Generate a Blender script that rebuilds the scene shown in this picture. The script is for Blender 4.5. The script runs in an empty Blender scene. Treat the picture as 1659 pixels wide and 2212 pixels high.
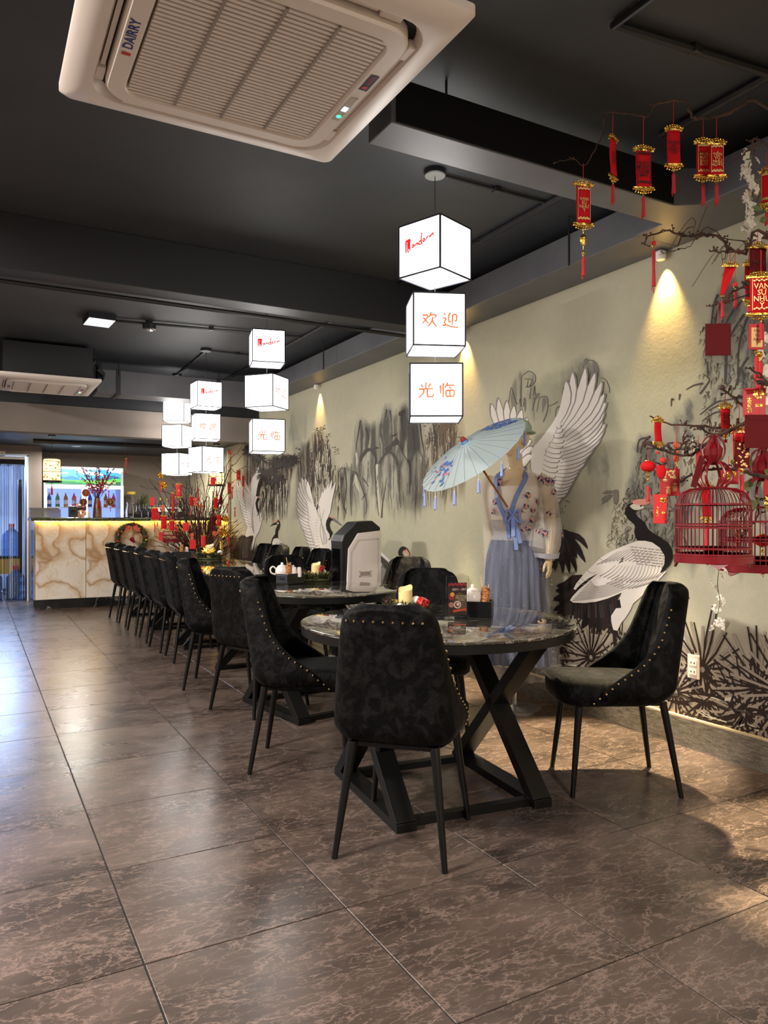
import bpy, bmesh, math, random
import numpy as np
from mathutils import Vector, Matrix
random.seed(7)
SC = bpy.context.scene
COL = SC.collection
PI = math.pi
sin, cos, rad = math.sin, math.cos, math.radians
# ------------------------------------------------------------------ camera
FPX, CX, HY, CAMH, YAW = 1605.0, 829.5, 1118.0, 1.2, rad(28.9)
CC, SS = cos(YAW), sin(YAW)
cam = bpy.data.cameras.new('camera')
cam.sensor_fit = 'HORIZONTAL'; cam.sensor_width = 36.0
cam.lens = FPX / 1659.0 * 36.0
cam.shift_y = 12.0 / 1659.0
cam.clip_start = 0.05
camo = bpy.data.objects.new('camera', cam); COL.objects.link(camo)
camo.location = (0, 0, CAMH); camo.rotation_euler = (PI / 2, 0, -YAW)
SC.camera = camo
# ------------------------------------------------------------------ world and exposure
w = bpy.data.worlds.new('world'); SC.world = w; w.use_nodes = True
w.node_tree.nodes['Background'].inputs[0].default_value = (0.9, 0.85, 0.8, 1)
w.node_tree.nodes['Background'].inputs[1].default_value = 0.05
SC.view_settings.view_transform = 'Standard'
SC.view_settings.look = 'None'
SC.view_settings.gamma = 1.0
SC.view_settings.use_curve_mapping = False
SC.view_settings.exposure = 1.62
LAMP_GLOW = 2.1          # paper shades of the pendant lamps
SPOT_W = 24.0            # small warm wall spots under the duct
FLOOR_W = 560.0          # their floor-facing lamps
FILL_W = 100.0           # unseen fill panels added over the other half of the room
# unseen fill panels added left of and behind the camera, and the wall spots
FILL_PANELS = [(-1.5, 2.2), (-1.5, 6.2), (0.6, -1.9)]
for (px_, py_) in FILL_PANELS:
    L = bpy.data.lights.new('added_fill_light', 'AREA'); L.energy = FILL_W; L.size = 0.5; L.color = (1.0, 0.93, 0.86)
    o = bpy.data.objects.new('added_fill_light', L); COL.objects.link(o); o.location = (px_, py_, 2.86)
SPOTS = [(1.35, 1.0), (2.78, 1.0), (4.65, .8), (7.37, .6), (9.75, .5)]
for y_, k_ in SPOTS:
    L = bpy.data.lights.new('wall_spot_light', 'SPOT'); L.energy = SPOT_W * k_; L.color = (1.0, .62, .20)
    L.spot_size = rad(62); L.spot_blend = 1.0; L.shadow_soft_size = .015
    o = bpy.data.objects.new('wall_spot_light', L); COL.objects.link(o); o.location = (3.242, y_, 2.578); o.rotation_euler = (0, rad(-9), 0)
    L = bpy.data.lights.new('floor_spot_light', 'SPOT'); L.energy = FLOOR_W * k_; L.color = (1.0, .82, .50)
    L.spot_size = rad(33); L.spot_blend = .5; L.shadow_soft_size = .02
    o = bpy.data.objects.new('floor_spot_light', L); COL.objects.link(o); o.location = (2.99, y_, 2.60); o.rotation_euler = (0, rad(6), 0)
# light of the room behind the curtain and of the counter
for (nm, e, loc, sz, colr, rot) in [('back_room_light', 36, (0.2, 13.4, 2.1), 1.0, (.45, .62, 1.0), (rad(-50), 0, 0)),
                               ('counter_ceiling_light', 14, (1.3, 11.6, 2.17), .12, (1, .95, .85), (0, 0, 0)),
                               ('counter_ceiling_light', 10, (2.6, 11.4, 2.17), .12, (1, .95, .85), (0, 0, 0))]:
    L = bpy.data.lights.new(nm, 'AREA'); L.energy = e; L.size = sz; L.color = colr
    o = bpy.data.objects.new(nm, L); COL.objects.link(o); o.location = loc; o.rotation_euler = rot

# ------------------------------------------------------------------ from the photograph's rays to real places
def ray(px, py):
    X = (px - CX) / FPX
    return (X * CC + SS, -X * SS + CC, (HY - py) / FPX)
def atz(px, py, z=0.0):
    d = ray(px, py); t = (z - CAMH) / d[2]; return Vector((d[0] * t, d[1] * t, z))
def atx(px, py, x=3.28):
    d = ray(px, py); t = x / d[0]; return Vector((x, d[1] * t, CAMH + d[2] * t))
def aty(px, py, y):
    d = ray(px, py); t = y / d[1]; return Vector((d[0] * t, y, CAMH + d[2] * t))
def atd(px, py, dist):
    d = ray(px, py); return Vector((d[0] * dist, d[1] * dist, CAMH + d[2] * dist))

# ------------------------------------------------------------------ mesh helpers
class MB:
    def __init__(s): s.v = []; s.f = []; s.m = []
    def add(s, V, F, mi=0):
        o = len(s.v); s.v += [tuple(p) for p in V]
        s.f += [tuple(i + o for i in f) for f in F]; s.m += [mi] * len(F); return s
    def box(s, x0, y0, z0, x1, y1, z1, mi=0):
        V = [(x, y, z) for z in (z0, z1) for y in (y0, y1) for x in (x0, x1)]
        return s.add(V, [(0, 2, 3, 1), (4, 5, 7, 6), (0, 1, 5, 4), (2, 6, 7, 3), (0, 4, 6, 2), (1, 3, 7, 5)], mi)
    def bar(s, a, b, wx, wy, mi=0, up=(0, 0, 1)):
        a = Vector(a); b = Vector(b); d = (b - a).normalized(); u = Vector(up)
        if abs(d.dot(u)) > .98: u = Vector((1, 0, 0))
        e = d.cross(u).normalized(); g = e.cross(d).normalized()
        V = [p + e * (wx * i) / 2 + g * (wy * j) / 2 for p in (a, b) for (i, j) in ((-1, -1), (1, -1), (1, 1), (-1, 1))]
        return s.add(V, [(0, 3, 2, 1), (4, 5, 6, 7), (0, 1, 5, 4), (1, 2, 6, 5), (2, 3, 7, 6), (3, 0, 4, 7)], mi)
    def tube(s, pts, r, n=6, mi=0):
        pts = [Vector(p) for p in pts]; N = len(pts)
        if not hasattr(r, '__len__'): r = [r] * N
        V = []; ref = None
        for i, p in enumerate(pts):
            d = (pts[min(i + 1, N - 1)] - pts[max(i - 1, 0)])
            d = d.normalized() if d.length > 1e-9 else Vector((0, 0, 1))
            if ref is None: ref = Vector((0, 0, 1)) if abs(d.z) < .9 else Vector((1, 0, 0))
            e = d.cross(ref).normalized(); g = e.cross(d); ref = g if g.length > .1 else ref
            V += [p + (e * cos(2 * PI * k / n) + g * sin(2 * PI * k / n)) * r[i] for k in range(n)]
        F = [(i * n + k, i * n + (k + 1) % n, (i + 1) * n + (k + 1) % n, (i + 1) * n + k) for i in range(N - 1) for k in range(n)]
        F += [tuple(range(n - 1, -1, -1)), tuple((N - 1) * n + k for k in range(n))]
        return s.add(V, F, mi)
    def lathe(s, prof, n=16, c=(0, 0, 0), mi=0, sx=1, sy=1):
        V = [(c[0] + r * cos(2 * PI * k / n) * sx, c[1] + r * sin(2 * PI * k / n) * sy, c[2] + z) for (r, z) in prof for k in range(n)]
        N = len(prof)
        F = [(i * n + k, i * n + (k + 1) % n, (i + 1) * n + (k + 1) % n, (i + 1) * n + k) for i in range(N - 1) for k in range(n)]
        if prof[0][0] > 1e-6: F.append(tuple(range(n - 1, -1, -1)))
        if prof[-1][0] > 1e-6: F.append(tuple((N - 1) * n + k for k in range(n)))
        return s.add(V, F, mi)
    def ball(s, c, r, n=8, m=6, mi=0, sc=(1, 1, 1)):
        c = Vector(c)
        V = [c + Vector((0, 0, r * sc[2]))]
        for j in range(1, m):
            t = PI * j / m
            V += [c + Vector((r * sc[0] * sin(t) * cos(2 * PI * k / n), r * sc[1] * sin(t) * sin(2 * PI * k / n), r * sc[2] * cos(t))) for k in range(n)]
        V.append(c - Vector((0, 0, r * sc[2]))); e = len(V) - 1
        F = [(0, 1 + k, 1 + (k + 1) % n) for k in range(n)]
        F += [(1 + (j - 1) * n + k, 1 + j * n + k, 1 + j * n + (k + 1) % n, 1 + (j - 1) * n + (k + 1) % n) for j in range(1, m - 1) for k in range(n)]
        F += [(e, 1 + (m - 2) * n + (k + 1) % n, 1 + (m - 2) * n + k) for k in range(n)]
        return s.add(V, F, mi)
    def prism(s, pts, vec, mi=0):
        pts = [Vector(p) for p in pts]; v = Vector(vec); n = len(pts)
        F = [tuple(range(n)), tuple(range(2 * n - 1, n - 1, -1))] + [(k, k + n, (k + 1) % n + n, (k + 1) % n) for k in range(n)]
        return s.add(pts + [p + v for p in pts], F, mi)
    def grid(s, P, mi=0, closed=False):
        R = len(P); Cn = len(P[0]); V = [p for row in P for p in row]
        F = [(i * Cn + j, i * Cn + (j + 1) % Cn, (i + 1) * Cn + (j + 1) % Cn, (i + 1) * Cn + j) for i in range(R - 1) for j in range(Cn if closed else Cn - 1)]
        return s.add(V, F, mi)
    def mesh(s, name, mats, smooth=False, angle=40):
        me = bpy.data.meshes.new(name); me.from_pydata(s.v, [], s.f)
        for m in (mats if isinstance(mats, (list, tuple)) else [mats]): me.materials.append(m)
        if len(me.materials) > 1: me.polygons.foreach_set('material_index', s.m)
        if smooth:
            me.polygons.foreach_set('use_smooth', [True] * len(me.polygons))
            me.set_sharp_from_angle(angle=rad(angle))
        me.update(); return me
    def build(s, name, mats, parent=None, smooth=False, kind=None, bevel=0, sub=0, label=None, loc=None, angle=40):
        o = bpy.data.objects.new(name, s.mesh(name, mats, smooth, angle)); COL.objects.link(o)
        if parent: o.parent = parent
        if kind: o['kind'] = kind
        if label: o['label'] = label
        if loc: o.location = loc
        if bevel:
            m = o.modifiers.new('bevel', 'BEVEL'); m.width = bevel; m.segments = 2; m.limit_method = 'ANGLE'
        if sub:
            m = o.modifiers.new('sub', 'SUBSURF'); m.levels = sub; m.render_levels = sub
        return o
def tag(o, label, cat, group=None):
    o['label'] = label; o['category'] = cat
    if group: o['group'] = group
    return o
def thing(name, label, cat, loc=(0, 0, 0), rz=0.0, group=None):
    o = bpy.data.objects.new(name, None); COL.objects.link(o); o.location = loc; o.rotation_euler = (0, 0, rz)
    o.empty_display_size = .05
    return tag(o, label, cat, group)
def part(name, me, parent):
    o = bpy.data.objects.new(name, me); COL.objects.link(o); o.parent = parent; return o
def dup(root, label=None, loc=None, rz=None, parent=None):
    c = root.copy(); COL.objects.link(c)
    if parent is not None: c.parent = parent
    if label: c['label'] = label
    if loc is not None: c.location = loc
    if rz is not None: c.rotation_euler = (0, 0, rz)
    for ch in list(root.children): dup(ch, parent=c)
    return c
def text_mesh(name, body, size, mat, parent, loc=(0, 0, 0), rot=(PI / 2, 0, 0), shear=0, bold=.0, align='CENTER', sx=1.0, space=1.0):
    cu = bpy.data.curves.new(name, 'FONT'); cu.body = body; cu.size = size; cu.align_x = align; cu.align_y = 'CENTER'
    cu.offset = bold; cu.shear = shear; cu.space_line = space; cu.resolution_u = 3
    t = bpy.data.objects.new(name, cu); COL.objects.link(t)
    bpy.context.view_layer.update()
    me = bpy.data.meshes.new_from_object(t.evaluated_get(bpy.context.evaluated_depsgraph_get()))
    bpy.data.objects.remove(t); bpy.data.curves.remove(cu)
    me.name = name; me.materials.clear(); me.materials.append(mat)
    o = bpy.data.objects.new(name, me); COL.objects.link(o); o.parent = parent; o.location = loc; o.rotation_euler = rot; o.scale = (sx, 1, 1)
    return o
def stroke2(pts, w0, w1=None, taper=True):
    """a brush stroke in a plane: list of (u,v) -> outline polygon quads"""
    w1 = w0 if w1 is None else w1; n = len(pts); V = []; F = []
    for i, (x, y) in enumerate(pts):
        a = pts[max(i - 1, 0)]; b = pts[min(i + 1, n - 1)]
        dx, dy = b[0] - a[0], b[1] - a[1]; l = math.hypot(dx, dy) or 1
        t = i / max(n - 1, 1); wd = (w0 + (w1 - w0) * t) / 2
        V += [(x - dy / l * wd, y + dx / l * wd), (x + dy / l * wd, y - dx / l * wd)]
    for i in range(n - 1): F.append((2 * i, 2 * i + 1, 2 * i + 3, 2 * i + 2))
    return V, F
def curve2(pts, k=6):
    """Catmull-Rom through points"""
    out = []; P = [pts[0]] + list(pts) + [pts[-1]]; D = len(pts[0])
    for i in range(1, len(P) - 2):
        for j in range(k):
            t = j / k; a, b, c, d = P[i - 1], P[i], P[i + 1], P[i + 2]
            out.append(tuple(.5 * ((2 * b[q]) + (-a[q] + c[q]) * t + (2 * a[q] - 5 * b[q] + 4 * c[q] - d[q]) * t * t + (-a[q] + 3 * b[q] - 3 * c[q] + d[q]) * t ** 3) for q in range(D)))
    out.append(tuple(pts[-1])); return out

# ------------------------------------------------------------------ materials
def lin(c):
    return tuple(((v / 255) / 12.92 if v / 255 <= .04045 else ((v / 255 + .055) / 1.055) ** 2.4) for v in c) + (1,)
def mat(name, c, rough=.5, metal=0, spec=.5, **k):
    m = bpy.data.materials.new(name); m.use_nodes = True; b = m.node_tree.nodes['Principled BSDF']
    b.inputs['Base Color'].default_value = lin(c); b.inputs['Roughness'].default_value = rough
    b.inputs['Metallic'].default_value = metal; b.inputs['Specular IOR Level'].default_value = spec
    for kk, v in k.items(): b.inputs[kk.replace('_', ' ')].default_value = v
    return m
def nz(m, scale, lo, hi, c0, c1, detail=6, coord='Object', rnd=0, dist=0, sc3=None, bump=0, bscale=None, rough=None):
    """noise coloured material: ramp from c0 to c1"""
    t = m.node_tree; N = t.nodes; Lk = t.links; b = N['Principled BSDF']
    tc = N.new('ShaderNodeTexCoord'); src = tc.outputs[coord]
    if rnd:
        oi = N.new('ShaderNodeObjectInfo'); ad = N.new('ShaderNodeVectorMath'); ad.operation = 'MULTIPLY_ADD'
        cb = N.new('ShaderNodeCombineXYZ')
        for q in range(3): Lk.new(oi.outputs['Random'], cb.inputs[q])
        Lk.new(cb.outputs[0], ad.inputs[0]); ad.inputs[1].default_value = (rnd, rnd * .7, rnd * 1.3); Lk.new(src, ad.inputs[2]); src = ad.outputs[0]
    if sc3:
        mp = N.new('ShaderNodeMapping'); mp.inputs['Scale'].default_value = sc3; Lk.new(src, mp.inputs[0]); src = mp.outputs[0]
    n = N.new('ShaderNodeTexNoise'); n.inputs['Scale'].default_value = scale; n.inputs['Detail'].default_value = detail
    n.inputs['Distortion'].default_value = dist; Lk.new(src, n.inputs['Vector'])
    r = N.new('ShaderNodeValToRGB'); r.color_ramp.elements[0].position = lo; r.color_ramp.elements[1].position = hi
    r.color_ramp.elements[0].color = lin(c0); r.color_ramp.elements[1].color = lin(c1)
    Lk.new(n.outputs[0], r.inputs[0]); Lk.new(r.outputs[0], b.inputs['Base Color'])
    if bump:
        n2 = n
        if bscale:
            n2 = N.new('ShaderNodeTexNoise'); n2.inputs['Scale'].default_value = bscale; n2.inputs['Detail'].default_value = 4; Lk.new(src, n2.inputs['Vector'])
        bp = N.new('ShaderNodeBump'); bp.inputs['Strength'].default_value = bump; bp.inputs['Distance'].default_value = .01
        Lk.new(n2.outputs[0], bp.inputs['Height']); Lk.new(bp.outputs[0], b.inputs['Normal'])
    if rough:
        mr = N.new('ShaderNodeMapRange'); mr.inputs[3].default_value = rough[0]; mr.inputs[4].default_value = rough[1]
        Lk.new(n.outputs[0], mr.inputs[0]); Lk.new(mr.outputs[0], b.inputs['Roughness'])
    m['_src'] = 1
    return m, src, r
def glow(name, c, e):
    m = bpy.data.materials.new(name); m.use_nodes = True; b = m.node_tree.nodes['Principled BSDF']
    b.inputs['Base Color'].default_value = lin(c); b.inputs['Emission Color'].default_value = lin(c); b.inputs['Emission Strength'].default_value = e
    return m
def veins(m, src, scale, width, c, fac=1.0, sc3=(1, 1, 1), seed=0.0, target='Base Color', warp=.35, wscale=1.6, det=7):
    """thin irregular light veins laid over a material's colour"""
    t = m.node_tree; N = t.nodes; Lk = t.links; b = N['Principled BSDF']
    prev = b.inputs[target].links[0].from_socket
    mp = N.new('ShaderNodeMapping'); mp.inputs['Scale'].default_value = sc3; mp.inputs['Location'].default_value = (seed, seed * 1.7, seed * .3); Lk.new(src, mp.inputs[0])
    wn = N.new('ShaderNodeTexNoise'); wn.inputs['Scale'].default_value = wscale; wn.inputs['Detail'].default_value = 5; Lk.new(mp.outputs[0], wn.inputs['Vector'])
    va = N.new('ShaderNodeVectorMath'); va.operation = 'MULTIPLY_ADD'; va.inputs[1].default_value = (warp,) * 3; Lk.new(wn.outputs['Color'], va.inputs[0]); Lk.new(mp.outputs[0], va.inputs[2])
    n = N.new('ShaderNodeTexNoise'); n.inputs['Scale'].default_value = scale; n.inputs['Detail'].default_value = det; n.inputs['Roughness'].default_value = .62; Lk.new(va.outputs[0], n.inputs['Vector'])
    s1 = N.new('ShaderNodeMath'); s1.operation = 'SUBTRACT'; s1.inputs[1].default_value = .5; Lk.new(n.outputs[0], s1.inputs[0])
    s2 = N.new('ShaderNodeMath'); s2.operation = 'ABSOLUTE'; Lk.new(s1.outputs[0], s2.inputs[0])
    mr = N.new('ShaderNodeMapRange'); mr.inputs[1].default_value = 0; mr.inputs[2].default_value = width; mr.inputs[3].default_value = fac; mr.inputs[4].default_value = 0; Lk.new(s2.outputs[0], mr.inputs[0])
    mx = N.new('ShaderNodeMixRGB'); mx.inputs[2].default_value = lin(c); Lk.new(mr.outputs[0], mx.inputs[0]); Lk.new(prev, mx.inputs[1]); Lk.new(mx.outputs[0], b.inputs[target])

M = {}
M['tile'], s_, _ = nz(mat('floor_tile', (100, 84, 74), .2, spec=.5), 2.6, .3, .74, (48, 40, 36), (88, 74, 66), detail=9, rnd=37, dist=.45, sc3=(1, 1.5, 1), rough=(.22, .34))
veins(M['tile'], s_, 4.4, .018, (136, 115, 104), .5, (1, 1.5, 1), 3.1, warp=.5)
veins(M['tile'], s_, 11.0, .022, (126, 107, 97), .42, (1, 1.6, 1), 9.4, warp=.22)
M['grout'] = mat('grout', (18, 15, 14), .9)
M['skirt'], s_, _ = nz(mat('skirting_tile', (90, 84, 76), .3), 3, .3, .7, (78, 72, 64), (122, 114, 102), detail=8, coord='Generated', sc3=(8, 60, 4))
veins(M['skirt'], s_, 4, .03, (170, 160, 145), .6, (1, 1, 1), 2)
M['black_paint'] = nz(mat('charcoal_ceiling_paint', (54, 56, 60), .6), 2.2, .3, .75, (50, 52, 56), (60, 62, 65), coord='Object', bump=.05)[0]
M['dark_beam'] = mat('black_beam_paint', (38, 39, 43), .55)
M['duct'] = nz(mat('grey_duct_paint', (92, 92, 96), .5), 3, .3, .7, (84, 84, 89), (100, 100, 103))[0]
M['pipe'] = mat('black_conduit', (40, 40, 43), .4)
M['taupe'] = nz(mat('taupe_wall_paint', (126, 115, 107), .8), 3, .3, .7, (122, 112, 104), (130, 119, 110), bump=.05)[0]
M['navy'] = mat('blue_black_ceiling_paint', (52, 56, 68), .5)
M['velvet'], s_, _ = nz(mat('crushed_black_velvet', (3, 3, 3), .65, spec=.12, Sheen_Weight=.02, Sheen_Roughness=.3), 24, .48, .60, (2, 2, 2), (19, 17, 18), detail=10, rnd=11, dist=.5, sc3=(1, 1, .8), bump=.6, bscale=45)  # grey sheen patches of the crushed pile put into the colour
M['chair_leg'] = mat('black_metal_leg', (7, 6, 6), .35, spec=.35)
M['brass'] = mat('brass_nail', (236, 208, 160), .2, 1.0)
M['gold'] = nz(mat('gold_foil', (230, 180, 60), .25, 1.0), 60, .3, .7, (200, 140, 40), (255, 220, 110), bump=.6)[0]
M['table_top'], s_, _ = nz(mat('dark_marble_glass_top', (60, 55, 50), .05, spec=.6, Coat_Weight=.8, Coat_Roughness=.0), 2.4, .35, .7, (44, 40, 36), (70, 64, 57), detail=9, dist=.4)
veins(M['table_top'], s_, 3.4, .012, (176, 166, 150), .8, (1, 1.6, 1), 4.0, warp=.55)
veins(M['table_top'], s_, 7.0, .010, (130, 120, 106), .6, (1, 1.5, 1), 11.0, warp=.3)
M['black_metal'] = mat('black_powder_coat', (8, 8, 8), .4, spec=.35)
M['black_box'] = mat('black_lacquer_box', (10, 10, 11), .3)
M['shade'] = glow('lit_paper_shade', (255, 253, 250), LAMP_GLOW)
M['frame'] = mat('black_lantern_frame', (30, 30, 45), .5)
M['red_print'] = glow('red_print_on_lit_paper', (214, 30, 34), .42)
M['orange_print'] = glow('orange_print_on_lit_paper', (226, 92, 46), .42)
M['white_plastic'] = mat('warm_white_plastic', (226, 214, 204), .4)
M['vent_dark'] = mat('dark_vent_inside', (22, 21, 22), .7)
M['logo_blue'] = mat('blue_logo_print', (40, 50, 120), .5)
M['logo_red'] = mat('red_logo_print', (190, 40, 40), .5)
M['led_blue'] = glow('blue_white_display', (190, 215, 255), 6)
M['led_green'] = glow('green_indicator', (30, 230, 110), 2.2)
M['red_felt'] = mat('red_felt', (206, 24, 32), .8, spec=.2)
M['red_card'] = mat('red_card', (186, 20, 28), .5)
M['dark_red'] = mat('dark_red_card', (92, 4, 9), .65, spec=.2)
M['red_bright'] = mat('bright_red_paper', (226, 40, 38), .6)
M['dark_text'] = mat('dark_red_print', (70, 14, 12), .7)
M['gold_text'] = mat('gold_print', (224, 186, 120), .35, .4)
M['cord_red'] = mat('red_cord', (200, 40, 48), .7)
M['twig'] = nz(mat('dark_twig_bark', (60, 40, 32), .8), 20, .3, .7, (38, 26, 22), (92, 62, 48))[0]
M['cage_red'] = mat('dark_red_lacquered_bamboo', (120, 14, 26), .35)
M['petal'] = mat('white_silk_petal', (228, 222, 208), .7, Transmission_Weight=0.0)
M['leaf'] = mat('green_silk_leaf', (96, 110, 62), .6)
M['pine'] = nz(mat('pine_needles', (50, 62, 34), .7), 30, .3, .7, (34, 46, 26), (104, 108, 62), rnd=3)[0]
M['candle'] = mat('ivory_wax', (236, 214, 150), .5, Subsurface_Weight=.25)
M['china'] = mat('white_china', (238, 228, 218), .15)
M['wicker'] = nz(mat('wicker', (176, 104, 50), .6), 70, .35, .65, (96, 50, 22), (206, 136, 72), sc3=(1, 1, 2.2), bump=.5)[0]
M['glass'] = mat('clear_glass', (255, 255, 255), .03, Transmission_Weight=1.0, IOR=1.3)
M['acrylic'] = mat('clear_acrylic', (250, 252, 255), .02, Transmission_Weight=1.0, IOR=1.1)
M['white'] = mat('white_paint', (235, 235, 232), .5)
M['silver'] = mat('silver_trim', (205, 205, 205), .25, .9)
# ================================================================== the room
floor = MB().box(-3.2, -3.0, -.14, 3.28, 14.2, -.004).build('floor', M['grout'], kind='structure')
tile_me = None
TS = .6
for i in range(-6, 5):
    for j in range(-1, 21):
        x0 = .401 + TS * i + .0025; y0 = .258 + TS * j + .0025
        x1 = min(x0 + TS - .005, 3.276); x0 = max(x0, -3.2)
        if x1 - x0 < .05: continue
        full = x1 - x0 > TS - .005
        if full and tile_me:
            t = part('tile', tile_me, floor)
        else:
            b = MB().box(0, 0, -.012, x1 - x0, TS - .005, 0)
            t = b.build('tile', M['tile'], floor, bevel=.0012)
            if full: tile_me = t.data
        if full and not t.modifiers:
            m = t.modifiers.new('bevel', 'BEVEL'); m.width = .0012; m.segments = 1
        t.location = (x0, y0, 0)
ceil = MB().box(-3.2, -3.0, 2.92, 3.28, 9.36, 3.0).build('ceiling', M['black_paint'], kind='structure')
MB().box(-3.2, 4.69, 2.607, 3.27, 4.87, 2.92).build('beam', M['dark_beam'], ceil, bevel=.004)
MB().box(-3.2, 9.34, 2.5, 3.28, 9.36, 2.92).build('upstand', M['dark_beam'], ceil)
MB().box(-3.2, 9.30, 2.17, 3.28, 9.5, 2.49).build('soffit', M['taupe'], ceil, bevel=.003)
low = MB().box(-3.2, 9.5, 2.24, 3.28, 13.0, 2.32).build('ceiling_over_counter', M['navy'], kind='structure')
wl = MB().box(-3.4, -3.0, 0, -3.2, 14.2, 3.0).build('wall_left', M['taupe'], kind='structure')
wf = MB().box(-3.2, -3.2, 0, 3.28, -3.0, 3.0).build('wall_front', M['taupe'], kind='structure')
wb = MB().box(.87, 12.9, 0, 3.28, 13.0, 2.32).build('wall_back', M['taupe'], kind='structure')
wd = MB()
wd.box(.69, 11.9, 0, .87, 12.9, 2.32); wd.box(-.45, 11.9, 2.1, .69, 12.02, 2.32); wd.box(-3.2, 11.9, 0, -.45, 12.02, 2.32)
wd = wd.build('wall_passage', M['taupe'], kind='structure')
MB().box(.69, 11.88, 0, .87, 11.9, .09).build('trim_1', M['skirt'], kind='structure')
br = MB()
br.box(-3.2, 14.1, 0, .87, 14.2, 2.32); br.box(.80, 12.9, 0, .87, 14.1, 2.32)
br.build('wall_back_room', mat('blue_lit_white_wall', (205, 214, 230), .7), kind='structure')
MB().box(-3.2, 12.02, 2.32, .87, 14.2, 2.4).build('ceiling_back_room', M['white'], kind='structure')
# door frame of the curtained doorway
MB().box(.67, 11.86, 0, .69, 11.9, 2.10).box(-.45, 11.86, 0, -.40, 11.9, 2.13).box(-.45, 11.86, 2.08, .69, 11.9, 2.11).build('door_1', mat('white_door_frame', (215, 222, 235), .4), kind='structure')
# ------------------------------------------------------------------ mural wall
wr = MB().box(3.282, -3.0, 0, 3.42, 14.2, 3.0).build('wall_right', mat('wall_render', (200, 190, 160), .8), kind='structure')
bb = MB().box(3.255, -3.0, 0, 3.282, 11.0, .15).build('baseboard_right', M['skirt'], kind='structure')
MB().box(3.256, -3.0, .15, 3.282, 11.0, .158).build('cap', mat('pale_cap_strip', (205, 185, 150), .5), bb)
MB().box(3.24, 10.58, 0, 3.275, 10.63, 2.17).build('trim_2', mat('cream_edge_strip', (240, 226, 190), .4), kind='structure')

# value noise in numpy
_rs = np.random.RandomState(5)
_lat = _rs.rand(256, 256)
def vn(x, y):
    xi = np.floor(x).astype(int); yi = np.floor(y).astype(int); fx = x - xi; fy = y - yi
    fx = fx * fx * (3 - 2 * fx); fy = fy * fy * (3 - 2 * fy)
    g = lambda a, b: _lat[a & 255, b & 255]
    return (g(xi, yi) * (1 - fx) + g(xi + 1, yi) * fx) * (1 - fy) + (g(xi, yi + 1) * (1 - fx) + g(xi + 1, yi + 1) * fx) * fy
def fbm(x, y, o=4):
    s = 0; a = .5
    for k in range(o):
        s = s + a * vn(x * 2 ** k + 13 * k, y * 2 ** k + 7 * k); a *= .5
    return s / (1 - .5 ** o)
def inpoly(px, py, poly):
    c = np.zeros(px.shape, bool); n = len(poly); j = n - 1
    for i in range(n):
        xi, yi = poly[i]; xj, yj = poly[j]
        if yi != yj:
            c ^= ((yi > py) != (yj > py)) & (px < (xj - xi) * (py - yi) / (yj - yi) + xi)
        j = i
    return c
def PQ(ox, oy, sc, pts): return [(ox + a / sc, oy + b / sc) for a, b in pts]

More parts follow.
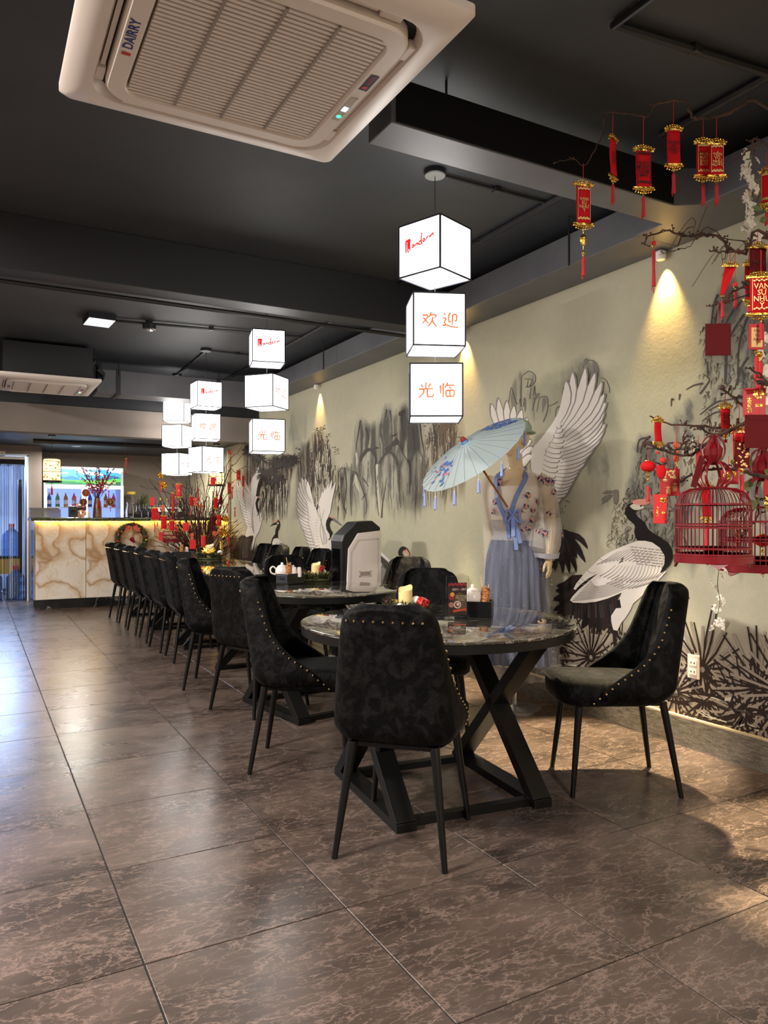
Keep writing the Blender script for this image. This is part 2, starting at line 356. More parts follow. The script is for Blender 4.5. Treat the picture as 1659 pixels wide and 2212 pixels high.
def mural_ground():
    ys = np.concatenate([np.arange(1.0, 5.2, .009), np.arange(5.2, 11.02, .013)]); zs = np.arange(.15, 2.9, .016)
    Y, Z = np.meshgrid(ys, zs); sh = Y.shape; Y = Y.ravel(); Z = Z.ravel()
    X = 3.28
    cxm = X * CC - Y * SS; dep = X * SS + Y * CC
    px = CX + FPX * cxm / dep; py = HY - FPX * (Z - CAMH) / dep
    base = np.array([190, 185, 160.]); olive = np.array([166, 164, 134.]); grey = np.array([150, 150, 140.])
    n1 = fbm(Y * .9 + 3, Z * 1.1)
    k = np.clip((n1 - .42) * 3, 0, 1)[:, None] * .55
    c = base * (1 - k) + olive * k
    k = (np.clip((fbm(Y * 2.3, Z * 1.2 + 9) - .5) * 2.5, 0, 1) * np.clip(1.9 - Z, 0, 1))[:, None] * .35
    c = c * (1 - k) + grey * k
    def soft(poly, d=4):
        s = np.zeros(px.shape)
        for dx, dy in ((0, 0), (d, 0), (-d, 0), (0, d), (0, -d), (d * .7, d * .7), (-d * .7, d * .7), (d * .7, -d * .7), (-d * .7, -d * .7)):
            s += inpoly(px + dx, py + dy, poly)
        return s / 9
    def rock(poly, ybot, fade, ink, dens, fy, fz, seed, wash=.3, d=4, thr=.5, warp=.06):
        nonlocal c
        m = soft(poly, d)
        m = m * np.clip((ybot - py + (fbm(Y * 9 + seed, Z * 0.6) - .5) * fade * 1.6) / fade, 0, 1)
        wv = (fbm(Y * 4 + seed, Z * 4) - .5)
        st = fbm((Y + wv * warp * 2) * fy + seed, Z * fz + wv * 1.5, 4)
        st2 = fbm((Y + wv * warp) * fy * .35 + seed * 2, Z * fz * .6, 3)
        a = np.clip((st - thr) * 6, 0, 1) * .75 + np.clip((st2 - .5) * 4, 0, 1) * .35 + wash
        a = np.clip(a, 0, 1) * m * dens
        c = c * (1 - a[:, None]) + np.array(ink, float) * a[:, None]
    # faint pillars, brown crag, central cliffs, right crag, big crag behind the branches, haze behind the flying crane
    rock(PQ(480, 880, 3.95, [(560, 420), (565, 230), (590, 60), (612, 20), (625, 140), (660, 240), (700, 330), (705, 70), (715, 60), (722, 330), (700, 420)]), 985, 40, (120, 124, 116), .55, 16, 2, 2, .35, 2)
    rock(PQ(480, 880, 3.95, [(600, 1100), (640, 760), (640, 500), (690, 330), (740, 290), (760, 240), (800, 215), (880, 225), (900, 310), (940, 380), (960, 460), (1000, 540), (1050, 640), (1080, 1100)]), 1105, 60, (62, 50, 44), .95, 26, 2.6, 4, .18, 4, .44)
    rock(PQ(640, 880, 4.608, [(470, 1250), (430, 700), (480, 600), (560, 580), (590, 350), (610, 200), (640, 120), (670, 140), (720, 200), (800, 150), (870, 110), (880, 10), (930, -20), (960, 60), (1040, 0), (1110, -60), (1130, 130), (1230, 130), (1270, 330), (1290, 640), (1300, 1250)]), 1115, 75, (78, 76, 72), .92, 17, 2.0, 8, .22, 8, .45)
    rock(PQ(640, 880, 4.608, [(1200, 1100), (1230, 650), (1290, 350), (1340, 250), (1380, 130), (1640, 110), (1680, 400), (1690, 1100)]), 1090, 70, (98, 82, 66), .9, 18, 2.0, 12, .2, 7, .46)
    rock([(1655, 560), (1600, 590), (1560, 620), (1543, 660), (1535, 720), (1522, 790), (1500, 850), (1470, 890), (1425, 930), (1380, 945), (1360, 1000), (1352, 1120), (1330, 1250), (1700, 1300), (1700, 540)], 1250, 90, (98, 98, 93), .95, 13, 5.5, 21, .3, 8, .47, .2)
    rock([(1150, 950), (1140, 850), (1180, 810), (1230, 790), (1262, 772), (1290, 785), (1305, 830), (1330, 870), (1345, 930), (1350, 1050), (1330, 1300), (1160, 1260)], 1270, 240, (108, 106, 94), .72, 7, 1.0, 31, .4, 8, .5)
    rock([(1095, 880), (1100, 840), (1122, 805), (1140, 798), (1155, 812), (1158, 850), (1185, 855), (1190, 890), (1180, 910), (1100, 910)], 915, 30, (84, 82, 74), .6, 14, 1.2, 33, .25, 3, .5)
    # dark pine mass at the far left, brushwood band along the foot of the wall
    rock(PQ(480, 880, 3.95, [(180, 700), (200, 300), (260, 400), (380, 430), (560, 400), (640, 440), (580, 640), (570, 820), (540, 950), (360, 1010), (340, 700), (300, 600)]), 1128, 60, (58, 45, 40), .9, 30, 4, 41, .3, 3, .46)
    rock(PQ(480, 880, 3.95, [(40, 1330), (80, 1150), (160, 1090), (260, 1100), (290, 1330)]), 1215, 10, (52, 42, 38), .85, 30, 2, 45, .5, 3, .5)
    def facet(pts, ybot, fade, pale, a_, halo):
        nonlocal c
        poly = PQ(640, 880, 4.608, pts); m = soft(poly, 2.5); h = np.clip(soft(poly, 7) * 1.5, 0, 1) * (1 - m)
        f = np.clip((ybot - py) / fade, 0, 1); st = fbm(Y * 24 + 5, Z * 2.4, 4)
        k = (h * f * halo)[:, None]; c = c * (1 - k) + np.array([62, 58, 54.]) * k
        k = (m * f * a_ * np.clip(1.25 - np.clip((st - .47) * 6, 0, 1), .2, 1))[:, None]; c = c * (1 - k) + np.array(pale, float) * k
    for pts, yb in (([(850, 600), (880, 490), (930, 455), (990, 520), (1010, 650), (1035, 1000), (860, 1000)], 1105), ([(650, 520), (685, 440), (730, 425), (780, 500), (785, 640), (800, 1090), (700, 1100), (690, 900), (650, 700)], 1115),
                    ([(970, 440), (1000, 370), (1040, 390), (1060, 480), (1050, 560), (1000, 530)], 1070), ([(1030, 620), (1080, 520), (1120, 580), (1137, 780), (1120, 900), (1060, 900)], 1080),
                    ([(555, 780), (590, 655), (630, 690), (660, 800), (700, 950), (700, 1080), (560, 1090)], 1120), ([(470, 1000), (475, 700), (500, 620), (540, 640), (545, 1000)], 1100), ([(585, 640), (600, 455), (625, 520), (630, 640)], 1030),
                    ([(1140, 900), (1150, 560), (1200, 420), (1260, 520), (1270, 900)], 1075)):
        facet(pts, yb, 60, (172, 168, 152), .75, .75)
    top = .60 + .10 * (fbm(Y * 2.2, Y * 0 + 3) - .5) * 2 + .1 * np.clip(3.0 - Y, 0, 1) * (Y > 2) - .14 * np.clip(Y - 3.4, 0, 1)
    a = np.clip((top - Z) * 14, 0, 1) * (.5 + .3 * fbm(Y * 9, Z * 9)) * (Y < 6.5)
    c = c * (1 - a[:, None]) + np.array([146, 134, 120.]) * a[:, None]
    mott = (fbm(Y * 30, Z * 30, 3) - .5) * 8
    c = np.clip(c + mott[:, None], 0, 255)
    cl = np.where(c / 255 <= .04045, c / 255 / 12.92, ((c / 255 + .055) / 1.055) ** 2.4)
    n = len(Y); R, Cn = sh
    me = bpy.data.meshes.new('mural_ground')
    me.vertices.add(n); co = np.stack([np.full(n, 3.28), Y, Z], 1); me.vertices.foreach_set('co', co.ravel())
    I = np.arange(n).reshape(R, Cn); q = np.stack([I[:-1, :-1], I[1:, :-1], I[1:, 1:], I[:-1, 1:]], -1).reshape(-1, 4)
    me.loops.add(q.size); me.loops.foreach_set('vertex_index', q.ravel())
    me.polygons.add(len(q)); me.polygons.foreach_set('loop_start', np.arange(len(q)) * 4)
    me.update(calc_edges=True)
    at = me.color_attributes.new('paint', 'FLOAT_COLOR', 'POINT')
    at.data.foreach_set('color', np.concatenate([cl, np.ones((n, 1))], 1).ravel())
    m = mat('painted_mural_wall', (190, 180, 150), .75, spec=.3); t = m.node_tree
    a_ = t.nodes.new('ShaderNodeVertexColor'); a_.layer_name = 'paint'
    t.links.new(a_.outputs[0], t.nodes['Principled BSDF'].inputs['Base Color'])
    nn = t.nodes.new('ShaderNodeTexNoise'); nn.inputs['Scale'].default_value = 55; nn.inputs['Detail'].default_value = 4
    bp = t.nodes.new('ShaderNodeBump'); bp.inputs['Strength'].default_value = .12; bp.inputs['Distance'].default_value = .01
    tc = t.nodes.new('ShaderNodeTexCoord'); t.links.new(tc.outputs['Object'], nn.inputs['Vector'])
    t.links.new(nn.outputs[0], bp.inputs['Height']); t.links.new(bp.outputs[0], t.nodes['Principled BSDF'].inputs['Normal'])
    me.materials.append(m)
    o = bpy.data.objects.new('mural_ground', me); COL.objects.link(o); o.parent = wr
mural_ground()
# ------------------------------------------------------------------ painted figures on the mural (flat paint on the wall plane)
M['paint_white'] = mat('mural_white', (226, 219, 210), .7, spec=.2)
M['paint_shade'] = mat('mural_feather_line', (142, 134, 130), .7, spec=.2)
M['paint_black'] = mat('mural_black', (26, 22, 21), .6, spec=.25)
M['paint_brown'] = mat('mural_black_brown', (44, 33, 30), .6, spec=.2)
M['paint_red'] = mat('mural_crown_red', (206, 136, 118), .7)
M['paint_grey'] = mat('mural_ink_grey', (112, 108, 98), .7)
M['paint_ink'] = mat('mural_ink', (68, 60, 54), .7)
M['paint_pale'] = mat('mural_pale_highlight', (196, 190, 172), .7)
M['paint_leaf'] = mat('mural_leaf_taupe', (150, 136, 122), .7)
MUR = [M[k] for k in ('paint_white', 'paint_shade', 'paint_black', 'paint_brown', 'paint_red', 'paint_grey', 'paint_ink', 'paint_pale', 'paint_leaf')]
class Paint:
    n = 0
    def __init__(s, ox=0, oy=0, sc=1): Paint.n += 1; s.b = MB(); s.o = (ox, oy, sc); s.x = 3.2795 - .0006 * Paint.n
    def w(s, p):
        return atx(s.o[0] + p[0] / s.o[2], s.o[1] + p[1] / s.o[2], s.x)
    def poly(s, pts, mi, smooth=False):
        if smooth: pts = curve2(list(pts) + [pts[0]], 4)[:-1]
        s.x -= .00002
        V = [s.w(p) for p in pts]; s.b.add(V, [tuple(range(len(V)))], mi)
    def stroke(s, pts, w0, w1, mi, k=4):
        s.x -= .000004
        V, F = stroke2(curve2(pts, k) if len(pts) > 2 and k > 1 else pts, w0, w1); s.b.add([s.w(p) for p in V], F, mi)
    def feather(s, root, tip, wd, mi=0, bend=.12, side=1, line=1, round_=.0):
        dx, dy = tip[0] - root[0], tip[1] - root[1]; l = math.hypot(dx, dy) or 1; nx, ny = -dy / l, dx / l
        prof = [(0, .55), (.25, .85), (.5, 1), (.72, .9), (.88, .55 + .3 * round_), (.96, .25 + .4 * round_), (1, 0)]
        mid = [(root[0] + dx * t + nx * bend * l * sin(PI * t * .9) * side, root[1] + dy * t + ny * bend * l * sin(PI * t * .9) * side) for t, _ in prof]
        A = [(m[0] + nx * wd / 2 * q, m[1] + ny * wd / 2 * q) for m, (t, q) in zip(mid, prof)]
        B = [(m[0] - nx * wd / 2 * q, m[1] - ny * wd / 2 * q) for m, (t, q) in zip(mid, prof)]
        s.poly(A + B[::-1][1:], mi)
        if line is not None:
            s.stroke([A[i] if side * line > 0 else B[i] for i in range(len(A))], wd * .08, wd * .24, 1, 1)
    def build(s, name, label=None):
        o = s.b.build(name, MUR, wr)
        if label: o['label'] = label
        return o
def lerp(a, b, t): return (a[0] + (b[0] - a[0]) * t, a[1] + (b[1] - a[1]) * t)
def along(pts, t):
    L = [0]
    for a, b in zip(pts, pts[1:]): L.append(L[-1] + math.hypot(b[0] - a[0], b[1] - a[1]))
    d = t * L[-1]
    for i in range(len(pts) - 1):
        if d <= L[i + 1] or i == len(pts) - 2: return lerp(pts[i], pts[i + 1], (d - L[i]) / max(L[i + 1] - L[i], 1e-6))
def fan(P, roots, tips, wd, **k):
    n = len(tips)
    for i, t in reversed(list(enumerate(tips))): P.feather(along(roots, i / max(n - 1, 1)), t, wd if not hasattr(wd, '__call__') else wd(i / n), **k)

# ---- mountains: crisp ink lines
P = Paint(1000, 740, 4.608)
for pts in ([(455, 600), (480, 450), (500, 500), (520, 570), (540, 620)], [(575, 600), (585, 350), (620, 310), (660, 285), (715, 320), (722, 380), (690, 420), (660, 440), (625, 440)], [(610, 365), (660, 362), (690, 380), (660, 440)], [(650, 370), (640, 440)], [(680, 430), (665, 560)], [(700, 530), (715, 430), (718, 520)], [(700, 570), (735, 510), (750, 540), (715, 560)], [(735, 690), (760, 560), (790, 540), (830, 540), (845, 580), (840, 680), (800, 790)], [(850, 632), (900, 615), (945, 588)], [(920, 740), (930, 660), (968, 635)], [(560, 610), (570, 560), (580, 640)], [(600, 640), (610, 560), (625, 640)], [(690, 680), (720, 560)], [(1195, 260), (1210, 180), (1230, 160), (1260, 175), (1310, 185), (1350, 240), (1350, 330)], [(1060, 420), (1080, 350), (1110, 330)], [(990, 520), (1000, 460), (1015, 440)], [(1370, 350), (1420, 370), (1455, 440), (1460, 500)], [(1270, 290), (1250, 380)]):
    P.stroke(pts, 5, 9, 6)
for pts in ([(1205, 180), (1235, 160), (1255, 175), (1240, 205), (1200, 230)], [(1290, 180), (1330, 195), (1358, 260), (1345, 350), (1310, 420), (1300, 330)], [(600, 560), (620, 545), (630, 600), (618, 700)], [(790, 560), (815, 545), (832, 590), (810, 640), (790, 700)], [(715, 540), (740, 505), (765, 510), (740, 560)]):
    P.poly(pts, 5, True)
P.build('painted_peak')
P = Paint(640, 880, 4.608)
random.seed(3)
for pts in ([(480, 600), (500, 800), (470, 1000)], [(560, 640), (600, 660), (640, 760), (700, 950), (690, 1060)], [(640, 540), (690, 430), (740, 420), (790, 500), (780, 620), (800, 900), (820, 1080)], [(820, 560), (870, 480), (930, 450), (1000, 520), (1010, 660), (1040, 1000)], [(880, 420), (960, 370), (1030, 380), (1060, 460), (1120, 560), (1140, 760)], [(660, 700), (720, 790)], [(690, 860), (650, 920)], [(850, 1100), (860, 950), (900, 700)], [(640, 130), (610, 300), (590, 420)], [(690, 200), (720, 320)], [(900, 20), (880, 130)], [(930, 30), (950, 130)], [(1060, 30), (1050, 180), (1090, 330)], [(1230, 160), (1250, 330), (1280, 500)], [(1160, 200), (1180, 420)], [(560, 660), (540, 800), (550, 1080)]):
    P.stroke(pts, 16, 4, 6)
for pts in ([(650, 470), (680, 420), (740, 400), (740, 430), (700, 450), (650, 520)], [(890, 420), (960, 340), (1000, 300), (1030, 350), (960, 390), (930, 440), (880, 450)], [(940, 285), (1000, 255), (1005, 270), (950, 300)], [(1020, 50), (1070, 20), (1090, 40), (1050, 90), (1015, 80)], [(745, 420), (800, 390), (830, 405), (780, 420)]):
    P.poly(pts, 6)
for pts in ([(790, 580), (800, 560), (815, 570), (812, 700), (830, 900), (838, 1050), (822, 1040), (800, 800)], [(590, 460), (605, 440), (615, 540), (600, 600)], [(560, 780), (585, 660), (600, 680), (640, 860), (600, 800), (580, 740)]):
    P.poly(pts, 7)
for k in range(70):
    x = random.uniform(480, 1260); y = random.uniform(520, 900); l = random.uniform(60, 200)
    P.stroke([(x, y), (x + random.uniform(-14, 14), y + l / 2), (x + random.uniform(-20, 20), y + l)], random.uniform(3, 8), 1, 5)
P.build('painted_cliff')
P = Paint(480, 880, 3.95)
for k in range(150):
    t = random.random(); y = random.uniform(260, 860); wv = 60 + (y - 260) * .28
    x = 840 + random.uniform(-1, 1) * wv; l = random.uniform(30, 130)
    P.stroke([(x, y), (x + random.uniform(-12, 12), y + l / 2), (x + random.uniform(-8, 8), y + l)], random.uniform(4, 11), 2, random.choice((3, 6, 6)))
for k in range(45):
    x = 860 + random.uniform(-70, 60); y = random.uniform(250, 800)
    P.stroke([(x, y), (x + random.uniform(-8, 8), y + 40), (x + random.uniform(-6, 6), y + random.uniform(60, 140))], random.uniform(4, 9), 2, 7)
for (x, y) in ((800, 200), (830, 190), (860, 170), (850, 205), (905, 230), (900, 270), (960, 350), (975, 390), (650, 360), (660, 400), (630, 420), (1010, 520), (1030, 620)):
    for q in range(9): 
        a = random.uniform(0, 6.3); r = random.uniform(5, 26); P.stroke([(x + r * cos(a), y + r * sin(a)), (x + r * cos(a) + random.uniform(-12, 12), y + r * sin(a) + random.uniform(-8, 8))], 8, 4, 3, 1)
P.build('painted_crag')
P = Paint(640, 880, 4.608)
for k in range(80):
    y = random.uniform(130, 560); x = 1450 + random.uniform(-1, 1) * (90 + y * .28); l = random.uniform(50, 170)
    P.stroke([(x, y), (x + random.uniform(-16, 16), y + l / 2), (x + random.uniform(-8, 8), y + l)], random.uniform(4, 10), 2, random.choice((5, 6, 7)))
for k in range(46):
    x = random.choice((1380, 1370, 1350, 1300, 1620)) + random.uniform(-25, 25); y = random.uniform(140, 420)
    P.stroke([(x, y), (x + random.uniform(-14, 14), y + random.uniform(-12, 12))], 10, 5, 6, 1)
for k in range(14):
    x = random.uniform(1290, 1660); P.stroke([(x, 700), (x + 8, 830), (x + random.uniform(-5, 12), random.uniform(900, 1000))], 7, 2, 5)
P.build('painted_crag')
P = Paint(1340, 480, 4.4233)
random.seed(12)
for pts in ([(870, 960), (890, 800), (930, 690)], [(900, 960), (940, 820), (1000, 740)], [(960, 1080), (1040, 900), (1130, 780), (1220, 720)], [(1010, 1500), (1020, 1200), (1070, 1050), (1180, 880)], [(1120, 1560), (1130, 1200), (1180, 1000), (1230, 870)], [(780, 1050), (800, 1000)], [(790, 1450), (850, 1500), (820, 1560), (760, 1640)], [(1090, 1600), (1150, 1400), (1220, 1290)], [(830, 1330), (835, 1450)], [(1000, 1300), (1000, 1550)], [(630, 1600), (700, 1560), (790, 1540)], [(485, 1760), (490, 1690), (510, 1700)], [(560, 1700), (570, 1640)], [(760, 1840), (880, 1740), (960, 1705)], [(840, 1800), (960, 1740), (1050, 1740)], [(780, 1900), (900, 1820), (1050, 1800)], [(900, 1720), (1060, 1690), (1170, 1680)], [(160, 2200), (180, 2080), (270, 2060)], [(190, 2210), (220, 2110), (280, 2100)], [(410, 2150), (470, 2110), (560, 2110)]):
    P.stroke(pts, 9, 20, 6)
for k in range(230):
    x = random.uniform(760, 1400); y = random.uniform(900, 2000)
    if x < 800 + (y - 1500) * -.0: pass
    l = random.uniform(25, 90)
    P.stroke([(x, y), (x + random.uniform(-20, 20), y + l / 2), (x - random.uniform(0, 30), y + l)], random.uniform(5, 13), 2, random.choice((5, 6, 6)))
for k in range(280):
    x = random.uniform(40, 620); y = random.uniform(2200, 3000) if x < 300 else random.uniform(2100, 3100)
    if (x < 150 and y < 2500): continue
    a = random.uniform(-1, 1)
    P.stroke([(x, y), (x + random.uniform(-25, 25), y + random.uniform(15, 50)), (x + random.uniform(-40, 20), y + random.uniform(50, 95))], random.uniform(6, 14), 3, random.choice((5, 6)))
P.build('painted_rock_face')
P = Paint(1140, 1060, 4.88)
for pts in ([(780, 145), (830, 60), (890, 45), (850, 100)], [(775, 100), (820, 55), (880, 60), (830, 95)], [(790, 30), (840, 0), (900, 10), (850, 30)], [(900, 0), (950, 0), (945, 130), (905, 130)], [(1030, 30), (1090, 0), (1120, 10), (1060, 60)]):
    P.stroke(pts, 6, 6, 6, 4)
    P.poly(pts, 5, True)
for k in range(60):
    x = random.uniform(860, 1080); y = random.uniform(120, 560); P.stroke([(x, y), (x + random.uniform(-40, 10), y + 30), (x + random.uniform(-30, 30), y + random.uniform(40, 80))], 5, 2, 6)
for k in range(12):
    x = random.uniform(250, 430); y = random.uniform(90, 220); P.stroke([(x, y), (x + random.uniform(-20, 20), y + random.uniform(10, 30))], 8, 3, 6, 1)
P.build('painted_undergrowth')

# ---- flying crane behind the dressed figure
P = Paint(1140, 1060, 4.88)
tail = [((200 + 12 * i, 440), t) for i, t in enumerate([(230, 860), (275, 855), (330, 780), (355, 882), (425, 882), (500, 870), (510, 720), (598, 768), (575, 690), (620, 632)])]
P.poly([(165, 400), (250, 450), (330, 410), (420, 420), (500, 500), (480, 620), (440, 700), (400, 720), (330, 700), (260, 740), (190, 740), (160, 600)], 3, True)
for i, (r, t) in enumerate(tail): P.feather((r[0] + 10 * i * .4, r[1]), t, 62, 3 if i % 2 else 2, .10, -1 if i < 9 else -2, None)
for i in range(14):
    a = random.uniform(.1, .9); P.stroke([(220 + 200 * a, 460), (230 + 260 * a, 560), (240 + 270 * a, 640)], 2, 5, 6)
P.poly([(120, 170), (190, 240), (265, 315), (322, 428), (252, 466), (165, 400), (110, 330)], 0)
for y in range(7): P.stroke([(165 + y * 18, 270 + y * 22), (200 + y * 16, 305 + y * 20), (245 + y * 10, 285 + y * 22)], 3, 6, 1)
P.build('painted_crane_tail', 'black tail of the flying crane painted beside the figure\'s sleeve')
P = Paint(1040, 780, 5.8214)
body = [(640, 1100), (760, 960), (880, 800), (960, 660), (1030, 470), (1060, 600), (1060, 760), (1020, 900), (1010, 1150), (990, 1300), (960, 1480), (900, 1600), (830, 1700), (760, 1800), (745, 1880), (700, 1700), (690, 1500), (620, 1350), (610, 1200)]
P.poly([(950, 480), (500, 700), (450, 1300), (700, 1500), (760, 1900), (850, 1880), (930, 1500)][0:0] or body, 0)
tipsL = [(132, 525), (225, 458), (332, 490), (420, 552), (515, 605), (578, 710)]
for i, t in enumerate(tipsL): P.feather((340 + 42 * i, 960), t, 92, 0, -.10, 1, -1)
for i, (r, t) in enumerate([((420, 1300), (600, 900)), ((440, 1330), (630, 990)), ((470, 1340), (650, 1080)), ((500, 1350), (640, 1180))]): P.feather(r, t, 90, 0, -.12, 1, -1, .8)
tips = [(1057, 240), (1130, 130), (1290, 68), (1412, 125), (1502, 240), (1535, 390), (1556, 500), (1538, 632), (1518, 748), (1552, 775), (1530, 862), (1490, 962), (1406, 1090), (1337, 1182), (1300, 1266), (1238, 1340), (1212, 1402), (1180, 1458), (1150, 1512), (1120, 1562), (1102, 1612), (1072, 1665), (1000, 1742), (910, 1835), (870, 1870)]
roots = [(960, 780), (1000, 860), (1035, 985), (1010, 1100), (995, 1190), (975, 1280), (960, 1360), (940, 1440), (910, 1530), (880, 1600), (830, 1660), (790, 1720), (760, 1790)]
for i, t in reversed(list(enumerate(tips))):
    u = i / (len(tips) - 1); P.feather(along(roots, u), t, 118 - 44 * u, 0, .10 - .02 * u, 1 if u < .99 else 1, 1, u)
tips2 = [(1000, 800), (1020, 850), (1040, 915), (1042, 990), (1030, 1060), (1005, 1130), (1012, 1185), (985, 1240), (965, 1310), (962, 1370), (940, 1440), (935, 1490), (905, 1545), (880, 1590), (845, 1640), (810, 1690), (770, 1750)]
roots2 = [(930, 820), (860, 960), (790, 1090), (770, 1200), (770, 1300), (740, 1400), (720, 1480), (710, 1560), (720, 1650), (730, 1740)]
for i, t in reversed(list(enumerate(tips2))): P.feather(along(roots2, i / 16), t, 74, 0, .08, 1, 1, 1)
tips3 = [(940, 825), (900, 930), (850, 1020), (800, 1130), (775, 1230), (770, 1310), (755, 1400)]
for i, t in enumerate(tips3): P.feather((t[0] - 70 + 4 * i, t[1] + 120 - 14 * i) if i < 4 else (650, 1230 + 50 * (i - 4)), t, 46, 0, .05, 1, 1, 1)
P.stroke([(625, 1390), (615, 1280), (640, 1190), (700, 1130)], 4, 8, 1)
P.poly([(640, 1110), (700, 1100), (780, 1200), (770, 1320), (730, 1440), (650, 1390), (620, 1290)], 0, True)
P.stroke([(40, 1330), (130, 1250), (200, 1200)], 28, 40, 2)
P.build('painted_crane_wing', 'white spread wings of the flying crane painted behind the parasol')

# ---- standing crane
P = Paint(1140, 1060, 4.88)
ft = [(300, 998), (290, 1050), (255, 1142), (262, 1255), (300, 1292), (360, 1310), (480, 1345), (560, 1452), (642, 1455), (735, 1494), (786, 1478), (885, 1394), (932, 1258), (990, 1238)]
P.poly([(570, 885), (470, 890), (380, 960), (330, 1060), (330, 1180), (400, 1260), (520, 1340), (700, 1370), (850, 1330), (900, 1220), (985, 1070), (700, 1000)], 3)
for i, t in enumerate(ft):
    u = i / 13; P.feather((560 + 400 * u * u, 960 + 210 * min(1, u * 1.6) - 70 * max(0, u - .7)), t, 92, 2 if i % 2 else 3, .08, -1, None)
for i in range(26):
    u = random.random(); x = 400 + 500 * u; P.stroke([(x, 1190), (x - 20 * (.5 - u), 1250), (x - 60 * (.5 - u), 1340)], 3, 6, 6)
P.stroke([(805, 1390), (850, 1440), (915, 1500), (1000, 1590), (1060, 1650)], 34, 24, 3)
P.stroke([(912, 1490), (918, 1600), (932, 1760)], 40, 30, 3)
P.poly([(1160, 528), (1240, 528), (1310, 545), (1390, 600), (1440, 680), (1450, 770), (1400, 868), (1465, 846), (1400, 920), (1330, 985), (1250, 1060), (1180, 1130), (1110, 1190), (1080, 1260), (1030, 1340), (980, 1400), (945, 1478), (900, 1465), (880, 1380), (878, 1320), (930, 1240), (985, 1235), (970, 1140), (990, 1075), (960, 1000), (1000, 800), (1020, 600)], 0)
P.poly([(1160, 528), (1010, 580), (860, 650), (770, 705), (690, 780), (590, 880), (510, 980), (482, 1035), (500, 1046), (560, 1000), (640, 930), (740, 872), (900, 860), (1000, 700)], 0)
P.poly([(740, 872), (630, 965), (540, 1040), (470, 1115), (445, 1155), (480, 1180), (600, 1184), (720, 1170), (840, 1137), (960, 1088), (1050, 1045), (1100, 900), (1000, 750)], 0)
P.poly([(560, 985), (640, 925), (740, 870), (700, 900), (600, 985), (530, 1045), (500, 1060), (520, 1025)], 2)
for i in range(13):
    u = i / 12; P.stroke([(1020 - 20 * u, 1040 - 110 * u), (800 - 60 * u, 1120 - 110 * u), (470 + 190 * u, 1160 - 210 * u)], 4, 9, 1)
for i in range(16):
    u = i / 15; x0 = 800 + 590 * u; y0 = 880 - 10 * u + 60 * sin(u * 3); P.stroke([(x0 + 130 - 60 * u, y0 - 95 - 60 * sin(u * 2.4)), (x0 + 50, y0 - 30), (x0 - 40, y0 + 22 + 20 * u)], 4, 11, 1)
for i in range(12):
    u = i / 11; x0 = 880 + 420 * u; y0 = 960 + 55 * sin(u * 3); P.stroke([(x0 + 90, y0 - 80 + 20 * u), (x0 + 40, y0 - 20), (x0 - 50, y0 + 20)], 4, 10, 1)
for i in range(13):
    u = i / 12; x0 = 740 + 500 * u; y0 = 770 - 40 * sin(u * 3.1); P.stroke([(x0 + 210 - 120 * u, y0 - 130 + 40 * u), (x0 + 110 - 60 * u, y0 - 60 + 30 * u), (x0 - 10, y0 + 10)], 4, 10, 1)
for r in range(7):
    for q in range(8):
        x = 1075 + q * 44 + r * 10 + random.uniform(-8, 8); y = 585 + r * 30 + q * 5
        if x < 1440 and y < 800: P.stroke([(x, y), (x + 18, y + 9), (x + 38, y + 7)], 3, 12, random.choice((1, 1, 5)))
for (x, y) in ((770, 715), (650, 850), (580, 930), (545, 970)): P.stroke([(x - 20, y - 10), (x + 20, y + 20), (x + 70, y + 10)], 5, 5, 1)
neck = [(1030, 190), (1023, 235), (1050, 295), (1120, 350), (1133, 385), (1121, 430), (1135, 490), (1158, 525), (1240, 526), (1310, 540), (1395, 600), (1446, 690), (1440, 770), (1395, 866), (1440, 842), (1500, 780), (1530, 700), (1520, 620), (1480, 550), (1400, 490), (1300, 435), (1258, 390), (1230, 330), (1160, 275), (1130, 232), (1148, 207), (1190, 196), (1225, 188), (1200, 150), (1110, 128), (1060, 145)]
P.poly(neck, 2)
P.poly([(1075, 165), (1110, 140), (1180, 148), (1225, 170), (1215, 190), (1150, 203), (1110, 195)], 7, True)
P.poly([(1102, 112), (1150, 92), (1230, 90), (1275, 110), (1282, 138), (1200, 152), (1140, 145), (1105, 130)], 4, True)
P.poly([(1228, 152), (1330, 152), (1440, 180), (1560, 216), (1460, 205), (1330, 190), (1220, 184)], 5)
P.poly([(1183, 152), (1200, 152), (1203, 168), (1185, 170)], 2)
P.stroke([(1025, 150), (1060, 135), (1110, 118)], 5, 5, 5)
P.build('painted_crane', 'white standing crane with black neck and tail painted at the right of the wall')

